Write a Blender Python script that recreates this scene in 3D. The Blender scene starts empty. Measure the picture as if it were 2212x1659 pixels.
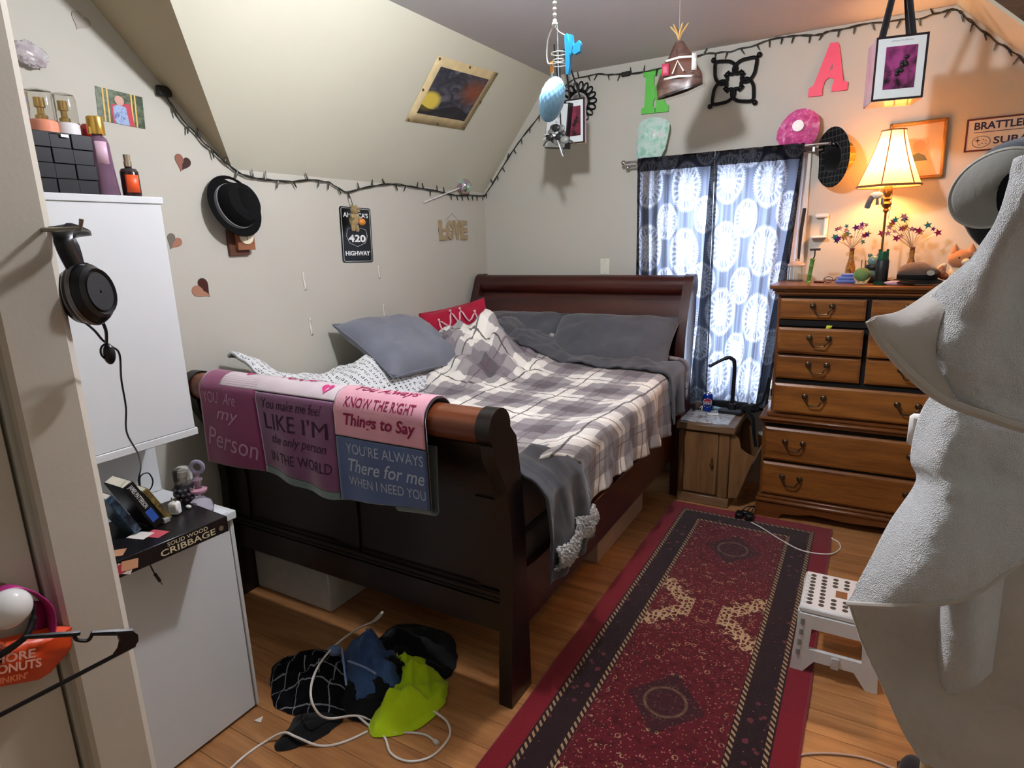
import bpy, bmesh, math, random
from mathutils import Vector, Matrix, noise
random.seed(7)
SC = bpy.context.scene
COL = SC.collection
PI = math.pi
# ------------------------------------------------------------------ camera
IW, IH, FPX, CH = 2212, 1659, 1324.0, 1.68
PITCH, YAW, ROLL = 0.2301, 0.52755, -0.03134
def cam_axes():
    cy, sy, cp, sp = math.cos(YAW), math.sin(YAW), math.cos(PITCH), math.sin(PITCH)
    fw = Vector((-sy*cp, cy*cp, -sp)); rt = Vector((cy, sy, 0)); up = rt.cross(fw)
    cr, sr = math.cos(ROLL), math.sin(ROLL)
    return rt*cr + up*sr, -rt*sr + up*cr, fw
CR, CU, CF = cam_axes()
CC = Vector((0, 0, CH))
cd = bpy.data.cameras.new('camera'); co = bpy.data.objects.new('camera', cd); COL.objects.link(co)
cd.sensor_fit = 'HORIZONTAL'; cd.sensor_width = 36; cd.lens = 36*FPX/IW; cd.clip_start = 0.02; cd.clip_end = 60
m = Matrix.Identity(4)
for i in range(3):
    m[i][0], m[i][1], m[i][2], m[i][3] = CR[i], CU[i], -CF[i], CC[i]
co.matrix_world = m
SC.camera = co
# ------------------------------------------------------------------ sky, exposure
wd = bpy.data.worlds.new('sky'); SC.world = wd; wd.use_nodes = True
bgn = wd.node_tree.nodes['Background']
bgn.inputs[0].default_value = (0.62, 0.76, 1.0, 1); bgn.inputs[1].default_value = 7.0
BULB_E, LAMP_E = 700.0, 430.0
SC.view_settings.view_transform = 'Standard'; SC.view_settings.look = 'None'
SC.view_settings.gamma = 1.0; SC.view_settings.use_curve_mapping = False
SC.view_settings.exposure = 0.42
# ------------------------------------------------------------------ pixel -> place
def ray(px, py):
    return CR*((px-IW/2)/FPX) - CU*((py-IH/2)/FPX) + CF
def onz(px, py, z=0.0):
    d = ray(px, py); return CC + d*((z-CH)/d.z)
def ony(px, py, y):
    d = ray(px, py); return CC + d*(y/d.y)
def onx(px, py, x):
    d = ray(px, py); return CC + d*(x/d.x)
def ond(px, py, dist):          # at a horizontal distance from where the photographer stands
    d = ray(px, py); return CC + d*(dist/math.hypot(d.x, d.y))
# ------------------------------------------------------------------ materials
class NT:
    def __init__(s, name):
        s.m = bpy.data.materials.new(name); s.m.use_nodes = True; s.t = s.m.node_tree
        s.t.nodes.clear(); s.out = s.t.nodes.new('ShaderNodeOutputMaterial')
    def n(s, typ, **kw):
        nd = s.t.nodes.new(typ)
        for k, v in kw.items(): setattr(nd, k, v)
        return nd
    def link(s, a, b): s.t.links.new(a, b)
    def set(s, sock, v):
        if isinstance(v, bpy.types.NodeSocket): s.link(v, sock)
        else: sock.default_value = v
    def M(s, op, a, b=None, c=None, clamp=False):
        nd = s.n('ShaderNodeMath', operation=op, use_clamp=clamp); s.set(nd.inputs[0], a)
        if b is not None: s.set(nd.inputs[1], b)
        if c is not None: s.set(nd.inputs[2], c)
        return nd.outputs[0]
    def mix(s, f, a, b, blend='MIX'):
        nd = s.n('ShaderNodeMix', data_type='RGBA', blend_type=blend)
        s.set(nd.inputs[0], f); s.set(nd.inputs[6], c4(a)); s.set(nd.inputs[7], c4(b)); return nd.outputs[2]
    def ramp(s, f, stops, interp='LINEAR'):
        nd = s.n('ShaderNodeValToRGB'); cr = nd.color_ramp; cr.interpolation = interp
        while len(cr.elements) < len(stops): cr.elements.new(0.5)
        for e, (p, c) in zip(cr.elements, stops): e.position = p; e.color = c4(c)
        s.set(nd.inputs[0], f); return nd.outputs[0]
    def uv(s):
        nd = s.n('ShaderNodeUVMap'); sp = s.n('ShaderNodeSeparateXYZ'); s.link(nd.outputs[0], sp.inputs[0])
        return sp.outputs[0], sp.outputs[1], nd.outputs[0]
    def obj(s): return s.n('ShaderNodeTexCoord').outputs['Object']
    def mapping(s, v, scale=(1,1,1), loc=(0,0,0), rot=(0,0,0)):
        nd = s.n('ShaderNodeMapping'); s.link(v, nd.inputs[0])
        nd.inputs['Location'].default_value = loc; nd.inputs['Rotation'].default_value = rot; nd.inputs['Scale'].default_value = scale
        return nd.outputs[0]
    def noise(s, v, scale=5, detail=3, rough=0.5, dist=0.0):
        nd = s.n('ShaderNodeTexNoise'); s.link(v, nd.inputs['Vector'])
        nd.inputs['Scale'].default_value = scale; nd.inputs['Detail'].default_value = detail
        nd.inputs['Roughness'].default_value = rough; nd.inputs['Distortion'].default_value = dist
        return nd.outputs['Fac']
    def voro(s, v, scale=5, feature='F1', out='Distance'):
        nd = s.n('ShaderNodeTexVoronoi', feature=feature); s.link(v, nd.inputs['Vector']); nd.inputs['Scale'].default_value = scale
        return nd.outputs[out]
    def bump(s, h, strength=0.3, dist=0.002):
        nd = s.n('ShaderNodeBump'); s.link(h, nd.inputs['Height']); nd.inputs['Strength'].default_value = strength
        nd.inputs['Distance'].default_value = dist; return nd.outputs[0]
    def pbr(s, col, rough=0.6, metal=0.0, bump=None, trans=0.0, spec=0.5, alpha=None, sheen=0.0, coat=0.0, emit=None, es=0.0, ior=1.45):
        b = s.n('ShaderNodeBsdfPrincipled')
        s.set(b.inputs['Base Color'], c4(col)); s.set(b.inputs['Roughness'], rough); s.set(b.inputs['Metallic'], metal)
        b.inputs['Specular IOR Level'].default_value = spec; b.inputs['IOR'].default_value = ior
        s.set(b.inputs['Transmission Weight'], trans); b.inputs['Sheen Weight'].default_value = sheen; b.inputs['Coat Weight'].default_value = coat
        if alpha is not None: s.set(b.inputs['Alpha'], alpha)
        if bump is not None: s.link(bump, b.inputs['Normal'])
        if emit is not None: s.set(b.inputs['Emission Color'], c4(emit)); b.inputs['Emission Strength'].default_value = es
        s.link(b.outputs[0], s.out.inputs[0]); return b
def c4(c):
    if isinstance(c, bpy.types.NodeSocket): return c
    return tuple(c)+(1.0,) if len(c) == 3 else tuple(c)
def hx(h):      # sRGB hex -> linear
    h = h.lstrip('#'); v = [int(h[i:i+2], 16)/255 for i in (0, 2, 4)]
    return tuple(x/12.92 if x <= 0.04045 else ((x+0.055)/1.055)**2.4 for x in v)
MC = {}
def plain(h, rough=0.55, metal=0.0, spec=0.5, var=0.06, scale=18, bump=0.0, trans=0.0, coat=0.0, alpha=None, ior=1.45, sheen=0.0):
    """one colour with a little mottling and fine relief"""
    key = (h, rough, metal, spec, var, scale, bump, trans, coat, alpha, ior, sheen)
    if key in MC: return MC[key]
    t = NT('mat_'+h.lstrip('#')); c = hx(h); o = t.obj(); f = t.noise(o, scale, 3)
    lo = tuple(x*(1-var) for x in c); hi = tuple(min(1, x*(1+var)) for x in c)
    col = t.ramp(f, [(0.3, lo), (0.7, hi)])
    bp = t.bump(t.noise(o, scale*14, 2), bump, 0.002) if bump else None
    t.pbr(col, rough, metal, bp, trans, spec, alpha, sheen=sheen, coat=coat, ior=ior)
    MC[key] = t.m; return t.m
def wood(name, dark, light, rough=0.35, axis=0, scale=1.0, coat=0.0, spec=0.5):
    if name in MC: return MC[name]
    t = NT(name); o = t.obj(); ri = t.n('ShaderNodeObjectInfo').outputs['Random']
    sc = [14*scale]*3; sc[axis] = 1.3*scale
    cv = t.n('ShaderNodeCombineXYZ'); t.link(t.M('MULTIPLY', ri, 9.0), cv.inputs[0]); t.link(t.M('MULTIPLY', ri, 5.0), cv.inputs[1]); t.link(t.M('MULTIPLY', ri, 7.0), cv.inputs[2])
    va = t.n('ShaderNodeVectorMath', operation='ADD'); t.link(o, va.inputs[0]); t.link(cv.outputs[0], va.inputs[1])
    f = t.noise(t.mapping(va.outputs[0], tuple(sc)), 1.6, 6, 0.62, 0.5)
    g = t.noise(t.mapping(va.outputs[0], tuple(x*5 for x in sc)), 1.5, 3, 0.6)
    col = t.ramp(t.M('ADD', t.M('MULTIPLY', f, 0.75), t.M('MULTIPLY', g, 0.25)), [(0.33, dark), (0.66, light)])
    col = t.mix(t.M('MULTIPLY', ri, 0.25), col, tuple(x*0.6 for x in dark))
    t.pbr(col, rough, 0, t.bump(g, 0.12, 0.001), spec=spec, coat=coat); MC[name] = t.m; return t.m
def cloth(name, h, h2=None, rough=0.9, weave=900, sheen=0.3, bump=0.35):
    if name in MC: return MC[name]
    t = NT(name); o = t.obj(); f = t.noise(o, 7, 3); c = hx(h); d = hx(h2) if h2 else tuple(x*0.82 for x in c)
    t.pbr(t.ramp(f, [(0.3, d), (0.7, c)]), rough, 0, t.bump(t.noise(o, weave/4, 2), bump, 0.0015), spec=0.25, sheen=sheen)
    MC[name] = t.m; return t.m
def glow(name, h, e):
    t = NT(name); n = t.n('ShaderNodeEmission'); n.inputs[0].default_value = c4(hx(h)); n.inputs[1].default_value = e
    t.link(n.outputs[0], t.out.inputs[0]); return t.m
# ------------------------------------------------------------------ mesh builder
class MB:
    def __init__(s): s.v = []; s.f = []; s.uv = {}
    def add(s, vs, fs):
        b = len(s.v); s.v += [tuple(v) for v in vs]; s.f += [tuple(i+b for i in f) for f in fs]; return s
    def box(s, x0, x1, y0, y1, z0, z1, bev=0.0):
        if x0 > x1: x0, x1 = x1, x0
        if y0 > y1: y0, y1 = y1, y0
        if z0 > z1: z0, z1 = z1, z0
        b = min(bev, (x1-x0)*.49, (y1-y0)*.49, (z1-z0)*.49)
        if b <= 0:
            vs = [(x, y, z) for x in (x0, x1) for y in (y0, y1) for z in (z0, z1)]
            return s.add(vs, [(0,1,3,2),(4,6,7,5),(0,4,5,1),(2,3,7,6),(0,2,6,4),(1,5,7,3)])
        lo = (x0, y0, z0); hi = (x1, y1, z1); vs = []; idx = {}
        for i in (0, 1):
            for j in (0, 1):
                for k in (0, 1):
                    sg = (i, j, k)
                    for a in range(3):
                        p = [0, 0, 0]
                        for q in range(3):
                            e = hi[q] if sg[q] else lo[q]
                            p[q] = e if q == a else e + (-b if sg[q] else b)
                        idx[(i, j, k, a)] = len(vs); vs.append(tuple(p))
        fs = []
        for a in range(3):
            u, w = (a+1) % 3, (a+2) % 3
            for e in (0, 1):
                c = []
                for (p, q) in ((0,0),(1,0),(1,1),(0,1)):
                    t = [0,0,0]; t[a] = e; t[u] = p; t[w] = q; c.append(idx[(t[0],t[1],t[2],a)])
                fs.append(tuple(c) if e else tuple(reversed(c)))
            for p in (0, 1):
                for q in (0, 1):
                    t0 = [0,0,0]; t1 = [0,0,0]; t0[u] = t1[u] = p; t0[w] = t1[w] = q; t0[a] = 0; t1[a] = 1
                    fs.append((idx[(*t0, u)], idx[(*t1, u)], idx[(*t1, w)], idx[(*t0, w)]))
        for i in (0, 1):
            for j in (0, 1):
                for k in (0, 1): fs.append((idx[(i,j,k,0)], idx[(i,j,k,1)], idx[(i,j,k,2)]))
        return s.add(vs, fs)
    def cyl(s, p0, p1, r0, r1=None, n=16): return s.tube([p0, p1], [r0, r0 if r1 is None else r1], n)
    def tube(s, pts, r, n=8, closed=False):
        P = [Vector(p) for p in pts]; N = len(P); R = r if isinstance(r, (list, tuple)) else [r]*N
        T = []
        for i in range(N):
            if closed: a, b = P[i-1], P[(i+1) % N]
            else: a, b = P[max(i-1, 0)], P[min(i+1, N-1)]
            d = b-a; T.append(d.normalized() if d.length > 1e-9 else Vector((0,0,1)))
        up = Vector((0,0,1)) if abs(T[0].z) < .9 else Vector((1,0,0)); u = (up - T[0]*up.dot(T[0])).normalized()
        vs = []
        for i in range(N):
            u = u - T[i]*u.dot(T[i]); u = u.normalized() if u.length > 1e-9 else T[i].orthogonal().normalized(); w = T[i].cross(u)
            for k in range(n):
                a = 2*PI*k/n; vs.append(P[i] + (u*math.cos(a) + w*math.sin(a))*R[i])
        fs = []
        for i in range(N if closed else N-1):
            j = (i+1) % N
            for k in range(n): fs.append((i*n+k, i*n+(k+1) % n, j*n+(k+1) % n, j*n+k))
        if not closed: fs += [tuple(reversed(range(n))), tuple(range((N-1)*n, N*n))]
        return s.add(vs, fs)
    def lathe(s, prof, o=(0,0,0), n=24, M=None, cap=True):
        vs = []; fs = []
        for r, z in prof:
            for k in range(n):
                a = 2*PI*k/n; p = Vector((r*math.cos(a), r*math.sin(a), z))
                vs.append((M @ p if M else p) + Vector(o))
        for i in range(len(prof)-1):
            for k in range(n): fs.append((i*n+k, i*n+(k+1) % n, (i+1)*n+(k+1) % n, (i+1)*n+k))
        if cap:
            if prof[0][0] > 1e-5: fs.append(tuple(reversed(range(n))))
            if prof[-1][0] > 1e-5: fs.append(tuple(range((len(prof)-1)*n, len(prof)*n)))
        return s.add(vs, fs)
    def prism(s, poly, d0, d1, plane='xz', M=None):
        def mp(p, d):
            q = {'xz': (p[0], d, p[1]), 'xy': (p[0], p[1], d), 'yz': (d, p[0], p[1])}[plane]
            return M @ Vector(q) if M else q
        n = len(poly); vs = [mp(p, d0) for p in poly] + [mp(p, d1) for p in poly]
        fs = [tuple(range(n)), tuple(reversed(range(n, 2*n)))] + [(i, i+n, (i+1) % n+n, (i+1) % n) for i in range(n)]
        return s.add(vs, fs)
    def ball(s, c, r, nu=16, nv=10, fn=None):
        rr = r if isinstance(r, (tuple, list)) else (r, r, r); vs = []; fs = []
        for j in range(nv+1):
            t = PI*j/nv
            for i in range(nu):
                a = 2*PI*i/nu; d = Vector((math.sin(t)*math.cos(a), math.sin(t)*math.sin(a), math.cos(t)))
                k = fn(d) if fn else 1.0
                vs.append((c[0]+d.x*rr[0]*k, c[1]+d.y*rr[1]*k, c[2]+d.z*rr[2]*k))
        for j in range(nv):
            for i in range(nu): fs.append((j*nu+i, (j+1)*nu+i, (j+1)*nu+(i+1) % nu, j*nu+(i+1) % nu))
        return s.add(vs, fs)
    def grid(s, nu, nv, fn, uvf=None, wrap=False):
        """fn(u, v) -> point; u, v in 0..1"""
        b = len(s.v); vs = []; n = nu if wrap else nu+1
        for j in range(nv+1):
            for i in range(n):
                u, v = i/nu, j/nv; vs.append(tuple(fn(u, v)))
                if uvf: s.uv[b+len(vs)-1] = uvf(u, v)
        fs = []
        for j in range(nv):
            for i in range(nu): fs.append((j*n+i, j*n+(i+1) % n, (j+1)*n+(i+1) % n, (j+1)*n+i))
        return s.add(vs, fs)
    def xf(s, M): s.v = [tuple(M @ Vector(v)) for v in s.v]; return s
    def build(s, name, mat, parent=None, smooth=True, world=False, ang=0.7, thick=0.0, sub=0, fix=True):
        me = bpy.data.meshes.new(name)
        vs = s.v
        if world and parent is not None:
            Mi = parent_matrix(parent).inverted(); vs = [tuple(Mi @ Vector(v)) for v in vs]
        me.from_pydata(vs, [], s.f)
        if s.uv:
            ul = me.uv_layers.new(name='UVMap')
            for lp in me.loops: ul.data[lp.index].uv = s.uv.get(lp.vertex_index, (0, 0))
        if fix:
            bm = bmesh.new(); bm.from_mesh(me); bmesh.ops.recalc_face_normals(bm, faces=bm.faces); bm.to_mesh(me); bm.free()
        if mat is not None: me.materials.append(mat)
        if smooth:
            me.shade_smooth(); me.set_sharp_from_angle(angle=ang)
        o = bpy.data.objects.new(name, me); COL.objects.link(o)
        if parent is not None: o.parent = parent
        if thick:
            md = o.modifiers.new('thickness', 'SOLIDIFY'); md.thickness = thick; md.offset = 0
        if sub:
            md = o.modifiers.new('smooth', 'SUBSURF'); md.levels = sub; md.render_levels = sub
        return o
def parent_matrix(o):
    M = Matrix.Translation(o.location) @ o.rotation_euler.to_matrix().to_4x4()
    return parent_matrix(o.parent) @ M if o.parent else M
def tag(o, label, cat, group=None):
    o['label'] = label; o['category'] = cat
    if group: o['group'] = group
    return o
def struct(o): o['kind'] = 'structure'; return o
def thing(name, label, cat, loc=(0,0,0), rotz=0.0, group=None, rot=None):
    o = bpy.data.objects.new(name, None); COL.objects.link(o); o.empty_display_size = 0.05
    o.location = loc; o.rotation_euler = rot if rot else (0, 0, rotz)
    return tag(o, label, cat, group)
def dup_children(src, dst):
    for ch in list(src.children):
        c = ch.copy(); COL.objects.link(c); c.parent = dst; c.matrix_parent_inverse = ch.matrix_parent_inverse.copy()
        dup_children(ch, c)
def smoothpath(pts, k=6, closed=False):
    P = [Vector(p) for p in pts]; out = []; N = len(P)
    for i in range(N if closed else N-1):
        a, b, c, d = (P[(i-1) % N], P[i], P[(i+1) % N], P[(i+2) % N]) if closed else (P[max(i-1,0)], P[i], P[i+1], P[min(i+2,N-1)])
        for q in range(k):
            t = q/k; out.append(0.5*((2*b)+(c-a)*t+(2*a-5*b+4*c-d)*t*t+(3*b-a-3*c+d)*t**3))
    if not closed: out.append(P[-1])
    return out
TXT = {}
def textmesh(s, size=1.0, ext=0.0, shear=0.0, bold=0.0, align='CENTER', space=1.0):
    """(verts, faces) of lettering in its own x/y plane, centred"""
    key = (s, shear, bold, ext, align, space)
    if key not in TXT:
        cu = bpy.data.curves.new('t', 'FONT'); cu.body = s; cu.align_x = align; cu.size = 1.0; cu.shear = shear; cu.offset = bold
        cu.extrude = ext; cu.resolution_u = 3; cu.space_character = space
        ob = bpy.data.objects.new('t', cu); COL.objects.link(ob)
        dg = bpy.context.evaluated_depsgraph_get(); dg.update()
        me = bpy.data.meshes.new_from_object(ob.evaluated_get(dg))
        vs = [tuple(v.co) for v in me.vertices]; fs = [tuple(p.vertices) for p in me.polygons]
        bpy.data.objects.remove(ob); bpy.data.curves.remove(cu); bpy.data.meshes.remove(me)
        TXT[key] = (vs, fs)
    vs, fs = TXT[key]; return [(v[0]*size, v[1]*size, v[2]*size) for v in vs], fs
def letters(s, w, h, cx=0.0, cz=0.0, y=0.0, shear=0.0, bold=0.0, mb=None, space=1.0):
    """flat lettering fitted to w x h in the local x/z plane facing -y"""
    vs, fs = textmesh(s, 1.0, 0.0, shear, bold, space=space); mb = mb or MB()
    xs = [v[0] for v in vs]; ys = [v[1] for v in vs]; x0, x1, y0, y1 = min(xs), max(xs), min(ys), max(ys)
    kx = w/(x1-x0); ky = h/(y1-y0)
    mb.add([(cx+(v[0]-(x0+x1)/2)*kx, y, cz+(v[1]-(y0+y1)/2)*ky) for v in vs], fs); return mb
def circle(r, n=32, cx=0, cy=0, ry=None): return [(cx+r*math.cos(2*PI*i/n), cy+(ry or r)*math.sin(2*PI*i/n)) for i in range(n)]
def fbm(x, y, z=0.0, o=4): return noise.fractal(Vector((x, y, z)), 1.0, 2.0, o)
# ================================================================== the room
XL, XR, YB, YR, ZC, ZK = -2.673, 1.10, 4.25, -1.2, 2.80, 2.05
XS, YV0, BV = -2.08, 2.01, 1.08            # where the left slope meets the flat ceiling, and the valley
YV1 = YV0-(ZC-ZK)/BV
DWX, DWY = -1.30, 0.565                    # the closet-door wall beside the camera and where it ends
def paint(name, h, var=0.05):
    t = NT(name); o = t.obj(); f = t.noise(o, 2.2, 4, 0.55); g = t.noise(o, 60, 3, 0.6); c = hx(h)
    col = t.ramp(f, [(0.25, tuple(x*(1-var) for x in c)), (0.75, c)])
    t.pbr(col, 0.62, 0, t.bump(g, 0.18, 0.002), spec=0.35); return t.m
WALL = paint('wall_paint', '#c1beb1'); SLOPE = paint('slope_paint', '#cbc9b4'); CEIL = paint('ceiling_paint', '#c2bfbd')
TRIMP = paint('trim_paint', '#c9c2b2', 0.08)
# floor: sub-floor with a plank of its own for every board in view
fl = struct(MB().box(XL, XR, YR, YB, -0.05, -0.006).build('floor', plain('#5a3a20', 0.8)))
WF = wood('laminate', hx('#8a5a34'), hx('#c08a57'), 0.3, axis=0, scale=0.8)
PW, rows = 0.118, 0
pm = {}
y = 0.62
while y < YB-0.001:
    y1 = min(y+PW, YB); x = XL-random.random()*0.9; w = y1-y
    while x < XR:
        x1 = x+1.22; a, b = max(x, XL), min(x1, XR)
        if b-a > 0.02:
            key = (round(b-a, 3), round(w, 3))
            if key not in pm:
                pm[key] = MB().box(0.0006, b-a-0.0006, 0.0005, w-0.0005, -0.008, 0, 0.0012).build('plank', WF, fl, smooth=False); o = pm[key]
            else:
                o = pm[key].copy(); COL.objects.link(o)
            o.location = (a, y, 0)
        x = x1
    y = y1
near = MB().box(XL, XR, YR, 0.62, -0.006, 0).build('near_boards', WF, fl, smooth=False)
# back wall with the window opening
WX0, WX1, WZ0, WZ1 = -1.28, -0.45, 0.62, 2.06
XRS, XRK = 0.268, 2.80-0.92*(XR-0.268)
w = MB()
w.prism([(XL-0.1, -0.05), (XR+0.1, -0.05), (XR+0.1, 0), (XL-0.1, 0)], YB, YB+0.15)
w.prism([(XL, 0), (WX0, 0), (WX0, ZC), (XS, ZC), (XL, ZK)], YB, YB+0.15)
w.prism([(WX0, 0), (WX1, 0), (WX1, WZ0), (WX0, WZ0)], YB, YB+0.15)
w.prism([(WX0, WZ1), (WX1, WZ1), (WX1, ZC), (WX0, ZC)], YB, YB+0.15)
w.prism([(WX1, 0), (XR, 0), (XR, XRK), (XRS, ZC), (WX1, ZC)], YB, YB+0.15)
struct(w.build('wall_back', WALL, smooth=False))
struct(MB().prism([(DWY-0.1, -0.05), (YB, -0.05), (YB, ZK), (YV0, ZK), (YV1, ZC), (DWY-0.1, ZC)], XL-0.1, XL, 'yz').build('wall_left', WALL, smooth=False))
s = MB(); q = [(XL, YB, ZK), (XL, YV0, ZK), (XS, YV1, ZC), (XS, YB, ZC)]
s.add(q+[(a, b, c+0.12) for a, b, c in q], [(0,1,2,3), (7,6,5,4), (0,4,5,1), (1,5,6,2), (2,6,7,3), (3,7,4,0)])
struct(s.build('ceiling_slope', SLOPE, smooth=False))
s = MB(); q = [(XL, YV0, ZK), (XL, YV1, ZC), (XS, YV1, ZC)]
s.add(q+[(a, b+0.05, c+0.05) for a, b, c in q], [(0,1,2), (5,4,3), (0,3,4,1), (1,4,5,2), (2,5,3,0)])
struct(s.build('ceiling_valley', paint('valley_shade_paint', '#b5a78c'), smooth=False))  # the cheek's brown shade is put into its paint colour
struct(MB().box(XL-0.1, XR+0.1, YR-0.1, YB+0.15, ZC, ZC+0.12).build('ceiling', CEIL, smooth=False))
s = MB(); q = [(XRS, YB, ZC), (XRS, 3.91, ZC), (XR, 3.91, XRK), (XR, YB, XRK)]
s.add(q+[(a, b, c+0.1) for a, b, c in q], [(0,1,2,3), (7,6,5,4), (0,4,5,1), (1,5,6,2), (2,6,7,3), (3,7,4,0)])
struct(s.build('ceiling_slope', SLOPE, smooth=False))
struct(MB().prism([(XRS+0.02, ZC), (XR, XRK+0.02), (XR, ZC)], 3.905, 3.93).build('trim_3', wood('dark_brown', hx('#3b2a1c'), hx('#6b4f36'), 0.6, 0), smooth=False))  # right dormer cheek, dark brown with grain
struct(MB().box(XR, XR+0.1, YR, YB, -0.05, ZC).build('wall_right', WALL, smooth=False))
struct(MB().box(XL, XR, YR-0.1, YR, -0.05, ZC).build('wall_rear', WALL, smooth=False))
# the wall beside the camera with the closet door
w = MB(); w.box(DWX-0.11, DWX, 0.452, DWY, 0, ZC); w.box(DWX-0.11, DWX, -0.42, 0.452, 2.06, ZC); w.box(DWX-0.11, DWX, YR, -0.42, 0, ZC)
w.box(XL, DWX-0.11, 0.465, DWY, 0, ZC); w.box(DWX-0.11, DWX-0.055, -0.43, 0.46, 0, 2.07)  # last box: unseen slab added behind the door to block outside light
struct(w.build('wall_door', WALL, smooth=False))
struct(MB().prism([(0.462, DWX), (0.575, DWX), (0.580, DWX+0.004), (0.562, DWX+0.024), (0.470, DWX+0.026), (0.462, DWX+0.020)], 0, 2.2, 'xy',
       Matrix(((0,1,0,0),(1,0,0,0),(0,0,1,0),(0,0,0,1)))).build('trim_1', TRIMP, smooth=False))
d = struct(MB().box(DWX-0.045, DWX-0.004, -0.40, 0.446, 0.01, 2.03, 0.002).build('door_1', TRIMP, smooth=False))
for a, b, c, e in ((-0.28, 0.0, 1.12, 1.9), (0.08, 0.33, 1.12, 1.9), (-0.28, 0.0, 0.2, 0.78), (0.08, 0.33, 0.2, 0.78)):
    MB().box(DWX-0.005, DWX+0.002, a, b, c, e, 0.004).build('door_panel', TRIMP, d, smooth=False)
# window in the back wall
wt = plain('#d8d2c4', 0.45)
wi = struct(MB().box(WX0, WX0+0.05, YB+0.02, YB+0.12, WZ0, WZ1).box(WX1-0.05, WX1, YB+0.02, YB+0.12, WZ0, WZ1).box(WX0, WX1, YB+0.02, YB+0.12, WZ1-0.05, WZ1).box(WX0, WX1, YB+0.02, YB+0.12, WZ0, WZ0+0.05).build('window_1', wt, smooth=False))
MB().box(WX0, WX1, YB+0.04, YB+0.09, 1.30, 1.36, 0.004).build('sash_bar', wt, wi, smooth=False)
gl = NT('pane_glass'); gb = gl.n('ShaderNodeBsdfTransparent'); gg = gl.n('ShaderNodeBsdfGlossy'); gg.inputs['Roughness'].default_value = 0.02
gm = gl.n('ShaderNodeMixShader'); gm.inputs[0].default_value = 0.06; gl.link(gb.outputs[0], gm.inputs[1]); gl.link(gg.outputs[0], gm.inputs[2]); gl.link(gm.outputs[0], gl.out.inputs[0])
for a, b in ((WZ0+0.05, 1.30), (1.36, WZ1-0.05)):
    MB().box(WX0+0.05, WX1-0.05, YB+0.062, YB+0.066, a, b).build('pane', gl.m, wi, smooth=False)
s = MB()
for a, b, c, e in ((WX0-0.09, WX0, WZ0-0.02, WZ1+0.09), (WX1, WX1+0.09, WZ0-0.02, WZ1+0.09), (WX0, WX1, WZ1, WZ1+0.09)): s.box(a, b, YB-0.018, YB, c, e, 0.004)
s.box(WX0-0.11, WX1+0.11, YB-0.04, YB, WZ0-0.05, WZ0-0.02, 0.004)
struct(s.build('trim_2', wt, smooth=False))
# ceiling light: the lamp that lights the room (just above the frame)
LX, LY = -0.90, 1.90
t = thing('ceiling_light', 'bare white ceiling bulb in a porcelain socket above the bed', 'lamp', (LX, LY, ZC))
MB().lathe([(0.06, 0), (0.06, -0.02), (0.035, -0.04), (0.022, -0.09), (0.022, -0.10)]).build('socket', plain('#d9d5cc', 0.3), t)
MB().lathe([(0.014, -0.10), (0.02, -0.115), (0.045, -0.155), (0.052, -0.185), (0.045, -0.215), (0.025, -0.232), (0.0, -0.236)], n=20).build('bulb', glow('bulb_glow', '#f3f5ff', BULB_E), t)
# ================================================================== the sleigh bed
BX0, BX1 = -2.62, -1.0
CHERRY = wood('cherry', hx('#2b100c'), hx('#4d1d14'), 0.3, axis=0, scale=0.6, coat=0.15)
CHERRYV = wood('cherry_upright', hx('#260e0b'), hx('#451a12'), 0.3, axis=2, scale=0.6, coat=0.15)
CHERRY_SHADE = wood('cherry_shaded', hx('#0d0605'), hx('#1a0c0a'), 0.32, axis=0, scale=0.6, coat=0.1)  # footboard faces away from the bulb; its shade is put into this colour
bed = thing('sleigh_bed', 'dark cherry wooden sleigh bed with rolled headboard and footboard', 'bed', ((BX0+BX1)/2, 2.85, 0))
def arc(cy, cz, r, a0, a1, n=10): return [(cy+r*math.cos(math.radians(a0+(a1-a0)*i/n)), cz+r*math.sin(math.radians(a0+(a1-a0)*i/n))) for i in range(n+1)]
def ribbon(curve, th):
    L, R = [], []
    for i, p in enumerate(curve):
        a = Vector(curve[max(i-1, 0)]); b = Vector(curve[min(i+1, len(curve)-1)]); d = (b-a).normalized(); n = Vector((-d.y, d.x))
        L.append(tuple(Vector(p)+n*th/2)); R.append(tuple(Vector(p)-n*th/2))
    return L + R[::-1]
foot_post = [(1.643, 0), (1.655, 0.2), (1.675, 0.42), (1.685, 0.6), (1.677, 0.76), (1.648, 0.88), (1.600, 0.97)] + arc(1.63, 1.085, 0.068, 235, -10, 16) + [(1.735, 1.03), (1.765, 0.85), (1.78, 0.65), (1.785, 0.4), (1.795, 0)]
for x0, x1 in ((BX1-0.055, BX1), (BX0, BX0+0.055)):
    MB().prism(foot_post, x0, x1, 'yz').build('foot_post', CHERRY_SHADE, bed, world=True, ang=0.5)
fc = [(1.715, 0.27), (1.728, 0.42), (1.735, 0.58), (1.728, 0.76), (1.705, 0.88), (1.665, 0.98), (1.645, 1.03)]
fcs = [tuple(p) for p in (Vector((a, b, 0)) for a, b in fc)]; fcs = [(p.x, p.y) for p in smoothpath(fcs, 4)]
MB().prism(ribbon(fcs, 0.03), BX0+0.055, BX1-0.055, 'yz').build('foot_panel', CHERRY_SHADE, bed, world=True, ang=0.5)
def off(c, d):
    out = []
    for i, p in enumerate(c):
        a = Vector(c[max(i-1, 0)]); b = Vector(c[min(i+1, len(c)-1)]); t_ = (b-a).normalized(); out.append((p[0]-t_.y*d, p[1]+t_.x*d))
    return out
def seg(c, z0, z1): return [p for p in c if z0-0.001 <= p[1] <= z1+0.001]
fr = off(fcs, 0.019)
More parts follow.
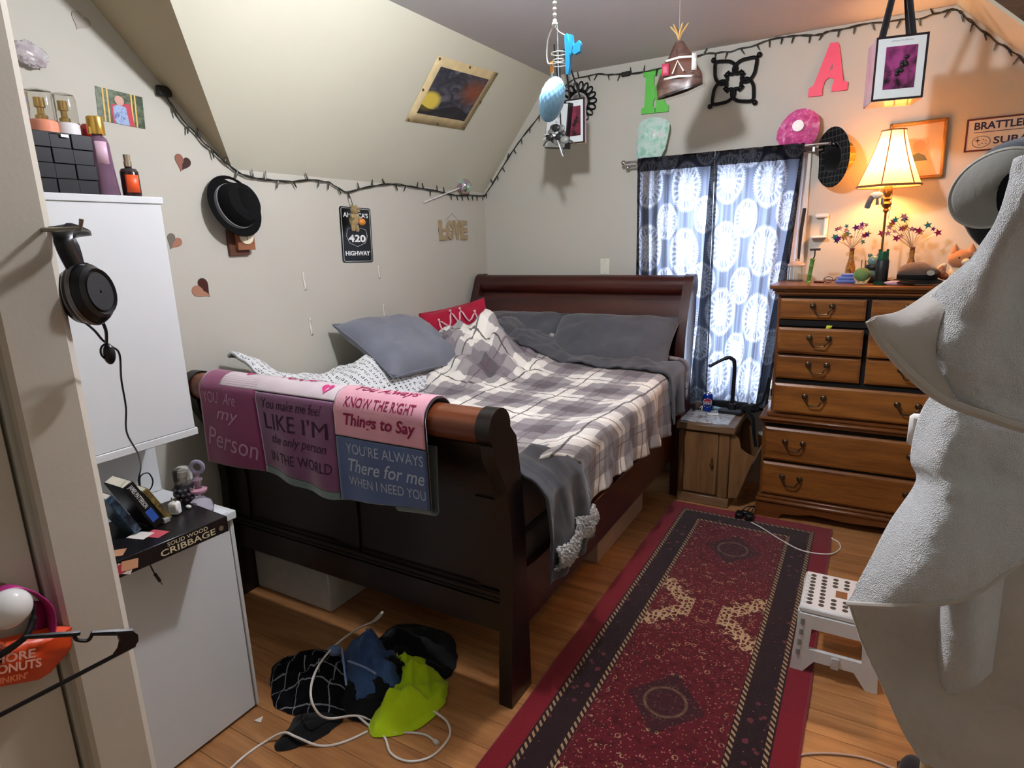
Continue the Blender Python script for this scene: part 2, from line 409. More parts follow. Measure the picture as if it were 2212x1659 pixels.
for z0, z1 in ((0.27, 0.42), (0.80, 1.03)): MB().prism(ribbon(seg(fr, z0, z1), 0.012), BX0+0.055, BX1-0.055, 'yz').build('foot_rail', CHERRY_SHADE, bed, world=True, ang=0.5)
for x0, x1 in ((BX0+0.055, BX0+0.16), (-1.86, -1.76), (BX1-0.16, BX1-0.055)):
    MB().prism(ribbon(seg(fr, 0.40, 0.82), 0.0115), x0, x1, 'yz').build('foot_stile', CHERRY_SHADE, bed, world=True, ang=0.5)
for z in (0.405, 0.425): MB().tube([(BX0+0.05, 1.69, z), (BX1-0.05, 1.69, z)], 0.006, 6).build('bead', CHERRY_SHADE, bed, world=True)
FOOTROLL = wood('cherry_lit', hx('#5a2a17'), hx('#8a4a28'), 0.28, axis=0, scale=0.6, coat=0.2)  # light on the roll is put into a paler cherry colour
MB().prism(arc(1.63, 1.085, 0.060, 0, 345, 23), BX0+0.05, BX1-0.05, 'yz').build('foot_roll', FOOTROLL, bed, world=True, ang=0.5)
# headboard
hc = [(3.93, 0.25), (3.93, 0.6), (3.935, 0.85), (3.955, 1.05), (4.0, 1.22), (4.06, 1.33)]
hcs = [(p.x, p.y) for p in smoothpath([Vector((a, b, 0)) for a, b in hc], 4)]
MB().prism(ribbon(hcs, 0.03), BX0+0.05, BX1-0.03, 'yz').build('head_panel', CHERRY, bed, world=True, ang=0.5)
head_post = [(3.80, 0), (3.80, 0.6), (3.815, 0.85), (3.85, 1.05), (3.90, 1.2), (3.955, 1.31)] + arc(4.06, 1.36, 0.075, 160, -60, 16) + [(4.10, 1.18), (4.06, 1.0), (4.03, 0.8), (4.02, 0.4), (4.02, 0)]
for x0, x1 in ((BX1-0.03, BX1+0.03), (BX0-0.01, BX0+0.05)):
    MB().prism(head_post, x0, x1, 'yz').build('head_post', CHERRYV, bed, world=True, ang=0.5)
MB().prism(arc(4.05, 1.36, 0.068, 0, 345, 23), BX0+0.045, BX1-0.025, 'yz').build('head_roll', CHERRY, bed, world=True, ang=0.5)
hr = off(hcs, 0.021)
MB().prism(ribbon(seg(hr, 1.12, 1.27), 0.014), BX0+0.05, BX1-0.03, 'yz').build('head_rail', CHERRY, bed, world=True, ang=0.5)
for x0, x1 in ((BX0+0.05, BX0+0.17), (-1.86, -1.76), (BX1-0.14, BX1-0.03)):
    MB().prism(ribbon(seg(hr, 0.6, 1.2), 0.0125), x0, x1, 'yz').build('head_stile', CHERRYV, bed, world=True, ang=0.5)
for x0, x1 in ((BX1-0.03, BX1-0.002), (BX0+0.002, BX0+0.03)):
    MB().box(x0, x1, 1.76, 3.9, 0.27, 0.50, 0.004).build('side_rail', CHERRY, bed, world=True)
MB().box(BX1-0.034, BX1+0.002, 1.78, 3.85, 0.49, 0.503, 0.003).build('rail_cap', CHERRY, bed, world=True)
for k in range(9): MB().box(BX0+0.03, BX1-0.03, 1.9+k*0.23, 1.98+k*0.23, 0.29, 0.31).build('slat', wood('pine', hx('#8b6a44'), hx('#b08d60'), 0.6, 0), bed, world=True, smooth=False)
# box spring and mattress
tag(MB().box(BX0+0.04, BX1-0.05, 1.80, 3.79, 0.312, 0.565, 0.02).build('box_spring', cloth('ticking', '#8d8078', '#7d7069')), 'taupe fabric box spring resting inside the bed rails', 'box spring')
mt = thing('mattress', 'grey mattress under the bedding on the sleigh bed', 'mattress', ((BX0+BX1)/2, 2.8, 0.566))
def rbox(x0, x1, y0, y1, z0, z1, r, n=6):
    return MB().box(x0, x1, y0, y1, z0, z1, r)
rbox(BX0+0.05, BX1-0.055, 1.80, 3.79, 0.566, 0.845, 0.05).build('ticking', cloth('mattress_cloth', '#6f6c6e', '#5b585b'), mt, world=True)
MB().tube(smoothpath([(BX0+0.06, 1.81, 0.62), (BX1-0.062, 1.81, 0.62), (BX1-0.062, 3.78, 0.62)], 1), 0.006, 6).build('piping', cloth('piping', '#4d4a4c'), mt, world=True)
# ------------------------------------------------------------------ plaid comforter
def plaid_mat():
    t = NT('plaid'); u, v, uvv = t.uv()
    P = 0.36
    def band(x):
        f = t.M('FRACT', t.M('DIVIDE', x, P))
        return t.ramp(f, [(0.0, (1,1,1)), (0.27, (0.45,)*3), (0.50, (0,0,0)), (0.80, (0.45,)*3)], 'CONSTANT'), f
    bu, fu = band(u); bv, fv = band(t.M('ADD', v, 0.13))
    sm = t.M('MULTIPLY', t.M('ADD', bu, bv), 0.5)
    col = t.ramp(sm, [(0.0, hx('#585055')), (0.12, hx('#7d7578')), (0.35, hx('#9a9493')), (0.47, hx('#a8a19f')), (0.62, hx('#ece6dc')), (0.9, hx('#fbf5e8'))], 'CONSTANT')
    # weft variation towards blue grey
    nz = t.noise(uvv, 3.0, 2); col = t.mix(t.M('MULTIPLY', nz, 0.15), col, hx('#8f9599'))
    def line(f, c, w): return t.M('LESS_THAN', t.M('ABSOLUTE', t.M('SUBTRACT', f, c)), w)
    ln = t.M('MAXIMUM', line(fu, 0.125, 0.012), line(fv, 0.125, 0.012)); l2 = t.M('MAXIMUM', line(fu, 0.61, 0.010), line(fv, 0.61, 0.010))
    col = t.mix(t.M('MULTIPLY', ln, 0.85), col, hx('#2c2526')); col = t.mix(t.M('MULTIPLY', l2, 0.7), col, hx('#5d4448'))
    o = t.obj(); bp = t.bump(t.M('ADD', t.noise(o, 160, 2), t.M('MULTIPLY', t.noise(o, 22, 3), 2.0)), 0.35, 0.003)
    t.pbr(col, 0.92, 0, bp, spec=0.2, sheen=0.3); return t.m
PLAID = plaid_mat(); CHAR = cloth('charcoal_cotton', '#4b4c50', '#3e3f44'); 
com = thing('comforter', 'plaid grey and cream comforter with charcoal underside spread over the bed', 'comforter', (-1.6, 2.8, 0.85))
def bump2(x, y, cx, cy, sx, sy, h): return h*math.exp(-((x-cx)/sx)**2-((y-cy)/sy)**2)
def topz(x, y):
    z = 0.872+0.012*fbm(x*3, y*3, 1)+0.010*fbm(x*9, y*7, 3)
    z += bump2(x, y, -2.20, 3.20, 0.30, 0.30, 0.26)+bump2(x, y, -2.02, 3.42, 0.30, 0.22, 0.08)+bump2(x, y, -1.5, 3.4, 0.7, 0.3, 0.035)
    k = bump2(x, y, -2.12, 3.20, 0.42, 0.40, 1.0)
    z += k*(0.085*abs(fbm(x*7, y*6, 9))+0.035*math.sin(x*17+y*11+4*fbm(x*4, y*4, 2)))
    z += 0.012*bump2(x, y, -1.9, 2.5, 0.5, 0.5, 1.0)*math.sin(x*14-y*9)
    return z
XE = -1.02                       # where the comforter turns down over the bed side
def drape(s, y, hem, out=0.0, lo=0.0, zt=None):
    """s = distance past the edge; falls over the side with folds that open towards the hem"""
    r = 0.055; q = s/r
    z0 = topz(XE, y) if zt is None else zt
    if q < PI/2: return (XE+r*math.sin(q)+out, z0-r+r*math.cos(q))
    d = s-r*PI/2; k = min(1, d/0.3)
    fold = 0.020*k*math.sin(y*26+2.2*fbm(y*3, d*2, 5)) + 0.014*k*fbm(y*9, d*5, 8)
    return (XE+r+0.012*k+fold+out, z0-r-d)
def left_edge(y):        # the comforter is pulled back from the wall side
    pts = [(1.82, -1.74), (2.2, -1.86), (2.6, -2.28), (3.0, -2.44), (3.5, -2.46), (3.9, -2.46)]
    for (a, b), (c, d) in zip(pts, pts[1:]):
        if y <= c: return b+(d-b)*max(0, (y-a))/(c-a)
    return pts[-1][1]
def head_edge(x): return 3.52-0.10*(x+1.0)+0.0    # where the charcoal turn-down starts
Y0C, Y1C = 1.815, 3.50
def comf(u, v):
    y = Y0C+(Y1C-Y0C)*v; xl = left_edge(y); hem = 0.355-0.03*math.sin(v*5)
    T = (XE-xl); s = u*(T+hem)
    if s > T-0.08: y = y+(1-v)*0.36*min(1, (s-T+0.08)/0.20)
    if s < T:
        x = xl+s; yy = y+0.10*(x-XE)*-1*v*0.3
        return (x, yy, max(topz(x, yy), 0.86))
    x, z = drape(s-T, y, hem); return (x, y+0.03*fbm(y*4, s*3, 11), z)
def comf_uv(u, v):
    y = Y0C+(Y1C-Y0C)*v; xl = left_edge(y); return (xl+u*(XE-xl+0.30), y)
# rows near the foot fall away as the charcoal corner, so the plaid starts a little further in on the side
mb = MB(); mb.grid(150, 110, comf, comf_uv); mb.build('plaid_side', PLAID, com, world=True, ang=3, thick=0.012)
# charcoal turn-down at the head with a plaid hem showing
def turn(u, v):
    # u across the bed and down the side, v from the fold towards the pillows
    xl = -2.12; T = XE-xl; s = u*(T+0.34); 
    if s < T:
        x = xl+s; y = 3.42+0.02*fbm(x*4, 1)+v*0.30
        z = topz(x, 3.45)+0.022+0.030*math.sin(PI*v)+0.016*fbm(x*7, v*4, 21)+0.02*math.sin(x*22+v*4)*v*(1-v)
        return (x, y-0.06*(XE-x)*(1-v), z)
    y = 3.42+v*0.36; x, z = drape(s-T, y, 0.4, 0.026, zt=topz(XE, 3.45)+0.02)
    return (x, y+0.10*(s-T)*(0.2-v), z+0.02*math.sin(PI*v))
MB().grid(90, 24, turn, lambda u, v: (u, v)).build('charcoal_turn_down', CHAR, com, world=True, ang=3, thick=0.01)
def hemf(u, v):
    xl = -1.86; T = XE-xl; s = u*(T+0.28)
    if s < T:
        x = xl+s; y = 3.70+0.01*fbm(x*5, 2)-0.05*(XE-x)*0; return (x, y+v*0.05, topz(x, 3.45)+0.040+0.012*fbm(x*9, 3)+0.012*math.sin(PI*v))
    y = 3.74+v*0.05; x, z = drape(s-T, y, 0.4, 0.034, zt=topz(XE, 3.45)+0.035); return (x, y, z)
MB().grid(80, 5, hemf, lambda u, v: (u*1.2, 3.7+v*0.05)).build('turned_hem', PLAID, com, world=True, ang=3, thick=0.012)
# charcoal corner at the foot where the underside shows
def fcor(v, d):
    k = min(1, d/0.25); return 0.014*k*math.sin(v*15+2.5*d*4+1.2*fbm(v*3, d*4, 4))
def corner(u, v):
    y = 1.80+0.40*v*(0.55+0.45*min(1, u*1.6)); d = u*0.50
    if d < 0.10: return (XE-0.10+d+0.02, y, topz(XE, y)+0.018-0.035*(d/0.1)**2)
    d -= 0.10
    return (XE+0.02+0.060*min(1, d/0.06)**0.6+0.02*min(1, d/0.3)+fcor(v, d)+0.012, y, topz(XE, y)-0.017-d)
MB().grid(44, 44, corner, lambda u, v: (u, v)).build('charcoal_corner', CHAR, com, world=True, ang=3, thick=0.010)
# fleecy throw peeping out under the comforter at the foot
SHERPA = cloth('sherpa', '#dcdad6', '#6f6c6a', weave=420, bump=1.0)
def sher(u, v):
    y = 1.82+0.37*u; d = 0.285+0.015*math.sin(u*9)+0.085*v
    w = 0.010*fbm(u*46, v*14, 3)+0.006*fbm(u*110, v*34, 7)
    return (XE+0.128+fcor(u, d)+0.016*math.sin(PI*v)+w, y, 0.868-d+0.10*u*0.35+0.006*fbm(u*60, 2))
tag(MB().grid(140, 34, sher, lambda u, v: (u, v)).build('fleece_throw', SHERPA, ang=3, thick=0.010), 'shaggy pale grey fleece edge hanging at the foot of the bed', 'blanket')
# patterned sheet heaped along the wall side
def sheet_mat():
    t = NT('letter_sheet'); u, v, uvv = t.uv(); S = 26.0
    cu = t.M('SUBTRACT', t.M('FRACT', t.M('MULTIPLY', u, S)), 0.5); cv = t.M('SUBTRACT', t.M('FRACT', t.M('MULTIPLY', v, S)), 0.5)
    iu = t.M('FLOOR', t.M('MULTIPLY', u, S)); iv = t.M('FLOOR', t.M('MULTIPLY', v, S))
    rnd = t.M('FRACT', t.M('MULTIPLY', t.M('SINE', t.M('ADD', t.M('MULTIPLY', iu, 12.9), t.M('MULTIPLY', iv, 78.2))), 437.5))
    bx = t.M('MAXIMUM', t.M('ABSOLUTE', t.M('MULTIPLY', cu, 1.7)), t.M('ABSOLUTE', cv))
    ring = t.M('MULTIPLY', t.M('LESS_THAN', bx, 0.34), t.M('GREATER_THAN', bx, 0.19))
    cut = t.M('GREATER_THAN', t.M('ADD', t.M('MULTIPLY', cu, t.M('SUBTRACT', rnd, 0.5)), t.M('MULTIPLY', cv, t.M('SUBTRACT', t.M('FRACT', t.M('MULTIPLY', rnd, 7)), 0.5))), -0.06)
    ink = t.M('MULTIPLY', ring, cut)
    ln = t.M('LESS_THAN', t.M('ABSOLUTE', cv), 0.03)
    col = t.mix(t.M('MULTIPLY', ln, 0.0), hx('#e2e4e4'), hx('#99aaaa'))
    gl = t.M('GREATER_THAN', t.M('ABSOLUTE', cu), 0.47); col = t.mix(t.M('MULTIPLY', gl, 0.35), col, hx('#aeb8ba'))
    col = t.mix(ink, col, hx('#2a2c30')); o = t.obj()
    t.pbr(col, 0.9, 0, t.bump(t.noise(o, 30, 3), 0.3, 0.004), spec=0.2, sheen=0.2); return t.m
SHEET = sheet_mat()
def heap(u, v):       # u along the bed (foot to head), v from wall side to middle
    y = 1.80+u*1.30; x = -2.60+v*(0.50+0.04*u)
    pl = 0.5+0.5*math.tanh((0.80-v)*7)
    z = 0.868+0.115*pl*(1.0-0.25*u)+0.20*math.exp(-(u/0.20)**2)*max(0, 1-v)**0.6+0.10*math.exp(-((u-0.55)/0.20)**2-((v-0.45)/0.28)**2)
    z += (0.030*fbm(u*6, v*4, 31)+0.016*math.sin(u*15+v*11+2*fbm(u*3, v*3, 8)))*pl
    z = 0.860+(z-0.860)*min(1, (1-v)*5)
    return (x, y, z)
sh = MB().grid(90, 50, heap, lambda u, v: (u*1.3, v*0.95)).build('bed_sheet', SHEET, ang=3, thick=0.014)
tag(sh, 'white sheet printed with small black letters bunched along the wall', 'sheet')
# pillows
def pillow(name, label, cat, M, sx, sy, th, mat, seed=0, group=None, wr=0.02):
    def f(u, v, side):
        a, b = u*2-1, v*2-1; e = (1-abs(a)**3.2)*(1-abs(b)**3.2); h = th*max(0, e)**0.55
        x = a*sx*(1-0.07*(1-b*b)*abs(a)**4); y = b*sy*(1-0.07*(1-a*a)*abs(b)**4)
        z = side*h+wr*fbm(a*2.2+seed, b*2.2, side*3)*e**0.5+wr*0.5*math.sin(a*7+b*5+seed)*abs(a*b)
        return M @ Vector((x, y, z))
    o = thing(name, label, cat, M.translation, 0, group)
    p = MB()
    p.grid(28, 20, lambda u, v: f(u, v, 1), lambda u, v: (u*2*sx, v*2*sy)); p.grid(28, 20, lambda u, v: f(u, v, -1), lambda u, v: (u*2*sx, v*2*sy))
    p.build('cover', mat, o, world=True, ang=3)
    rim = [M @ Vector((a*sx*(1-0.07*(1-b*b)*abs(a)**4), b*sy*(1-0.07*(1-a*a)*abs(b)**4), wr*fbm(a*2.2+seed, b*2.2, 0)*0)) for a, b in
           [(-1+2*i/12, -1) for i in range(12)]+[(1, -1+2*i/12) for i in range(12)]+[(1-2*i/12, 1) for i in range(12)]+[(-1, 1-2*i/12) for i in range(12)]]
    MB().tube(rim, 0.005, 5, closed=True).build('seam', mat, o, world=True)
    return o
def frame(c, ex, ey):
    ex = Vector(ex).normalized(); ey = Vector(ey); ey = (ey-ex*ey.dot(ex)).normalized(); ez = ex.cross(ey)
    M = Matrix.Identity(4)
    for i in range(3): M[i][0], M[i][1], M[i][2], M[i][3] = ex[i], ey[i], ez[i], c[i]
    return M
PILC = cloth('pillow_charcoal', '#505156', '#45464b'); PILB = cloth('pillow_slate', '#777b86', '#6a6e79')
pillow('pillow', 'charcoal pillow propped on the headboard near the window curtain', 'pillow', frame((-1.42, 3.70, 1.02), (1, 0.05, 0), (0, 0.75, 0.55)), 0.42, 0.25, 0.085, PILC, 1)
pillow('pillow', 'charcoal pillow propped on the headboard nearer the wall corner', 'pillow', frame((-2.16, 3.72, 1.02), (1, 0, 0), (0, 0.75, 0.55)), 0.36, 0.25, 0.08, PILC, 5)
pillow('pillow', 'taupe pillow lying under the charcoal one nearest the window', 'pillow', frame((-1.30, 3.62, 0.905), (1, 0, 0), (0, 1, 0.04)), 0.30, 0.20, 0.045, cloth('pillow_taupe', '#6d6460', '#5d5450'), 9)
pillow('pillow', 'slate blue pillow slumped on the letter sheet against the wall', 'pillow', frame((-2.36, 2.80, 1.10), (0.06, 0.98, -0.05), (0.86, -0.12, -0.50)), 0.34, 0.26, 0.10, PILB, 13)
RPC = (-2.45, 3.50, 1.07)
rp = pillow('throw_pillow', 'red throw pillow with a white crown print beside the headboard', 'pillow', frame(RPC, (0.62, 0.72, 0.16), (-0.30, 0.10, 0.72)), 0.24, 0.19, 0.06, cloth('red_satin', '#b3173a', '#9d1232'), 3)
RM = frame(RPC, (0.62, 0.72, 0.16), (-0.30, 0.10, 0.72))
cw = MB()
pts = [(-0.10, -0.06), (-0.13, 0.05), (-0.07, 0.00), (-0.035, 0.09), (0, 0.01), (0.035, 0.09), (0.07, 0.00), (0.13, 0.05), (0.10, -0.06)]
def onred(a, b): 
    e = (1-abs(a/0.25)**3.2)*(1-abs(b/0.20)**3.2); sd = 1 if RM.to_3x3().col[2].dot(CC-RM.translation) > 0 else -1
    return RM @ Vector((a, b, sd*(0.06*max(0, e)**0.55+0.016)))
cw.tube([onred(a, b) for a, b in smoothpath([Vector((p[0], p[1]+0.04, 0)) for p in pts], 3, True) for a, b in [(a, b)]] if False else [onred(p.x, p.y) for p in smoothpath([Vector((q[0], q[1]+0.04, 0)) for q in pts], 3, True)], 0.006, 5, closed=True)
for yb in (-0.045, -0.07): cw.tube([onred(-0.10+0.2*i/8, yb+0.03) for i in range(9)], 0.005, 5)
for p in ((-0.13, 0.10), (-0.035, 0.145), (0.035, 0.145), (0.13, 0.10)): cw.ball(onred(*p), 0.010, 8, 6)
cw.build('crown_print', plain('#e9b9bf', 0.7), rp, world=True)
# ================================================================== chest of drawers
OAK = wood('oak', hx('#5c3112'), hx('#a0662a'), 0.33, axis=0, scale=0.9, coat=0.15)
OAKD = wood('oak_frame', hx('#5a3114'), hx('#7d4a1e'), 0.35, axis=0, scale=0.9, coat=0.1)
OAKV = wood('oak_upright', hx('#5a3114'), hx('#7d4a1e'), 0.35, axis=2, scale=0.9, coat=0.1)
BRASS = plain('#4a3a2a', 0.35, 0.85, var=0.2); GAPSHADE = plain('#0d0907', 0.9)  # near-black colour standing in for shade in the drawer gaps
DF, DB = 3.735, 4.11
dr = thing('dresser', 'tall oak chest of drawers with brass bail pulls beside the window', 'dresser', (0.013, 3.97, 0))
MB().box(-0.434, 0.460, DF+0.02, DB, 0.655, 1.34, 0.003).build('upper_case', OAKV, dr, world=True)
MB().box(-0.470, 0.496, DF+0.02, DB, 0.10, 0.60, 0.003).build('lower_case', OAKV, dr, world=True)
s = MB(); s.box(-0.452, 0.478, DF-0.012, DB, 1.340, 1.358, 0.005); s.box(-0.462, 0.488, DF-0.025, DB, 1.358, 1.372, 0.005); s.box(-0.475, 0.501, DF-0.045, DB, 1.372, 1.392, 0.006)
s.build('top', OAKD, dr, world=True)
s = MB(); s.box(-0.49, 0.516, DF-0.03, DB, 0.612, 0.632, 0.008); s.box(-0.478, 0.504, DF-0.012, DB, 0.594, 0.612, 0.005); s.box(-0.45, 0.476, DF-0.005, DB, 0.632, 0.66, 0.006)
s.build('waist_moulding', OAKD, dr, world=True)
s = MB(); s.box(-0.482, 0.508, DF-0.020, DB, 0.098, 0.122, 0.008); s.box(-0.476, 0.502, DF-0.008, DB, 0.122, 0.14, 0.005)
s.build('base_moulding', OAKD, dr, world=True)
ap = [(-0.482, 0), (-0.482, 0.10), (0.508, 0.10), (0.508, 0), (0.38, 0), (0.36, 0.035), (0.28, 0.042), (0.2, 0.060), (0.013, 0.050), (-0.17, 0.060), (-0.25, 0.042), (-0.33, 0.035), (-0.355, 0.0)]
s = MB(); s.prism(ap, DF-0.008, DF+0.012); s.box(-0.482, -0.462, DF+0.012, DB, 0, 0.10); s.box(0.488, 0.508, DF+0.012, DB, 0, 0.10)
s.build('plinth', OAKD, dr, world=True, smooth=False)
MB().box(-0.42, 0.446, DF+0.017, DF+0.0205, 0.67, 1.33).box(-0.455, 0.48, DF+0.017, DF+0.0205, 0.145, 0.59).build('gap_shade', GAPSHADE, dr, world=True, smooth=False)  # dark sheets painted in for the shade between the drawers
def pull(parent, x, y, z, sc=1.0):
    s = MB()
    for sx in (-1, 1):
        s.lathe([(0.017*sc, 0), (0.016*sc, 0.004), (0.009*sc, 0.008), (0.0075*sc, 0.016), (0.012*sc, 0.021), (0.010*sc, 0.027), (0, 0.030)], (x+sx*0.047*sc, y, z+0.008), 12, Matrix.Rotation(PI/2, 3, 'X'))
    b = [(x-0.047*sc, y-0.022, z+0.006), (x-0.044*sc, y-0.026, z-0.006), (x-0.034*sc, y-0.028, z-0.018), (x-0.030*sc, y-0.028, z-0.029), (x-0.018*sc, y-0.028, z-0.035), (x+0.018*sc, y-0.028, z-0.035), (x+0.030*sc, y-0.028, z-0.029), (x+0.034*sc, y-0.028, z-0.018), (x+0.044*sc, y-0.026, z-0.006), (x+0.047*sc, y-0.022, z+0.006)]
    s.tube(smoothpath(b, 3), 0.0042, 7)
    s.build('pull', BRASS, parent, world=True)
def drawer(x0, x1, z0, z1, pulls, out=0.0):
    y1, y0 = DF+0.015-out, DF-0.006-out; b = 0.012
    p = [(x0, y1, z0), (x1, y1, z0), (x1, y1, z1), (x0, y1, z1), (x0, y0+0.007, z0), (x1, y0+0.007, z0), (x1, y0+0.007, z1), (x0, y0+0.007, z1),
         (x0+b, y0, z0+b), (x1-b, y0, z0+b), (x1-b, y0, z1-b), (x0+b, y0, z1-b)]
    s = MB(); s.add(p, [(0,1,2,3), (4,5,1,0), (5,6,2,1), (6,7,3,2), (7,4,0,3), (8,9,5,4), (9,10,6,5), (10,11,7,6), (11,8,4,7), (11,10,9,8)])
    if out: s.box(x0+0.02, x1-0.02, y1, DF+0.3, z0+0.01, z0+0.02); s.box(x0+0.02, x0+0.032, y1, DF+0.3, z0+0.02, z1-0.025); s.box(x1-0.032, x1-0.02, y1, DF+0.3, z0+0.02, z1-0.025)
    d = s.build('drawer', OAK, dr, world=True, smooth=False)
    for px_ in pulls: pull(d, px_, y0, (z0+z1)/2+0.012)
xm = 0.013
drawer(-0.418, xm-0.012, 1.205, 1.318, [-0.206]); drawer(xm+0.012, 0.444, 1.205, 1.318, [0.232])
drawer(-0.418, xm-0.012, 1.016, 1.160, [-0.208], 0.025); drawer(xm+0.012, 0.444, 1.016, 1.160, [0.234], 0.025)
drawer(-0.418, xm-0.012, 0.866, 1.004, [-0.207]); drawer(xm+0.012, 0.444, 0.866, 1.004, [0.233])
drawer(-0.418, 0.444, 0.668, 0.838, [-0.209, 0.235], 0.02)
drawer(-0.455, 0.481, 0.368, 0.566, [-0.294, 0.320]); drawer(-0.455, 0.481, 0.150, 0.350, [-0.296, 0.322])
MB().box(-0.42, 0.446, DF+0.005, DF+0.02, 1.168, 1.198).build('gap_shade_strip', GAPSHADE, dr, world=True, smooth=False)  # black strip standing in for the shade over the open drawers
tagp = MB().add([(0,0,0), (0.03,0,0.012), (0.035,-0.01,0.03), (0.008,-0.006,0.03)], [(0,1,2,3)])
o = tagp.build('paper_note', plain('#c9d63a', 0.7), thick=0.002); o.location = (-0.185, DF-0.012, 1.148); tag(o, 'yellow-green paper corner poking out of an open drawer', 'paper')
# ================================================================== nightstand with magazine rack
NSW = wood('pecan', hx('#5e4126'), hx('#8a6640'), 0.4, axis=2, scale=0.8); NST = wood('pecan_top', hx('#5e4630'), hx('#86694a'), 0.35, axis=0, scale=0.8)
NX0, NX1, NY0, NY1, NZ = -0.975, -0.635, 3.735, 4.20, 0.535
ns = thing('nightstand', 'small brown wooden nightstand with a marbled top and side magazine rack', 'nightstand', ((NX0+NX1)/2, 3.97, 0))
MB().box(NX0+0.015, NX1-0.015, NY0+0.02, NY1, 0.06, NZ-0.045, 0.003).build('case', NSW, ns, world=True)
MB().box(NX0-0.005, NX1+0.015, NY0-0.015, NY1+0.005, NZ-0.045, NZ, 0.006).build('top', NST, ns, world=True)
MB().box(NX0+0.01, NX1-0.01, NY0+0.005, NY1, 0, 0.06, 0.004).build('plinth', NST, ns, world=True)
def marble(name, a, b):
    t = NT(name); o = t.obj(); f = t.noise(o, 9, 6, 0.6, 1.8); t.pbr(t.ramp(f, [(0.35, a), (0.5, b), (0.62, tuple(x*0.6 for x in a))]), 0.12, spec=0.5); return t.m
MB().box(NX0+0.01, NX1-0.035, NY0+0.03, NY1-0.02, NZ-0.002, NZ+0.004, 0.002).build('marble_inlay', marble('marble_top', hx('#8f8f8a'), hx('#c4c4bf')), ns, world=True)
dd = MB().box(NX0+0.045, NX1-0.085, NY0+0.004, NY0+0.021, 0.075, NZ-0.055, 0.006).build('door', NSW, ns, world=True)
s = MB(); s.lathe([(0.008, 0), (0.007, 0.008), (0.012, 0.014), (0.008, 0.022), (0, 0.024)], (NX1-0.115, NY0+0.004, 0.28), 10, Matrix.Rotation(PI/2, 3, 'X')); s.prism(circle(0.008, 12, NX1-0.115, 0.28, 0.045), NY0+0.001, NY0+0.005)
s.build('knob', plain('#6d5532', 0.35, 0.8), dd, world=True)
for x0, x1 in ((NX0+0.012, NX0+0.042), (NX1-0.080, NX1-0.018)): MB().box(x0, x1, NY0+0.008, NY0+0.024, 0.06, NZ-0.05, 0.004).build('stile', NSW, ns, world=True)
rk = [(NX1-0.012, 0.07), (NX1+0.04, 0.075), (NX1+0.12, 0.33), (NX1+0.125, 0.36), (NX1+0.08, 0.375), (NX1+0.05, 0.40), (NX1+0.035, 0.46), (NX1+0.01, 0.48), (NX1-0.012, 0.48)]
MB().prism(rk, NY0+0.015, NY0+0.03).build('rack_end', NSW, ns, world=True, smooth=False)
MB().prism(rk, NY1-0.03, NY1-0.015).build('rack_end', NSW, ns, world=True, smooth=False)
s = MB(); s.add([(NX1+0.04, NY0+0.03, 0.08), (NX1+0.04, NY1-0.03, 0.08), (NX1+0.115, NY1-0.03, 0.31), (NX1+0.115, NY0+0.03, 0.31)], [(0,1,2,3)]); s.build('rack_side', NSW, ns, world=True, thick=0.012, smooth=False)
# ================================================================== white hutch cabinet on the left
WHT = plain('#d3d6d6', 0.32, var=0.02, scale=3); WHE = plain('#c9cbc8', 0.35, var=0.03)
hu = thing('hutch_cabinet', 'white hutch cabinet with an open niche between base and upper cupboard', 'cabinet', (-2.08, 0.92, 0))
MB().box(-2.27, -2.005, 0.615, 1.215, 1.085, 1.825, 0.002).build('upper_body', WHE, hu, world=True)
MB().box(-2.003, -1.985, 0.62, 1.213, 1.082, 1.828, 0.002).build('upper_door', WHT, hu, world=True)
MB().box(-2.28, -1.980, 0.610, 1.220, 1.827, 1.848, 0.002).build('upper_top', WHT, hu, world=True)
MB().box(-2.28, -1.982, 0.610, 1.220, 1.056, 1.081, 0.002).build('upper_shelf', WHT, hu, world=True)
MB().box(-2.28, -2.262, 0.610, 1.215, 0.80, 1.056, 0.001).build('back_panel', WHT, hu, world=True)
MB().box(-2.29, -1.875, 0.615, 1.205, 0.0, 0.768, 0.002).build('base_body', WHE, hu, world=True)
MB().box(-1.874, -1.856, 0.62, 1.200, 0.012, 0.765, 0.002).build('base_panel', WHT, hu, world=True)
MB().box(-1.872, -1.853, 1.203, 1.216, 0.012, 0.765, 0.002).build('edge_strip', WHE, hu, world=True)
MB().box(-2.29, -1.838, 0.610, 1.222, 0.768, 0.798, 0.003).build('worktop', WHT, hu, world=True)
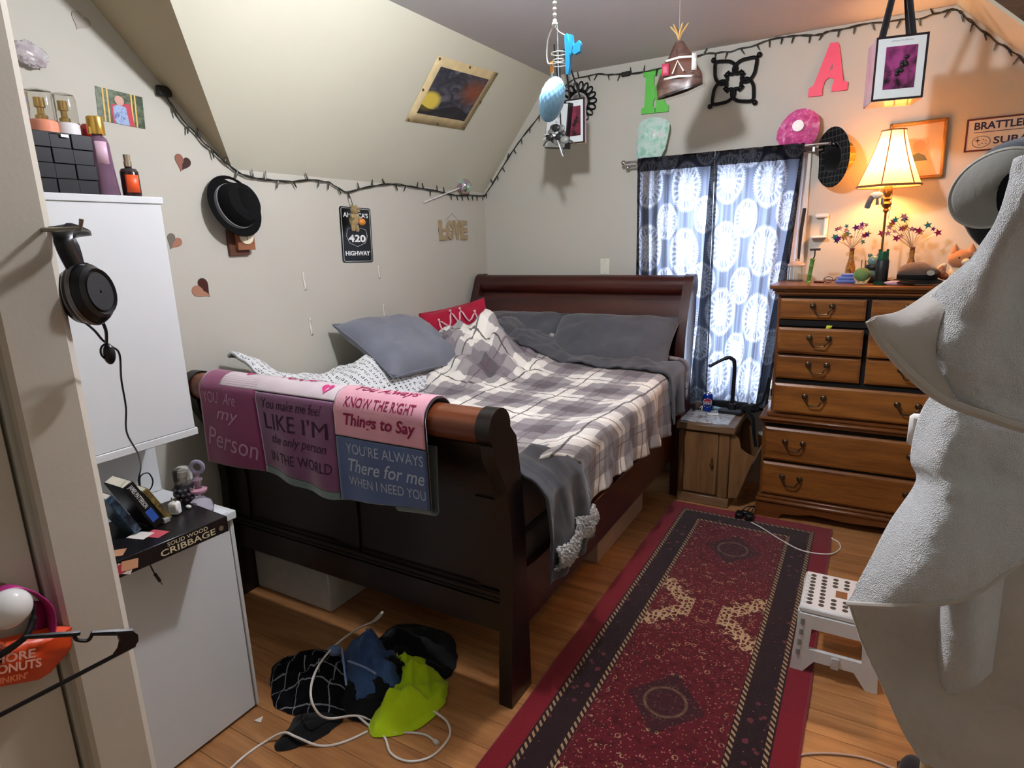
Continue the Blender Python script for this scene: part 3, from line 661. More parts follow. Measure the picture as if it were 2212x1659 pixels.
# ================================================================== Persian runner rug
def rug_mat(W, L):
    t = NT('persian_rug'); u, v, uvv = t.uv()
    du = t.M('SUBTRACT', W/2, t.M('ABSOLUTE', u)); dv = t.M('SUBTRACT', L/2, t.M('ABSOLUTE', v)); d = t.M('MINIMUM', du, dv)
    cv = t.n('ShaderNodeCombineXYZ'); t.link(t.M('ABSOLUTE', u), cv.inputs[0])
    per = 1.28; vm = t.M('SUBTRACT', t.M('MULTIPLY', t.M('FRACT', t.M('DIVIDE', t.M('ADD', v, 10*per+0.64-RUGV), per)), per), per/2)
    t.link(t.M('ABSOLUTE', vm), cv.inputs[1]); sv = cv.outputs[0]
    n1 = t.noise(sv, 26, 3, 0.6); n2 = t.noise(sv, 60, 2, 0.5)
    red = hx('#57101a'); dk = hx('#241014'); cr = hx('#b59a6c'); pk = hx('#a8545a')
    # field: deep red with scattered cream and pink motifs
    col = t.mix(t.M('GREATER_THAN', n1, 0.56), red, hx('#480c15'))
    v1 = t.voro(sv, 27, 'F1'); ringm = t.M('MULTIPLY', t.M('GREATER_THAN', v1, 0.22), t.M('LESS_THAN', v1, 0.30))
    gate = t.M('GREATER_THAN', t.noise(sv, 17, 1), 0.52)
    col = t.mix(t.M('MULTIPLY', t.M('MULTIPLY', ringm, gate), 0.6), col, cr)
    v2 = t.voro(sv, 55, 'F1'); col = t.mix(t.M('MULTIPLY', t.M('LESS_THAN', v2, 0.22), 0.6), col, pk)
    v3 = t.voro(t.mapping(sv, loc=(3.1, 1.7, 0)), 66, 'F1'); col = t.mix(t.M('MULTIPLY', t.M('LESS_THAN', v3, 0.16), 0.65), col, cr)
    # dark medallion in the middle of each repeat
    au = t.M('ABSOLUTE', u); av = t.M('ABSOLUTE', vm)
    dia = t.M('ADD', t.M('MULTIPLY', au, 1.0), t.M('MULTIPLY', av, 0.85)); dia = t.M('ADD', dia, t.M('MULTIPLY', t.M('SUBTRACT', n1, 0.5), 0.05))
    md = t.M('LESS_THAN', dia, 0.145); col = t.mix(t.M('MULTIPLY', md, t.M('ADD', 0.35, t.M('MULTIPLY', n2, 0.7))), col, hx('#26151a'))
    mr = t.M('LESS_THAN', t.M('ABSOLUTE', t.M('SUBTRACT', t.M('SQRT', t.M('ADD', t.M('MULTIPLY', au, au), t.M('MULTIPLY', av, av))), 0.075)), 0.006); col = t.mix(t.M('MULTIPLY', mr, t.M('MULTIPLY', n2, 0.3)), col, cr)
    # cream lace spandrels between the repeats
    q = t.M('SUBTRACT', t.M('SUBTRACT', 0.64, av), t.M('MULTIPLY', t.M('SUBTRACT', au, 0.05), 0.9)); dq = t.M('ABSOLUTE', q)
    lace = t.M('LESS_THAN', t.M('ADD', dq, t.M('MULTIPLY', t.M('SUBTRACT', n1, 0.5), 0.16)), 0.058)
    lace = t.M('MULTIPLY', lace, t.M('GREATER_THAN', au, 0.06))
    le = t.voro(sv, 42, 'DISTANCE_TO_EDGE'); lace = t.M('MULTIPLY', lace, t.M('LESS_THAN', le, 0.13))
    col = t.mix(t.M('MULTIPLY', lace, 0.85), col, hx('#b39d74'))
    # borders
    def inb(a, b): return t.M('MULTIPLY', t.M('GREATER_THAN', d, a), t.M('LESS_THAN', d, b))
    dash = t.M('GREATER_THAN', t.M('SINE', t.M('MULTIPLY', t.M('ADD', t.M('MULTIPLY', v, 1.0), t.M('MULTIPLY', u, 1.0)), 230)), 0.0)
    col = t.mix(inb(0.0, 0.22), col, dk)
    bm_ = t.voro(sv, 20, 'F1'); col = t.mix(t.M('MULTIPLY', inb(0.105, 0.19), t.M('MULTIPLY', t.M('LESS_THAN', bm_, 0.22), 0.7)), col, hx('#6d3038'))
    bm2 = t.voro(sv, 34, 'F1'); col = t.mix(t.M('MULTIPLY', inb(0.105, 0.19), t.M('MULTIPLY', t.M('LESS_THAN', bm2, 0.10), 0.6)), col, pk)
    for a in (0.088, 0.200): col = t.mix(t.M('MULTIPLY', inb(a, a+0.017), t.M('MULTIPLY', dash, 0.8)), col, hx('#a98c66'))
    col = t.mix(inb(-1, 0.082), col, hx('#74111f'))
    wear = t.noise(uvv, 2.2, 3); col = t.mix(t.M('MULTIPLY', t.M('GREATER_THAN', wear, 0.75), 0.3), col, dk)
    o = t.obj(); t.pbr(col, 0.95, 0, t.bump(t.noise(o, 420, 2), 0.5, 0.003), spec=0.1, sheen=0.25); return t.m
RW, RY0, RY1 = 0.91, 0.95, 3.70; RXC = -0.514; RUGV = 1.93-(RY0+RY1)/2
def rugz(x, y): return 0.009+0.0015*fbm(x*5, y*3, 2)+0.004*math.exp(-((y-3.45)/0.10)**2)*(0.5+0.5*math.sin(x*9))
mb = MB(); mb.grid(24, 70, lambda u, v: (RXC+(u-.5)*RW+0.006*fbm(v*7, 1 if u > .5 else 5)*(abs(u-.5) > .49), RY0+v*(RY1-RY0), rugz(u*RW, RY0+v*(RY1-RY0))), lambda u, v: ((u-.5)*RW, (v-.5)*(RY1-RY0)))
rg = thing('runner_rug', 'dark red Persian-pattern runner rug on the wooden floor beside the bed', 'rug', (RXC, (RY0+RY1)/2, 0))
mb.build('pile', rug_mat(RW, RY1-RY0), rg, world=True, ang=3)
s = MB()
for sx in (-1, 1): s.tube([(RXC+sx*RW/2+0.002*math.sin(i), RY0+(RY1-RY0)*i/30, 0.006) for i in range(31)], 0.0055, 6)
s.build('bound_edge', cloth('rug_edge', '#7a1523'), rg, world=True)
# ================================================================== folding step stool
stw = plain('#d9d9d6', 0.38, var=0.03); st = thing('step_stool', 'white plastic folding step stool with a perforated top at the rug edge', 'stool', (0.03, 2.50, 0))
SX0, SX1, SY0, SY1, SZ = -0.122, 0.145, 2.345, 2.635, 0.285
MB().box(SX0, SX1, SY0, SY1, SZ-0.028, SZ, 0.008).build('top', stw, st, world=True)
dk = plain('#4a4038', 0.8)
for i in range(6):
    for j in range(9):
        x = SX0+0.032+i*0.0405; yy = SY0+0.035+j*0.0275
        if 2 <= i <= 3 and 3 <= j <= 5: continue
        MB().prism(circle(0.0102, 12, x, yy), SZ-0.001, SZ+0.0012, 'xy').build('hole', dk, st, world=True, smooth=False)
MB().box(-0.005, 0.035, 2.465, 2.515, SZ-0.001, SZ+0.0012).build('handle_slot', plain('#8a5a32', 0.8), st, world=True, smooth=False)
for i in range(8): MB().box(SX0+0.01, SX0+0.022, SY0+0.03+i*0.03, SY0+0.048+i*0.03, SZ-0.0005, SZ+0.004, 0.002).build('grip_ridge', stw, st, world=True, smooth=False)
def leg_frame(y0, y1, splay):
    a, b = SX0+0.004, SX1-0.004
    out = [(a, SZ-0.028), (b, SZ-0.028), (b+splay, 0.0), (b-0.045+splay, 0.0), (b-0.058, 0.062), (a+0.058, 0.062), (a+0.045-splay, 0.0), (a-splay, 0.0)]
    s = MB(); 
    s.prism([(a, SZ-0.028), (b, SZ-0.028), (b+splay*.35, 0.20), (a-splay*.35, 0.20)], y0, y1)
    s.prism([(a-splay*.35, 0.20), (a+0.045, 0.20), (a+0.05-splay*.5, 0.11), (a-splay*.7, 0.10)], y0, y1); s.prism([(b+splay*.35, 0.20), (b-0.045, 0.20), (b-0.05+splay*.5, 0.11), (b+splay*.7, 0.10)], y0, y1)
    s.prism([(a-splay*.7, 0.10), (a+0.05-splay*.5, 0.11), (b-0.05+splay*.5, 0.11), (b+splay*.7, 0.10), (b+splay*.8, 0.062), (a-splay*.8, 0.062)], y0, y1)
    s.prism([(a-splay*.8, 0.062), (a+0.062, 0.062), (a+0.04-splay, 0), (a-splay, 0)], y0, y1); s.prism([(b+splay*.8, 0.062), (b-0.062, 0.062), (b-0.04+splay, 0), (b+splay, 0)], y0, y1)
    return s
leg_frame(SY0-0.006, SY0+0.012, 0.02).build('leg_frame', stw, st, world=True, smooth=False)
leg_frame(SY1-0.012, SY1+0.006, 0.02).build('leg_frame', stw, st, world=True, smooth=False)
MB().box(SX0-0.004, SX0+0.010, SY0+0.05, SY1-0.05, 0.03, 0.055).box(SX0-0.004, SX0+0.01, SY0+0.012, SY0+0.05, 0.03, SZ-0.03).box(SX0-0.004, SX0+0.01, SY1-0.05, SY1-0.012, 0.03, SZ-0.03).build('side_panel', stw, st, world=True, smooth=False)
for z in (0.225, 0.18, 0.135, 0.09): MB().box(SX0+0.012-(0.285-z)*0.05, SX0+0.026-(0.285-z)*0.05, SY0-0.010, SY0-0.004, z-0.014, z+0.014, 0.003).build('vent', plain('#8b8b88', 0.6), st, world=True, smooth=False)
MB().box(0.0, 0.03, SY0-0.014, SY0-0.004, 0.055, 0.105, 0.004).build('latch', plain('#bfbfbc', 0.4), st, world=True)
# ================================================================== under the bed
s = thing('storage_bin', 'long white storage bin under the footboard end of the bed', 'bin', (-2.35, 2.0, 0))
MB().box(-2.64, -2.055, 1.775, 2.25, 0, 0.20, 0.006).build('body', plain('#b9b8b2', 0.5), s, world=True); MB().box(-2.645, -2.05, 1.77, 2.255, 0.20, 0.225, 0.005).build('lid', plain('#c4c3bd', 0.45), s, world=True)
s = thing('cardboard_box', 'tan cardboard box pushed under the side rail of the bed', 'box', (-1.35, 3.1, 0))
MB().box(-1.58, -1.115, 2.755, 3.50, 0, 0.225, 0.003).build('carton', plain('#a58a76', 0.75, var=0.08, scale=6), s, world=True); MB().box(-1.37, -1.32, 2.754, 3.501, 0.224, 0.2262).build('packing_tape', plain('#b39a72', 0.3), s, world=True, smooth=False)
# ================================================================== curtains and rod
RODY, RODZ = 4.17, 2.165
rod = thing('curtain_rod', 'double silver curtain rod with ball finials above the window', 'rod', (-0.9, RODY, RODZ))
silv = plain('#b9b6b2', 0.2, 0.9, var=0.02)
MB().tube([(-1.50, RODY, RODZ), (-0.27, RODY, RODZ+0.004)], 0.008, 10).build('pole', silv, rod, world=True)
MB().tube([(-1.48, RODY+0.035, RODZ-0.028), (-0.30, RODY+0.035, RODZ-0.024)], 0.006, 8).build('rear_pole', silv, rod, world=True)
for x, yy, z in ((-1.505, RODY, RODZ), (-1.487, RODY+0.035, RODZ-0.03)): MB().ball((x, yy, z), 0.017, 12, 8).build('finial', silv, rod, world=True)
MB().lathe([(0.004, 0), (0.012, 0.01), (0.006, 0.02), (0.014, 0.03), (0.0, 0.045)], (-0.27, RODY, RODZ+0.004), 10, Matrix.Rotation(PI/2, 3, 'Y')).build('finial', silv, rod, world=True)
for x in (-1.41, -0.345): MB().box(x-0.006, x+0.006, RODY-0.01, YB, RODZ-0.035, RODZ-0.010).build('bracket', silv, rod, world=True, smooth=False)
def curtain_mat():
    t = NT('medallion_lace'); u, v, uvv = t.uv()
    def lattice(pu, pv, ou, ov, R):
        a = t.M('DIVIDE', t.M('ADD', u, ou), pu); i = t.M('FLOOR', a)
        fu = t.M('MULTIPLY', t.M('SUBTRACT', t.M('FRACT', a), 0.5), pu)
        b = t.M('ADD', t.M('DIVIDE', t.M('ADD', v, ov), pv), t.M('MULTIPLY', t.M('FRACT', t.M('MULTIPLY', i, 0.5)), 0.16))
        fv = t.M('MULTIPLY', t.M('SUBTRACT', t.M('FRACT', b), 0.5), pv)
        r = t.M('DIVIDE', t.M('SQRT', t.M('ADD', t.M('MULTIPLY', fu, fu), t.M('MULTIPLY', fv, fv))), R); an = t.M('ARCTAN2', fv, fu)
        disc = t.M('LESS_THAN', r, 1.0)
        tooth = t.M('GREATER_THAN', t.M('SINE', t.M('MULTIPLY', an, 22)), -0.1)
        ring = t.M('MULTIPLY', t.M('MULTIPLY', t.M('GREATER_THAN', r, 0.60), t.M('LESS_THAN', r, 0.86)), tooth)
        rim = t.M('MULTIPLY', t.M('MULTIPLY', t.M('GREATER_THAN', r, 0.95), t.M('LESS_THAN', r, 1.06)), t.M('GREATER_THAN', t.M('SINE', t.M('MULTIPLY', an, 60)), 0.0))
        return disc, ring, rim
    d1, r1, m1 = lattice(0.40, 0.41, 0.06, 0.0, 0.150); d2, r2, m2 = lattice(0.40, 0.41, 0.26, 0.21, 0.112)
    d = t.M('MAXIMUM', d1, d2); r = t.M('MAXIMUM', r1, r2); mm = t.M('MAXIMUM', m1, m2)
    open_ = t.M('MULTIPLY', d, t.M('SUBTRACT', 1.0, t.M('MULTIPLY', r, 0.75)))
    open_ = t.M('MAXIMUM', open_, t.M('MULTIPLY', mm, 0.6))
    lace_ = t.M('MULTIPLY', t.M('LESS_THAN', t.voro(uvv, 42, 'DISTANCE_TO_EDGE'), 0.10), d); open_ = t.M('MULTIPLY', open_, t.M('SUBTRACT', 1.0, t.M('MULTIPLY', lace_, 0.45)))
    hem = t.M('GREATER_THAN', v, 1.515); edge = t.M('LESS_THAN', u, 0.030); edge2 = t.M('GREATER_THAN', u, t.M('ADD', 0.66, t.M('MULTIPLY', v, 0.085)))
    solid = t.M('MAXIMUM', hem, t.M('MAXIMUM', edge, edge2))
    # thread share: how much of the fabric lets daylight straight through its weave
    dif = t.n('ShaderNodeBsdfDiffuse'); t.link(t.mix(t.M('MULTIPLY', open_, t.M('SUBTRACT', 1.0, t.M('MULTIPLY', solid, 0.8))), hx('#0e0d10'), hx('#6d6b70')), dif.inputs[0])
    tr = t.n('ShaderNodeBsdfTranslucent'); t.link(t.mix(open_, hx('#a3a7b8'), hx('#e6e6ee')), tr.inputs[0])
    fac = t.M('MULTIPLY', t.M('ADD', 0.52, t.M('MULTIPLY', open_, 0.30)), t.M('SUBTRACT', 1.0, t.M('MULTIPLY', solid, 0.93)))
    mx = t.n('ShaderNodeMixShader'); t.link(fac, mx.inputs[0]); t.link(dif.outputs[0], mx.inputs[1]); t.link(tr.outputs[0], mx.inputs[2])
    t.link(mx.outputs[0], t.out.inputs[0]); return t.m
LACE = curtain_mat()
def curtain(label, xt0, xt1, xb0, xb1, seed, zb):
    o = thing('curtain', label, 'curtain', ((xt0+xt1)/2, RODY, zb), 0, 'lace curtain pair')
    def f(u, v):
        vv = 1-v; a = xt0+(xt1-xt0)*u; b = xb0+(xb1-xb0)*u; x = a+(b-a)*vv**1.3
        am = 0.012+0.014*vv
        yy = RODY-0.012+am*math.sin(u*44+seed+1.6*fbm(u*4+seed, vv*0.7))+0.010*fbm(u*9, vv*3, seed)-0.02*vv
        if v > 0.955: yy = RODY-0.013+(yy-RODY+0.013)*0.5
        z = zb+(RODZ+0.018-zb)*v
        return (x, yy, z)
    MB().grid(190, 70, f, lambda u, v: (u*0.82, v*1.6)).build('panel', LACE, o, world=True, ang=3)
    MB().tube([(xt0+0.004+(xt1-xt0-0.008)*i/20, RODY, RODZ) for i in range(21)], 0.013, 8).build('rod_pocket', cloth('black_voile', '#141317', '#0e0d10'), o, world=True)
    return o
curtain('black and white medallion lace curtain panel nearer the bed headboard', -1.405, -0.905, -1.395, -0.90, 1.0, 0.56)
curtain('black and white medallion lace curtain panel next to the oak dresser', -0.90, -0.395, -0.895, -0.50, 4.0, 0.56)
# thin white sheer showing at the dresser side
shm = NT('sheer'); a = shm.n('ShaderNodeBsdfTranslucent'); a.inputs[0].default_value = (0.9, 0.9, 0.95, 1); b = shm.n('ShaderNodeBsdfTransparent'); c = shm.n('ShaderNodeMixShader'); c.inputs[0].default_value = 0.35
shm.link(a.outputs[0], c.inputs[1]); shm.link(b.outputs[0], c.inputs[2]); shm.link(c.outputs[0], shm.out.inputs[0])
sc = MB().grid(40, 30, lambda u, v: (-0.58+0.19*u-0.05*(1-v)*u*0.6, RODY+0.035+0.010*math.sin(u*25), 0.9+1.2*v)).build('sheer_curtain', shm.m, ang=3); tag(sc, 'thin white sheer hanging behind the lace curtain by the dresser', 'curtain')
# ================================================================== things on and near the walls
def wloc(px, py, wall, off=0.0):
    return onx(px, py, XL+off) if wall == 'L' else ony(px, py, YB-off)
def wthing(name, label, cat, px, py, wall, off=0.0, tilt=0.0, group=None):
    return thing(name, label, cat, wloc(px, py, wall, off), rot=(0, tilt, PI/2 if wall == 'L' else 0), group=group)
def wsz(x0, y0, x1, y1, wall):
    a, b, c = wloc(x0, (y0+y1)/2, wall), wloc(x1, (y0+y1)/2, wall), wloc((x0+x1)/2, y0, wall); d = wloc((x0+x1)/2, y1, wall)
    return math.hypot(b.x-a.x, b.y-a.y), abs(c.z-d.z)
BLK = plain('#141414', 0.5); WHP = plain('#e9e7e2', 0.6); IRON = plain('#121113', 0.45, 0.5, var=0.2)
# --- fedora on the left wall
w, h = wsz(447, 380, 559, 515, 'L'); R = w/2*1.02
hat = wthing('fedora', 'black fedora with a pale grey band hung on the left wall', 'hat', 500, 450, 'L', 0.02, 0.0)
hat.rotation_euler = (-0.30, 0.0, PI/2+0.10)
MX = Matrix.Rotation(PI/2, 3, 'X')          # lathe axis -> towards the room (-y)
FELT = cloth('black_felt', '#070708', '#040405', sheen=0.0); e = h/w
def hatmesh(prof, n=36, dent=False):
    mb = MB(); vs = []
    for r, z in prof:
        for k in range(n):
            a = 2*PI*k/n; x, zz = r*math.cos(a), r*math.sin(a)*e
            d = z
            if dent and z > 0.06: d = z-0.030*math.exp(-(x/0.02)**2)*(1 if r < 0.06 else 0.4)
            vs.append((x, -d, zz))
    fs = [(i*n+k, i*n+(k+1) % n, (i+1)*n+(k+1) % n, (i+1)*n+k) for i in range(len(prof)-1) for k in range(n)]
    mb.add(vs, fs); return mb
hatmesh([(R*0.62, 0.012), (R*0.75, 0.008), (R*0.92, 0.014), (R, 0.026), (R*0.995, 0.031), (R*0.9, 0.020), (R*0.62, 0.018)]).build('brim', FELT, hat)
hatmesh([(R*0.72, 0.012), (R*0.715, 0.03), (R*0.68, 0.075), (R*0.60, 0.098), (R*0.42, 0.106), (R*0.2, 0.104), (0.002, 0.10)], dent=True).build('crown', FELT, hat)
hatmesh([(R*0.722, 0.014), (R*0.732, 0.022), (R*0.728, 0.038), (R*0.715, 0.040)]).build('band', cloth('grey_ribbon', '#a6a6a8', '#8f8f92'), hat)
# --- wooden clock under it
c = wthing('wooden_clock', 'small square wooden clock with a cream dial below the fedora', 'clock', 515, 524, 'L', 0.0)
w, h = wsz(490, 496, 540, 552, 'L')
MB().box(-w*0.5, w*0.35, -0.018, 0, -h*0.5, h*0.5, 0.002).build('back_board', wood('walnut', hx('#4a2a1c'), hx('#6d4330'), 0.5, 0), c)
MB().box(-w*0.25, w*0.5, -0.040, -0.018, -h*0.3, h*0.5, 0.002).build('front_board', wood('walnut_light', hx('#7d4a30'), hx('#9b6442'), 0.5, 0), c)
dl = MB().prism(circle(w*0.30, 24, w*0.14, h*0.24), -0.045, -0.040).build('dial', plain('#e6dcc0', 0.4), c)
MB().box(w*0.135, w*0.148, -0.047, -0.045, h*0.08, h*0.26).box(w*0.14, w*0.28, -0.047, -0.045, h*0.235, h*0.25).build('hands', BLK, dl, smooth=False)
# --- hearts cut from photographs
def heart2(s, n=28):
    out = []
    for i in range(n):
        a = 2*PI*i/n; x = 16*math.sin(a)**3; y = 13*math.cos(a)-5*math.cos(2*a)-2*math.cos(3*a)-math.cos(4*a); out.append((x*s/32, (y+2.5)*s/30))
    return out
def heart(px, py, size, a, b, label, tilt):
    o = wthing('photo_heart', label, 'heart', px, py, 'L', 0.0, tilt, 'photo hearts on the left wall')
    t = NT('heart_print'); g = t.obj(); sp = t.n('ShaderNodeSeparateXYZ'); t.link(g, sp.inputs[0]); f = t.M('GREATER_THAN', t.M('ADD', sp.outputs[0], t.M('MULTIPLY', t.noise(g, 40, 2), 0.02)), 0.012)
    t.pbr(t.mix(f, hx(a), hx(b)), 0.35)
    MB().prism(heart2(size), -0.003, -0.0005).build('print', t.m, o, smooth=False)
heart(393, 354, 0.075, '#8b5b4a', '#3a2420', 'dark brown photo heart stuck high beside the fedora', 0.35)
heart(374, 524, 0.070, '#6f6a60', '#a0705a', 'brown and grey photo heart half behind the white cupboard edge', 0.6)
heart(438, 627, 0.095, '#a87a62', '#43221d', 'larger tan photo heart lowest on the left wall', -0.75)
o = MB().prism(heart2(0.068), -0.003, -0.0005).build('sticker_heart', plain('#a39a8e', 0.3), smooth=False); o.location = wloc(172, 48, 'L'); o.rotation_euler = (0, 0.5, PI/2); tag(o, 'pale translucent heart sticker in the shadow under the ceiling valley', 'sticker')
# --- snapshot of a child in a swing
def rgbnoise(name, cols, scale, dist=1.0, rough=0.35):
    t = NT(name); f = t.noise(t.obj(), scale, 3, 0.6, dist); t.pbr(t.ramp(f, [(0.3+0.4*i/(len(cols)-1), hx(c)) for i, c in enumerate(cols)]), rough); return t.m
w, h = wsz(212, 200, 310, 270, 'L')
p = wthing('snapshot', 'colour snapshot of a child on a red swing pinned above the cupboard', 'photo', 261, 234, 'L', 0.0, 0.06)
MB().box(-w/2, w/2, -0.002, 0, -h/2, h/2).build('print', rgbnoise('garden_print', ['#1e2a16', '#33452a', '#5c6b48', '#2a3a20'], 30), p, smooth=False)
for x in (-0.36, -0.27, 0.24, 0.32): MB().box(w*x-0.003, w*x+0.003, -0.003, -0.002, -h/2, h/2).build('rope_print', plain('#d9b35a', 0.5), p, smooth=False)
MB().prism([(-0.2*w, -0.5*h), (-0.22*w, 0.05*h), (0.2*w, 0.2*h), (0.26*w, -0.5*h)], -0.0032, -0.0022).build('seat_print', plain('#b52a3c', 0.5), p, smooth=False)
MB().prism([(-0.16*w, -0.5*h), (-0.18*w, 0.0), (-0.05*w, 0.1*h), (0.1*w, 0.05*h), (0.15*w, -0.5*h)], -0.0038, -0.003).build('coat_print', rgbnoise('coat_print', ['#4a5f95', '#9fb4d6', '#394a7d'], 60), p, smooth=False)
MB().prism(circle(0.10*w, 16, -0.03*w, 0.22*h), -0.0042, -0.0032).build('face_print', plain('#c99b86', 0.5), p, smooth=False)
# --- crumpled pink gift film above the cupboard, small grey tab
w, h = wsz(20, 92, 102, 150, 'L')
FILM = plain('#f3dfe2', 0.12, trans=0.45, var=0.35, scale=30, spec=0.8)
o = MB().ball((0, -0.025, 0), (w/2, 0.025, h/2), 26, 16, lambda d: 0.82+0.28*abs(fbm(d.x*3, d.y*3, d.z*3))+0.08*fbm(d.x*9, d.y*9, d.z*9)).build('cellophane_bundle', FILM, ang=0.3); o.location = wloc(58, 120, 'L'); o.rotation_euler = (0, 0.25, PI/2); tag(o, 'crumpled pink and clear cellophane bundle stuck high on the wall', 'cellophane')
# --- 420 highway sign with a bear ornament
w, h = wsz(737, 447, 803, 566, 'L')
sg = wthing('highway_sign', 'black metal highway novelty sign reading 420 on the left wall', 'sign', 770, 508, 'L', 0.0, 0.03)
def rrect(w, h, r, n=5):
    out = []
    for cx, cy, a0 in ((w/2-r, h/2-r, 0), (-w/2+r, h/2-r, 90), (-w/2+r, -h/2+r, 180), (w/2-r, -h/2+r, 270)):
        out += [(cx+r*math.cos(math.radians(a0+90*i/n)), cy+r*math.sin(math.radians(a0+90*i/n))) for i in range(n+1)]
    return out
MB().prism(rrect(w, h, 0.015), -0.004, 0).build('plate', plain('#0d0f0e', 0.3), sg)
MB().tube([(x, -0.0045, z) for x, z in rrect(w*0.92, h*0.955, 0.012)], 0.0016, 4, closed=True).build('border', plain('#cfd2cc', 0.4), sg)
sh_ = [(-0.30*w, 0.10*h), (-0.15*w, 0.13*h), (0, 0.11*h), (0.15*w, 0.13*h), (0.30*w, 0.10*h), (0.34*w, -0.02*h), (0.26*w, -0.14*h), (0, -0.21*h), (-0.26*w, -0.14*h), (-0.34*w, -0.02*h)]
MB().tube([(x, -0.0045, z) for x, z in sh_], 0.0013, 4, closed=True).build('shield', plain('#cfd2cc', 0.4), sg)
letters("AMERICA'S", w*0.80, h*0.085, 0, h*0.36, -0.0047, bold=0.02).build('lettering', plain('#f2f2ee', 0.5), sg, smooth=False)
letters('420', w*0.56, h*0.135, 0, -h*0.06, -0.0047, bold=0.035).build('lettering', plain('#f2f2ee', 0.5), sg, smooth=False)
letters('HIGHWAY', w*0.80, h*0.085, 0, -h*0.33, -0.0047, bold=0.03).build('lettering', plain('#f2f2ee', 0.5), sg, smooth=False)
lf = MB()
for a in (-70, -35, 0, 35, 70):
    d = math.radians(a); lf.add([(0, -0.0048, h*0.085), (math.sin(d-0.25)*0.016, -0.0048, h*0.085+math.cos(d-0.25)*0.016), (math.sin(d)*0.030, -0.0048, h*0.085+math.cos(d)*0.030), (math.sin(d+0.25)*0.016, -0.0048, h*0.085+math.cos(d+0.25)*0.016)], [(0,1,2,3)])
lf.build('leaf_emblem', plain('#49c02c', 0.5), sg, smooth=False, fix=False)
br = wthing('bear_ornament', 'tan plush bear ornament with an orange pumpkin hanging over the highway sign', 'ornament', 763, 470, 'L', 0.045, 0.1)
FUR = cloth('tan_fur', '#a08a5e', '#83704a', weave=300, bump=0.8)
MB().ball((0, -0.005, -0.015), (0.028, 0.024, 0.042)).build('body', FUR, br)
MB().ball((0.002, -0.010, 0.042), (0.026, 0.024, 0.026)).ball((0.010, -0.033, 0.036), (0.010, 0.008, 0.008)).build('head', FUR, br)
for sx in (-1, 1):
    MB().ball((sx*0.019, -0.006, 0.064), (0.009, 0.006, 0.009), 10, 8).build('ear', FUR, br)
    MB().tube([(sx*0.022, -0.012, 0.010), (sx*0.030, -0.030, -0.010)], [0.010, 0.008], 8).build('arm', FUR, br)
    MB().tube([(sx*0.013, -0.012, -0.045), (sx*0.017, -0.018, -0.078)], [0.013, 0.010], 8).build('leg', FUR, br)
    MB().ball((0.006+sx*0.008, -0.032, 0.046), 0.0028, 6, 5).build('eye', BLK, br)
MB().ball((0.040, -0.030, -0.022), (0.026, 0.02, 0.021), 20, 10, lambda d: 1-0.10*abs(math.cos(4*math.atan2(d.y, d.x)))).build('pumpkin', plain('#d98a3a', 0.6), br)
MB().tube([(0, 0.0, 0.065), (-0.004, 0.010, 0.10), (-0.008, 0.018, 0.125)], 0.0022, 5).build('hanging_cord', BLK, br)
# --- LOVE sign
w, h = wsz(948, 475, 1008, 517, 'L')
lv = wthing('love_sign', 'small wooden cut-out sign reading LOVE near the corner', 'sign', 978, 497, 'L', 0.0)
LW = plain('#a3906f', 0.75, var=0.15, scale=40)
for i, (ch, sc_) in enumerate((('L', 1), ('O', 1), ('V', 1), ('E', 1))):
    vs, fs = textmesh(ch, 1.0, 0.0, 0.0, 0.045); x0 = min(v[0] for v in vs); x1 = max(v[0] for v in vs); y0 = min(v[1] for v in vs); y1 = max(v[1] for v in vs)
    cx = -w/2+w*(i+0.5)/4; kx = w/4*1.0/(x1-x0); ky = h/(y1-y0); m_ = MB(); n_ = len(vs)
    F = [(cx+(v[0]-(x0+x1)/2)*kx, -0.014, (v[1]-(y0+y1)/2)*ky) for v in vs]
    m_.add(F, fs); m_.add([(a, 0, b) for a, _, b in F], fs)
    ed = {}
    for f in fs:
        for a, b in zip(f, f[1:]+f[:1]): ed[(min(a, b), max(a, b))] = ed.get((min(a, b), max(a, b)), 0)+1
    m_.f += [(a, b, b+n_, a+n_) for (a, b), k in ed.items() if k == 1]
    m_.build('letter', LW, lv, smooth=False)
MB().prism(heart2(0.016), -0.0155, -0.013).xf(Matrix.Translation((-w/8, 0, 0))).build('heart_inlay', plain('#d8d0bd', 0.7), lv, smooth=False)
MB().box(-w/2, w/2, -0.006, 0, -h*0.08, h*0.08).build('back_strip', LW, lv, smooth=False)
MB().tube([(-w*0.25, -0.004, h*0.48), (0, -0.002, h*0.85), (w*0.2, -0.004, h*0.48)], 0.0012, 4).build('cord', plain('#7b6a50', 0.8), lv)
# --- leftover tape
for px, py, lab, hh in ((657, 608, 'short cream tape strip left of the highway sign', 0.10), (818, 588, 'cream tape tab under the corner of the highway sign', 0.08), (829, 672, 'cream tape strip above the slate blue pillow', 0.085), (671, 706, 'lowest cream tape strip beside the slate blue pillow', 0.10)):
    o = MB().grid(2, 8, lambda u, v: (-0.008+0.016*u, -0.001-0.003*abs(math.sin(v*5)), (v-0.5)*hh)).build('tape_strip', plain('#ddd8cb', 0.35, var=0.1), thick=0.0012, ang=3); o.location = wloc(px, py, 'L'); o.rotation_euler = (0, -0.06, PI/2); tag(o, lab, 'tape', 'tape strips on the left wall')
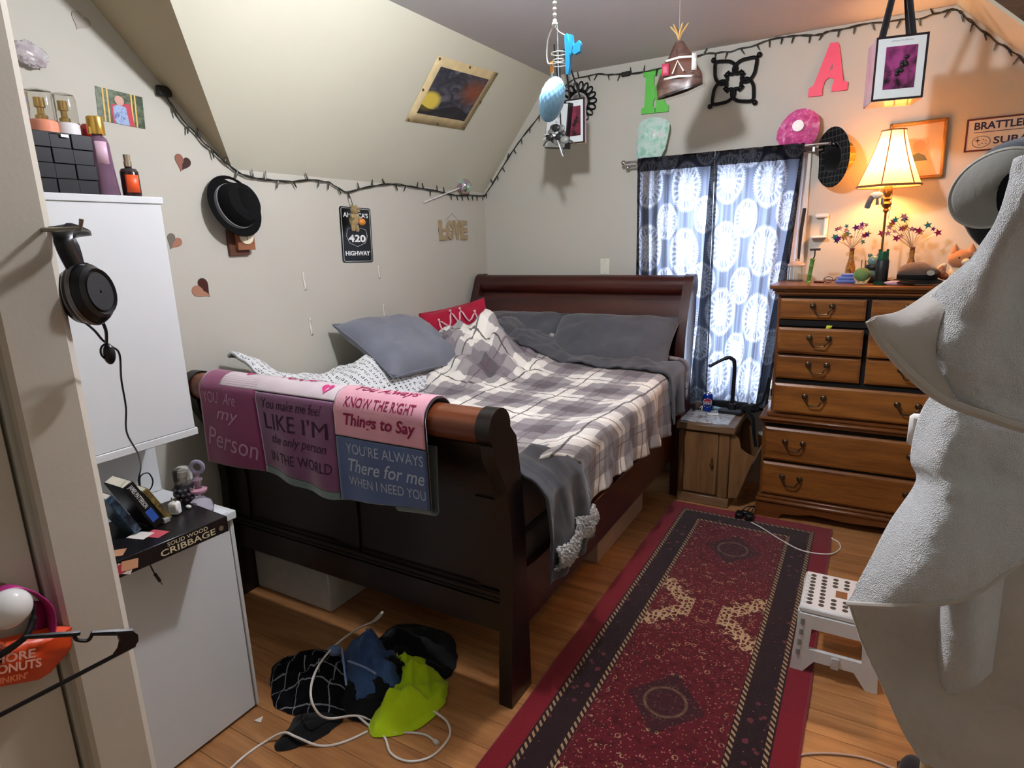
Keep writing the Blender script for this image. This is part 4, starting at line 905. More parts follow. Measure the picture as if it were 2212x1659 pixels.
# --- foil ball on a stick
fb = wthing('foil_ball', 'shiny multicoloured foil ball on a white stick tucked behind the fairy lights', 'ornament', 1003, 402, 'L', 0.055)
t = NT('foil'); vv = t.voro(t.obj(), 38, 'F1', 'Color'); t.pbr(t.mix(0.45, vv, hx('#d9d9c9')), 0.12, 0.85); MB().ball((0, 0, 0), 0.052, 20, 14, lambda d: 0.97+0.05*abs(math.sin(8*math.atan2(d.y, d.x)))).build('ball', t.m, fb)
e_ = parent_matrix(fb).inverted() @ onx(916, 437, XL+0.012); MB().tube([(-0.02, 0.02, -0.01), tuple(e_)], 0.004, 6).build('stick', WHP, fb)
# --- poster tacked to the sloping ceiling
def slope_pt(px, py, lift=0.0):
    d = ray(px, py); n = Vector((-(ZC-ZK)/(XS-XL), 0, 1)).normalized(); P0 = Vector((XL, 0, ZK)); k = (P0-n*lift-CC).dot(n)/d.dot(n); return CC+d*k
def quad_thing(name, label, cat, corners, mat, part, lift=0.0):
    c = sum(corners, Vector())/4; o = thing(name, label, cat, c); return o
crn = [slope_pt(*p, 0.004) for p in ((947, 120), (1077, 158), (1003, 281), (875, 261))]
ps = thing('poster', 'dark painted poster with a cream border tacked to the sloping ceiling', 'poster', sum(crn, Vector())/4)
def bil(c, u, v): return c[0]*(1-u)*(1-v)+c[1]*u*(1-v)+c[2]*u*v+c[3]*(1-u)*v
MB().grid(8, 6, lambda u, v: bil(crn, u, v), lambda u, v: (u, v)).build('paper', plain('#cdb98a', 0.6, var=0.1), ps, world=True, thick=0.001)
nrm = (crn[1]-crn[0]).cross(crn[3]-crn[0]).normalized(); nrm = nrm if nrm.dot(CC-crn[0]) > 0 else -nrm
t = NT('night_print'); u, v, uvv = t.uv(); f = t.noise(uvv, 5, 5, 0.6, 1.2); col = t.ramp(f, [(0.3, hx('#16161c')), (0.5, hx('#3a3a44')), (0.7, hx('#6b6a70'))])
def disc(cx, cy, r, soft): 
    dx = t.M('SUBTRACT', u, cx); dy = t.M('SUBTRACT', v, cy); rr = t.M('SQRT', t.M('ADD', t.M('MULTIPLY', dx, dx), t.M('MULTIPLY', dy, dy))); return t.M('SUBTRACT', 1.0, t.M('DIVIDE', t.M('SUBTRACT', rr, r), soft), clamp=True)
col = t.mix(disc(0.10, 0.72, 0.16, 0.08), col, hx('#d6bd4a')); col = t.mix(t.M('MULTIPLY', disc(0.88, 0.35, 0.10, 0.25), 0.8), col, hx('#8a4a2c'))
hill = t.M('GREATER_THAN', v, t.M('ADD', 0.80, t.M('MULTIPLY', t.M('SINE', t.M('MULTIPLY', u, 7)), 0.07))); col = t.mix(t.M('MULTIPLY', hill, 0.85), col, hx('#0f0d10')); t.pbr(col, 0.4)
MB().grid(6, 6, lambda u, v: bil(crn, 0.10+0.80*u, 0.13+0.72*v)+nrm*0.003, lambda u, v: (u, v)).build('picture', t.m, ps, world=True)
for u, v in ((0.03, 0.03), (0.97, 0.03), (0.97, 0.97), (0.03, 0.97), (0.5, 0.03), (0.5, 0.97), (0.02, 0.5), (0.98, 0.5)): MB().ball(bil(crn, u, v)+nrm*0.004, 0.007, 8, 6).build('tack', plain('#6e5f42', 0.3, 0.7), ps, world=True)
# --- fairy lights round the room
pathL = [(350, 190), (380, 240), (430, 297), (470, 335), (522, 376), (600, 391), (690, 390), (722, 400), (752, 414), (830, 398), (900, 405), (985, 421), (1043, 422)]
pathB = [(1048, 421), (1075, 378), (1110, 322), (1165, 250), (1230, 178), (1290, 161), (1340, 161), (1420, 150), (1520, 118), (1565, 113), (1610, 103), (1690, 80), (1760, 76), (1800, 66), (1900, 48), (1985, 40), (2040, 24), (2066, 22), (2085, 38), (2120, 66), (2160, 96), (2195, 118), (2225, 150)]
pts = [onx(px, py, XL+0.014) for px, py in pathL]+[ony(px, py, YB-0.014) for px, py in pathB]
sl = thing('fairy_lights', 'dark green string of unlit fairy lights looped along the walls', 'string lights', pts[8])
sp = smoothpath(pts, 6)
MB().tube([p+Vector((0, 0, 0.003*math.sin(i*1.3))) for i, p in enumerate(sp)], 0.0035, 5).build('wire', plain('#22231d', 0.6), sl, world=True)
MB().tube([p+Vector((0.004, -0.003, 0.005*math.sin(i*1.1+2))) for i, p in enumerate(sp)], 0.0030, 5).build('wire', plain('#22231d', 0.6), sl, world=True)
bulbm = MB().lathe([(0.0045, 0), (0.005, 0.016), (0.0038, 0.020), (0.0035, 0.034), (0.0005, 0.042)], n=7); acc = 0.0; bproto = None; rr = random.Random(3)
for i in range(1, len(sp)):
    acc += (sp[i]-sp[i-1]).length
    if acc > 0.062:
        acc = 0.0; onL = sp[i].x < XL+0.02
        if bproto is None: bo = bproto = bulbm.build('mini_bulb', plain('#2a2c24', 0.35), sl)
        else: bo = bproto.copy(); COL.objects.link(bo); bo.parent = sl
        a = rr.choice([PI, PI, PI, 0])+rr.uniform(-0.6, 0.6) if i > 40 else rr.choice([PI, 0])+rr.uniform(-0.7, 0.7)
        bo.location = sp[i]-sl.location; bo.rotation_euler = (a, 0, 0) if onL else (0, a, 0)
        if not onL: bo.location.y -= 0.004
        else: bo.location.x += 0.004
MB().box(-0.03, 0.03, -0.012, 0.008, -0.014, 0.014, 0.004).xf(Matrix.Translation(ony(1352, 160, YB-0.016))).build('plug', plain('#191a16', 0.5), sl, world=True)
MB().box(-0.012, 0.012, -0.03, 0.03, -0.02, 0.02, 0.004).xf(Matrix.Translation(onx(354, 197, XL+0.016))).build('plug', plain('#191a16', 0.5), sl, world=True)
# --- cast iron trivets
tv = wthing('iron_trivet', 'round black lattice trivet behind the hanging gift bag', 'trivet', 1250, 222, 'B', 0.012)
MB().tube([(0.075*math.cos(a), -0.004, 0.075*math.sin(a)) for a in [2*PI*i/28 for i in range(28)]], 0.007, 6, closed=True).build('inner_ring', IRON, tv)
MB().prism(circle(0.055, 24), -0.006, -0.002).build('tile', plain('#77746f', 0.4), tv, smooth=False)
for i in range(18):
    a = 2*PI*i/18; c_ = Vector((0.107*math.cos(a), -0.004, 0.107*math.sin(a))); rd = Vector((math.cos(a), 0, math.sin(a))); tg = Vector((-math.sin(a), 0, math.cos(a)))
    MB().tube([c_+rd*0.027*math.cos(b)+tg*0.016*math.sin(b) for b in [2*PI*k/12 for k in range(12)]], 0.0055, 5, closed=True).build('loop', IRON, tv)
w, h = wsz(1533, 115, 1642, 232, 'B')
tq = wthing('iron_trivet', 'black iron trivet of four hearts between the green K and pink A', 'trivet', 1586, 176, 'B', 0.012, 0.04)
for q in range(4):
    a = PI/4+q*PI/2
    def hp(x, y): # heart with tip outwards
        return (math.cos(a)*y-math.sin(a)*x)*w/0.2, (math.sin(a)*y+math.cos(a)*x)*h/0.2*0.96
    pth = [(0.006, 0.048), (0.010, 0.030), (0.026, 0.022), (0.042, 0.036), (0.040, 0.066), (0.022, 0.092), (0.0, 0.112), (-0.022, 0.092), (-0.040, 0.066), (-0.042, 0.036), (-0.026, 0.022), (-0.010, 0.030), (-0.006, 0.048)]
    MB().tube([(hp(x, y)[0], -0.006, hp(x, y)[1]) for x, y in [(p.x, p.y) for p in smoothpath([Vector((x, y, 0)) for x, y in pth], 3)]], 0.0105, 8).build('heart_scroll', IRON, tq)
    X, Z = hp(0, 0.126); MB().ball((X, -0.006, Z), 0.016, 10, 8).build('foot', IRON, tq)
    X, Z = hp(0, 0.040); MB().ball((X, -0.010, Z), 0.015, 10, 8).build('knot', IRON, tq)
# --- big letters
w, h = wsz(1388, 152, 1446, 245, 'B')
kk = wthing('letter_k', 'green slab-serif letter K on the back wall', 'letter', 1416, 198, 'B', 0.004, 0.02)
KP = [(-0.5,-0.5), (0.02,-0.5), (0.02,-0.38), (-0.06,-0.36), (-0.05,-0.22), (0.0,-0.16), (0.06,-0.22), (0.05,-0.36), (0.04,-0.5), (0.52,-0.5), (0.52,-0.36), (0.44,-0.34), (0.22,-0.04), (0.40,0.28), (0.48,0.36), (0.48,0.5), (0.10,0.5), (0.10,0.38), (0.16,0.34), (0.02,0.12), (-0.05,0.14), (-0.05,0.36), (0.0,0.38), (0.0,0.5), (-0.46,0.5), (-0.46,0.38), (-0.36,0.36), (-0.38,-0.34), (-0.5,-0.37)]
MB().prism([(x*w, z*h) for x, z in KP], -0.012, 0).build('plate', plain('#5fc44a', 0.5, var=0.03), kk, smooth=False)
w, h = wsz(1752, 95, 1836, 206, 'B')
aa = wthing('letter_a', 'hot pink slab-serif letter A on the back wall', 'letter', 1793, 150, 'B', 0.004, 0.03)
AP = [(-0.5,-0.5), (-0.5,-0.34), (-0.38,-0.28), (-0.10,0.42), (-0.06,0.5), (0.12,0.5), (0.18,0.42), (0.38,-0.26), (0.5,-0.28), (0.5,-0.44), (0.10,-0.44), (0.10,-0.34), (0.14,-0.20), (0.0,-0.16), (-0.10,-0.22), (-0.14,-0.38), (-0.12,-0.5)]
MB().prism([(x*w, z*h) for x, z in AP], -0.012, 0).build('plate', plain('#f0506f', 0.5, var=0.03), aa, smooth=False)
MB().prism([(-0.01*w, -0.02*h), (0.06*w, 0.10*h), (0.07*w, 0.0)], -0.0125, -0.011).build('counter', plain('#8b7a74', 0.8), aa, smooth=False)
# --- film-wrapped packages standing on the curtain rod
def package(label, px0, py0, px1, py1, h, mat, poly, name, core=None):
    w, hh = wsz(px0, py0, px1, py1, 'B'); o = wthing(name, label, 'package', (px0+px1)/2, (py0+py1)/2, 'B', 0.075, 0.03)
    P = smoothpath([Vector((x*w/2, 0, z*hh/2)) for x, z in poly], 2, True); n = len(P); mb = MB()
    for side in (-1, 1):
        vs = []; K = 6
        for j in range(K+1):
            t_ = j/K
            for p in P: vs.append((p.x*(1-t_), side*0.045*math.sin(t_*PI/2)+0.009*fbm(p.x*30, p.z*30, t_*6), p.z*(1-t_)))
        mb.add(vs, [(j*n+i, j*n+(i+1) % n, (j+1)*n+(i+1) % n, (j+1)*n+i) for j in range(K) for i in range(n)])
    mb.build('wrapped_body', mat, o, ang=0.5)
    if core: MB().prism(circle(w*0.14, 20, 0.02*w, 0.02*hh), -0.054, -0.040).build('label_disc', core, o, smooth=False)
    return o
t = NT('mint_film'); f = t.noise(t.obj(), 26, 3, 0.6, 0.6); t.pbr(t.ramp(f, [(0.3, hx('#8fc9b0')), (0.55, hx('#c7e6d9')), (0.7, hx('#e3c6cf'))]), 0.08, coat=0.8, spec=0.8)
package('mint green glossy wrapped package standing on the curtain rod', 1375, 256, 1443, 342, 0.2, t.m, [(-0.9, -1), (-1, 0), (-0.85, 0.8), (-0.3, 1), (0.4, 1), (1, 0.7), (0.95, 0), (0.55, -1)], 'wrapped_package')
t = NT('pink_film'); f = t.noise(t.obj(), 30, 3, 0.6, 0.8); t.pbr(t.ramp(f, [(0.3, hx('#b5307a')), (0.55, hx('#e0609f')), (0.72, hx('#f2b7d0'))]), 0.08, coat=0.8, spec=0.8)
package('hot pink glossy wrapped package with a pale centre at the end of the curtain rod', 1680, 236, 1768, 316, 0.2, t.m, [(-0.8, -0.9), (-1, -0.1), (-0.5, 0.75), (0.2, 1), (0.9, 0.6), (1, -0.3), (0.6, -1)], 'wrapped_package', plain('#d8cfc6', 0.3))
# --- plates, holder, rod beside the window
o = wthing('wall_plate', 'blank cream switch plate on the wall above the headboard', 'wall plate', 1307, 576, 'B'); MB().box(-0.036, 0.036, -0.007, 0, -0.058, 0.058, 0.003).build('plate', plain('#dfddcb', 0.4), o); 
for z in (-0.045, 0.045): MB().lathe([(0.004, 0), (0.003, 0.002), (0, 0.0025)], (0, -0.007, z), 8, MX).build('screw', plain('#bdbbaa', 0.4), o)
o = wthing('wall_holder', 'white plastic wall holder with an arm and tray beside the window', 'holder', 1768, 487, 'B')
MB().box(-0.02, 0.052, -0.035, 0, 0.045, 0.068, 0.006).build('arm', WHP, o); MB().box(0.030, 0.052, -0.018, 0, -0.06, 0.05, 0.004).build('back', WHP, o); MB().box(-0.035, 0.052, -0.06, 0, -0.075, -0.060, 0.005).build('tray', WHP, o)
o = MB().tube([ony(1738, 450, 4.14), ony(1730, 500, 4.135), ony(1724, 566, 4.13)], [0.010, 0.011, 0.007], 8).build('wooden_wand', plain('#231a16', 0.5)); tag(o, 'dark wooden wand hanging by the window next to the dresser', 'wand')
# --- plaid-crowned hat hung on the end of the rod
ph = thing('bucket_hat', 'black brimmed hat with an olive plaid crown hung by the curtain rod', 'hat', ony(1797, 340, 4.15), rot=(0.05, 0.0, -0.95))
def plaidcloth(name, a, b, c, s):
    t = NT(name); o = t.obj(); sp_ = t.n('ShaderNodeSeparateXYZ'); t.link(o, sp_.inputs[0])
    l = [t.M('LESS_THAN', t.M('FRACT', t.M('MULTIPLY', sp_.outputs[i], s)), 0.14) for i in (0, 2)]; m_ = [t.M('LESS_THAN', t.M('FRACT', t.M('MULTIPLY', t.M('ADD', sp_.outputs[i], 0.4/s), s)), 0.5) for i in (0, 2)]
    col = t.mix(t.M('MULTIPLY', t.M('ADD', m_[0], m_[1]), 0.4), hx(a), hx(b)); col = t.mix(t.M('MULTIPLY', t.M('MAXIMUM', l[0], l[1]), 0.7), col, hx(c)); t.pbr(col, 0.9, spec=0.2); return t.m
hb = MB(); hb.lathe([(0.085, 0.012), (0.11, 0.0), (0.135, -0.004), (0.139, 0.0), (0.134, 0.004), (0.11, 0.006), (0.085, 0.018), (0.083, 0.09), (0.078, 0.092), (0.079, 0.014)], n=30, M=MX, cap=False)
hb = MB(); 
for v_ in [1]: hb.lathe([(0.080, 0.006), (0.105, 0.0), (0.160, -0.005), (0.165, 0.0), (0.160, 0.004), (0.105, 0.008), (0.080, 0.012)], n=30, M=Matrix.Rotation(-PI/2, 3, 'X'), cap=False)
hb.build('brim', plaidcloth('black_check', '#0e0e0f', '#191919', '#4c4b46', 28), ph)
MB().lathe([(0.084, 0.004), (0.086, 0.05), (0.080, 0.085), (0.06, 0.105), (0.03, 0.112), (0, 0.113)], n=30, M=Matrix.Rotation(-PI/2, 3, 'X'), cap=False).build('crown', plaidcloth('olive_check', '#6b5c2a', '#857339', '#b3a05c', 24), ph)
MB().lathe([(0.082, -0.001), (0.078, 0.06), (0.05, 0.095), (0, 0.1)], n=24, M=Matrix.Rotation(-PI/2, 3, 'X'), cap=False).build('lining', cloth('hat_lining', '#0c0b0b'), ph)
# --- framed baby photo behind the lamp
w, h = wsz(1918, 262, 2042, 392, 'B'); h *= 0.97
fr_ = wthing('picture_frame', 'gold framed baby photograph on the wall behind the table lamp', 'picture', 1979, 326, 'B', 0.0, -0.02)
GOLD = plain('#a97c44', 0.35, 0.5, var=0.15)
def fbar(poly): pass
s = MB(); b = 0.018
for x0, x1, z0, z1 in ((-w/2, w/2, h/2-b, h/2), (-w/2, w/2, -h/2, -h/2+b), (-w/2, -w/2+b, -h/2, h/2), (w/2-b, w/2, -h/2, h/2)):
    MB().box(x0, x1, -0.03, 0, z0, z1, 0.006).build('frame_bar', GOLD, fr_)
MB().box(-w/2+b, w/2-b, -0.008, 0, -h/2+b, h/2-b).build('mat_board', plain('#d9c6a8', 0.6), fr_, smooth=False)
MB().box(-0.035, 0.055, -0.010, -0.008, -0.055, 0.065).build('photo', rgbnoise('sepia_print', ['#c9a98c', '#d9bfa5', '#b08d72'], 18), fr_, smooth=False)
MB().prism(circle(0.030, 20, 0.012, 0.022, 0.034), -0.0112, -0.0098).build('face_print', plain('#d59c84', 0.5), fr_, smooth=False)
MB().prism([(-0.03, -0.055), (-0.02, -0.025), (0.01, -0.012), (0.04, -0.028), (0.055, -0.055)], -0.0114, -0.0099).build('clothes_print', plain('#5f6b5e', 0.5), fr_, smooth=False)
MB().box(-w/2+b, w/2-b, -0.0165, -0.0155, -h/2+b, h/2-b).build('glazing', gl.m, fr_, smooth=False)
# --- dealer plate
x0 = ony(2090, 258, YB); x1 = ony(2090, 328, YB); ph_ = abs(x0.z-x1.z)
sb = thing('dealer_plate', 'white licence plate sign with dark border reading BRATTLEBORO SUBARU', 'sign', (x0.x+0.20, YB, (x0.z+x1.z)/2+0.0), rot=(0, -0.012, 0))
PWd, PHt = 0.40, ph_; KS = 0.40/0.31
MB().box(-PWd/2, PWd/2, -0.004, 0, -PHt/2, PHt/2, 0.002).build('plate', plain('#d9d4c8', 0.35), sb)
for x0, x1, z0, z1 in ((-PWd/2, PWd/2, PHt/2-0.008, PHt/2), (-PWd/2, PWd/2, -PHt/2, -PHt/2+0.008), (-PWd/2, -PWd/2+0.008, -PHt/2, PHt/2), (PWd/2-0.008, PWd/2, -PHt/2, PHt/2)): MB().box(x0, x1, -0.008, 0, z0, z1, 0.002).build('frame_bar', plain('#54201c', 0.4), sb)
NAVY = plain('#2b2f55', 0.5)
def fitl(s_, x0, z, hgt, ww, part, mt, bold=0.02): letters(s_, ww, hgt, x0+ww/2, z, -0.0046, bold=bold).build(part, mt, sb, smooth=False)
fitl('BRATTLEBORO', -0.128*KS, 0.034*KS, 0.030*KS, 0.262*KS, 'lettering', NAVY, 0.03); fitl('SUBARU', -0.060*KS, -0.026*KS, 0.028*KS, 0.175*KS, 'lettering', NAVY, 0.02)
MB().box(-0.128*KS, 0.13*KS, -0.0047, -0.004, 0.008*KS, 0.0105*KS).build('rule', NAVY, sb, smooth=False)
MB().tube([((-0.100+0.030*math.cos(a))*KS, -0.0045, (-0.028+0.022*math.sin(a))*KS) for a in [2*PI*i/28 for i in range(28)]], 0.0012, 4, closed=True).build('oval', NAVY, sb)
def star4(cx, cz, r): return [(cx+(r if k % 2 == 0 else r*0.28)*math.cos(PI/4*k), cz+(r if k % 2 == 0 else r*0.28)*math.sin(PI/4*k)) for k in range(8)]
for cx, cz, r in ((-0.112, -0.026, 0.011), (-0.094, -0.024, 0.004), (-0.085, -0.029, 0.004), (-0.096, -0.038, 0.004), (-0.106, -0.043, 0.004), (-0.084, -0.040, 0.004)): MB().prism(star4(cx*KS, (cz+0.004)*KS, r*KS), -0.005, -0.004).build('star', NAVY, sb, smooth=False)
# ================================================================== things hanging from the ceiling
CARD = plain('#d2d8d6', 0.45, var=0.02); BLKR = cloth('black_ribbon', '#120f12', '#0c0a0c', sheen=0.5)
def flowerprint(name, a, b, c):
    t = NT(name); o = t.obj(); f = t.noise(t.mapping(o, (1, 1, 1)), 9, 4, 0.6, 1.5); t.pbr(t.ramp(f, [(0.34, hx(a)), (0.5, hx(b)), (0.64, hx(c))]), 0.35); return t.m
FLP = flowerprint('bloom_print', '#1a0d14', '#6f2a55', '#9a3d78')
FLR = flowerprint('red_bloom_print', '#1a0d10', '#5f1a2c', '#7d2a40')
def bag(name, label, c, rz, w, h, d, ztop, text_top=None, ang=0.0, pic=None):
    """c = centre of the top front edge"""
    o = thing(name, label, 'gift bag', c, rot=(ang, 0, rz))
    MB().box(-w/2, w/2, 0.002, d, -h, 0, 0.002).build('body', plain('#c7a3ad', 0.25, var=0.15, scale=8), o)
    MB().box(-w/2, w/2, -0.002, 0.002, -h, 0).build('front_edge', plain('#1d1216', 0.4), o, smooth=False)
    MB().box(-w/2+0.008, w/2-0.010, -0.004, -0.0015, -h+0.008, -0.010).build('front_card', CARD, o, smooth=False)
    MB().box(-w*0.30, w*0.30, -0.006, -0.0035, -h*0.83, -h*0.17).build('picture', pic or FLP, o, smooth=False)
    sc_ = MB(); 
    for k in range(9):
        sc_.ball((-w*0.06+k*w*0.022+0.006*math.sin(k*2.3), -0.008, -h*0.60+0.010*k*(w/0.28)+0.010*math.sin(k*1.7)), 0.012*w/0.28, 8, 6)
    sc_.build('stamens', plain('#161013', 0.5), o)
    letters('always in bloom', w*0.42, 0.014*w/0.28, 0, -h*0.085, -0.0045, shear=0.3).build('lettering', plain('#8d8f8e', 0.6), o, smooth=False)
    MB().box(-w/2+0.002, w/2-0.002, 0.0, d, -h-0.002, -h+0.001).build('base_fold', plain('#d0b08e', 0.12, 0.3), o, smooth=False)
    return o
fb_ = ony(1895, 81, 3.45); fr2 = ony(2008, 70, 3.50); W_ = (fr2-fb_).length; zt = (fb_.z+fr2.z)/2; Hh_ = zt-ony(1930, 216, 3.47).z
rb = bag('gift_bag', 'large white gift bag with a magenta flower picture hanging above the table lamp', Vector(((fb_.x+fr2.x)/2, 3.47, zt)), 0.20, W_, Hh_, 0.17, ZC)
for sx, ex in ((-0.38, -0.16), (0.20, -0.06)):
    MB().add([(W_*sx-0.012, 0.004, 0), (W_*sx+0.012, 0.004, 0), (W_*ex+0.012, 0.02, ZC-zt), (W_*ex-0.012, 0.02, ZC-zt)], [(0,1,2,3)]).build('handle', BLKR, rb, thick=0.004)
    MB().add([(W_*(sx+0.06)-0.012, 0.124, 0), (W_*(sx+0.06)+0.012, 0.124, 0), (W_*ex+0.014, 0.04, ZC-zt), (W_*ex-0.010, 0.04, ZC-zt)], [(0,1,2,3)]).build('handle', BLKR, rb, thick=0.004)
# the smaller bag near the corner, its tag and silk flower
a = ony(1221, 215, 3.68); b = ony(1263, 211, 3.68); W2 = (b-a).length; H2 = a.z-ony(1240, 309, 3.68).z
lb = bag('gift_bag', 'small white gift bag with a dark red flower picture hanging in the corner', Vector(((a.x+b.x)/2, 3.68, (a.z+b.z)/2)), 0.0, W2, H2, 0.025, ZC, pic=FLR)
hk = ony(1219, 132, 3.72)
for sx in (-0.3, 0.25): MB().tube([(W2*sx, 0.01, 0), tuple(parent_matrix(lb).inverted() @ Vector((hk.x, hk.y, ZC)))], 0.006, 6).build('handle', BLKR, lb)
tg = thing('gift_tag', 'white card tag lettered always in bloom beside the small gift bag', 'tag', ony(1202, 272, 3.66), rot=(0, 0.13, -0.25))
wt_, ht_ = 0.17, 0.26
MB().box(-wt_/2, wt_/2, 0, 0.05, -ht_/2, ht_/2, 0.001).build('edge', plain('#17151a', 0.4), tg); MB().box(-wt_/2+0.006, wt_/2-0.006, -0.003, 0.001, -ht_/2+0.006, ht_/2-0.006).build('card', CARD, tg, smooth=False)
letters('always', 0.075, 0.030, 0, 0.055, -0.0035, shear=0.35).build('lettering', plain('#3a3a3d', 0.6), tg, smooth=False); letters('in', 0.018, 0.016, 0, 0.022, -0.0035, shear=0.35).build('lettering', plain('#3a3a3d', 0.6), tg, smooth=False); letters('bloom', 0.070, 0.028, 0, -0.008, -0.0035, shear=0.35).build('lettering', plain('#3a3a3d', 0.6), tg, smooth=False)
MB().tube([(-0.01, -0.006, 0.06+ht_/2-0.06), (-0.01, -0.008, 0.075)], 0.005, 6).build('ribbon', BLKR, tg)
MB().tube([(0.0, 0.02, ht_/2), tuple(parent_matrix(tg).inverted() @ Vector((hk.x-0.03, hk.y, ZC)))], 0.004, 6).build('hanging_cord', BLKR, tg)
fz = thing('silk_flower', 'black and silver silk flower with ribbons hanging before the gift tag', 'flower', ony(1203, 290, 3.52))
for k in range(9):
    a_ = 2*PI*k/9; rr_ = 0.032+0.010*(k % 2); MB().ball((rr_*math.cos(a_), -0.012*(k % 3), rr_*math.sin(a_)), (0.026, 0.008, 0.022), 10, 8).build('petal', (plain('#3a3b38', 0.4), plain('#6b6d68', 0.35), plain('#1b1b1c', 0.4))[k % 3], fz)
MB().ball((0.06, -0.02, -0.04), (0.03, 0.02, 0.022), 12, 8).build('knot', plain('#8a8c86', 0.3), fz)
for k, (dx, dz) in enumerate(((-0.09, -0.03), (-0.085, -0.06), (-0.08, 0.0), (0.12, -0.065), (0.045, -0.13), (0.055, -0.125))): MB().tube(smoothpath([(0, -0.01, -0.01), (dx*0.5, -0.025, dz*0.4), (dx, -0.015, dz)], 4), [0.006]*8+[0.003], 6).build('ribbon_tail', (plain('#c4c6c0', 0.3), plain('#4a4a46', 0.4))[k % 2], fz)
MB().tube([(0.03, 0.0, 0.0), tuple(parent_matrix(fz).inverted() @ ony(1207, 195, 3.58)), tuple(parent_matrix(fz).inverted() @ Vector((hk.x-0.01, 3.60, ZC)))], 0.004, 6).build('hanging_ribbon', BLKR, fz)
# brown sweets bag tied with wire
sb0 = ony(1467, 75, 3.34); tb = thing('treat_bag', 'clear cellophane treat bag of brown sweets hanging from the ceiling', 'bag', sb0)
def tbf(u, v):
    a_ = u*2*PI; k = v; rx = 0.012+0.115*min(1, k*1.35)**0.9; ry = 0.010+0.045*min(1, k*1.2); sk = 0.012*math.sin(a_*5+v*7)*k
    rx *= 1+0.05*fbm(u*7, v*5, 2); return (math.cos(a_)*(rx+sk*0.4)+0.02*k*(0.5-0), math.sin(a_)*(ry+sk*0.3), -0.02-0.255*k+0.03*k*math.cos(a_)*0.8)
celn = NT('cellophane'); ca_ = celn.n('ShaderNodeBsdfTransparent'); cb_ = celn.n('ShaderNodeBsdfGlossy'); cb_.inputs['Roughness'].default_value = 0.12; cm_ = celn.n('ShaderNodeMixShader'); cm_.inputs[0].default_value = 0.14; celn.link(ca_.outputs[0], cm_.inputs[1]); celn.link(cb_.outputs[0], cm_.inputs[2]); celn.link(cm_.outputs[0], celn.out.inputs[0]); CEL = celn.m
MB().grid(36, 20, lambda u, v: tuple(x*f for x, f in zip(tbf(u, v*0.90+0.05), (0.9, 0.9, 1)))  , wrap=True).build('sweets', rgbnoise('cocoa', ['#2e1a14', '#4d2f24', '#6a4636', '#3a221b'], 26), tb, ang=0.4)
MB().grid(36, 20, tbf, wrap=True).build('cellophane', CEL, tb, ang=0.6)
for (x0, x1, z0, z1, m_) in ((-0.085, 0.080, -0.205, -0.125, plain('#5d3a2c', 0.4)),):
    MB().grid(16, 4, lambda u, v: (-0.070+0.150*u+0.01, -0.058+0.030*abs(u-0.5)*2, -0.118-0.085*v-0.006*u)).build('printed_label', m_, tb, thick=0.002)
    MB().grid(10, 2, lambda u, v: (-0.066+0.150*u+0.01, -0.062+0.030*abs(u-0.5)*2, -0.114-0.010*v)).grid(10, 2, lambda u, v: (-0.072+0.155*u+0.01, -0.062+0.030*abs(u-0.5)*2, -0.196-0.010*v-0.006*u)).build('label_border', plain('#e3dccf', 0.5), tb, thick=0.002)
    MB().tube([(-0.01, -0.066, -0.19), (0.015, -0.068, -0.135), (0.045, -0.064, -0.185)], 0.004, 5).build('label_peak', plain('#e3dccf', 0.5), tb)
    MB().grid(3, 3, lambda u, v: (-0.066+0.035*u, -0.054+0.01*u-0.004, -0.135-0.055*v)).build('label_picture', plain('#a83a52', 0.5), tb, thick=0.002); MB().grid(3, 3, lambda u, v: (0.078+0.02*u, -0.044+0.02*u, -0.105-0.075*v)).build('side_label', plain('#dfe0da', 0.5), tb, thick=0.002)
for k in range(6):
    a_ = k*PI/3; MB().tube(smoothpath([(0, 0, -0.025), (0.012*math.cos(a_), 0.012*math.sin(a_), 0.005), (0.045*math.cos(a_), 0.03*math.sin(a_), 0.045)], 4), [0.004]*8+[0.002], 5).build('tied_end', plain('#d6b070', 0.2, 0.3), tb)
MB().tube([(0, 0, -0.02), (0, 0, ZC-sb0.z)], 0.0008, 4).build('thread', plain('#cfc6b8', 0.4), tb)
# pull chain with trinkets, right under the ceiling lamp
chx, chy = -0.925, 1.925
ch = thing('pull_chain', 'white beaded pull chain with wire loops hanging from the ceiling lamp', 'chain', (chx, chy, 2.56))
WIRE = plain('#d9d7cc', 0.25, 0.6)
bd = MB()
for k in range(14): bd.ball((chx, chy, 2.56-k*0.0165), 0.0062, 8, 6)
bd.tube([(LX, LY, 2.70), (chx, chy, 2.56)], 0.0015, 5); bd.tube([(chx, chy, 2.57), (chx, chy, 2.33)], 0.0012, 4); bd.build('beads', plain('#e8e4cf', 0.3), ch, world=True)
zq = 2.335
MB().ball((chx, chy, zq), 0.010, 10, 8).build('bell', WIRE, ch, world=True)
MB().tube(smoothpath([(chx, chy, zq), (chx-0.022, chy, zq-0.03), (chx-0.030, chy, zq-0.075), (chx-0.024, chy-0.004, zq-0.108), (chx-0.008, chy-0.006, zq-0.112)], 4), 0.0022, 5).build('wire_hook', WIRE, ch, world=True)
MB().tube(smoothpath([(chx, chy, zq), (chx+0.012, chy, zq-0.022), (chx+0.040, chy, zq-0.040)], 4), 0.0020, 5).build('wire_hook', WIRE, ch, world=True)
for zz, r_ in ((zq-0.085, 0.024), (zq-0.105, 0.018), (zq-0.118, 0.022)): MB().tube([(chx+0.012+r_*math.cos(a_), chy+r_*math.sin(a_), zz) for a_ in [2*PI*i/16 for i in range(16)]], 0.0018, 5, closed=True).build('wire_ring', WIRE, ch, world=True)
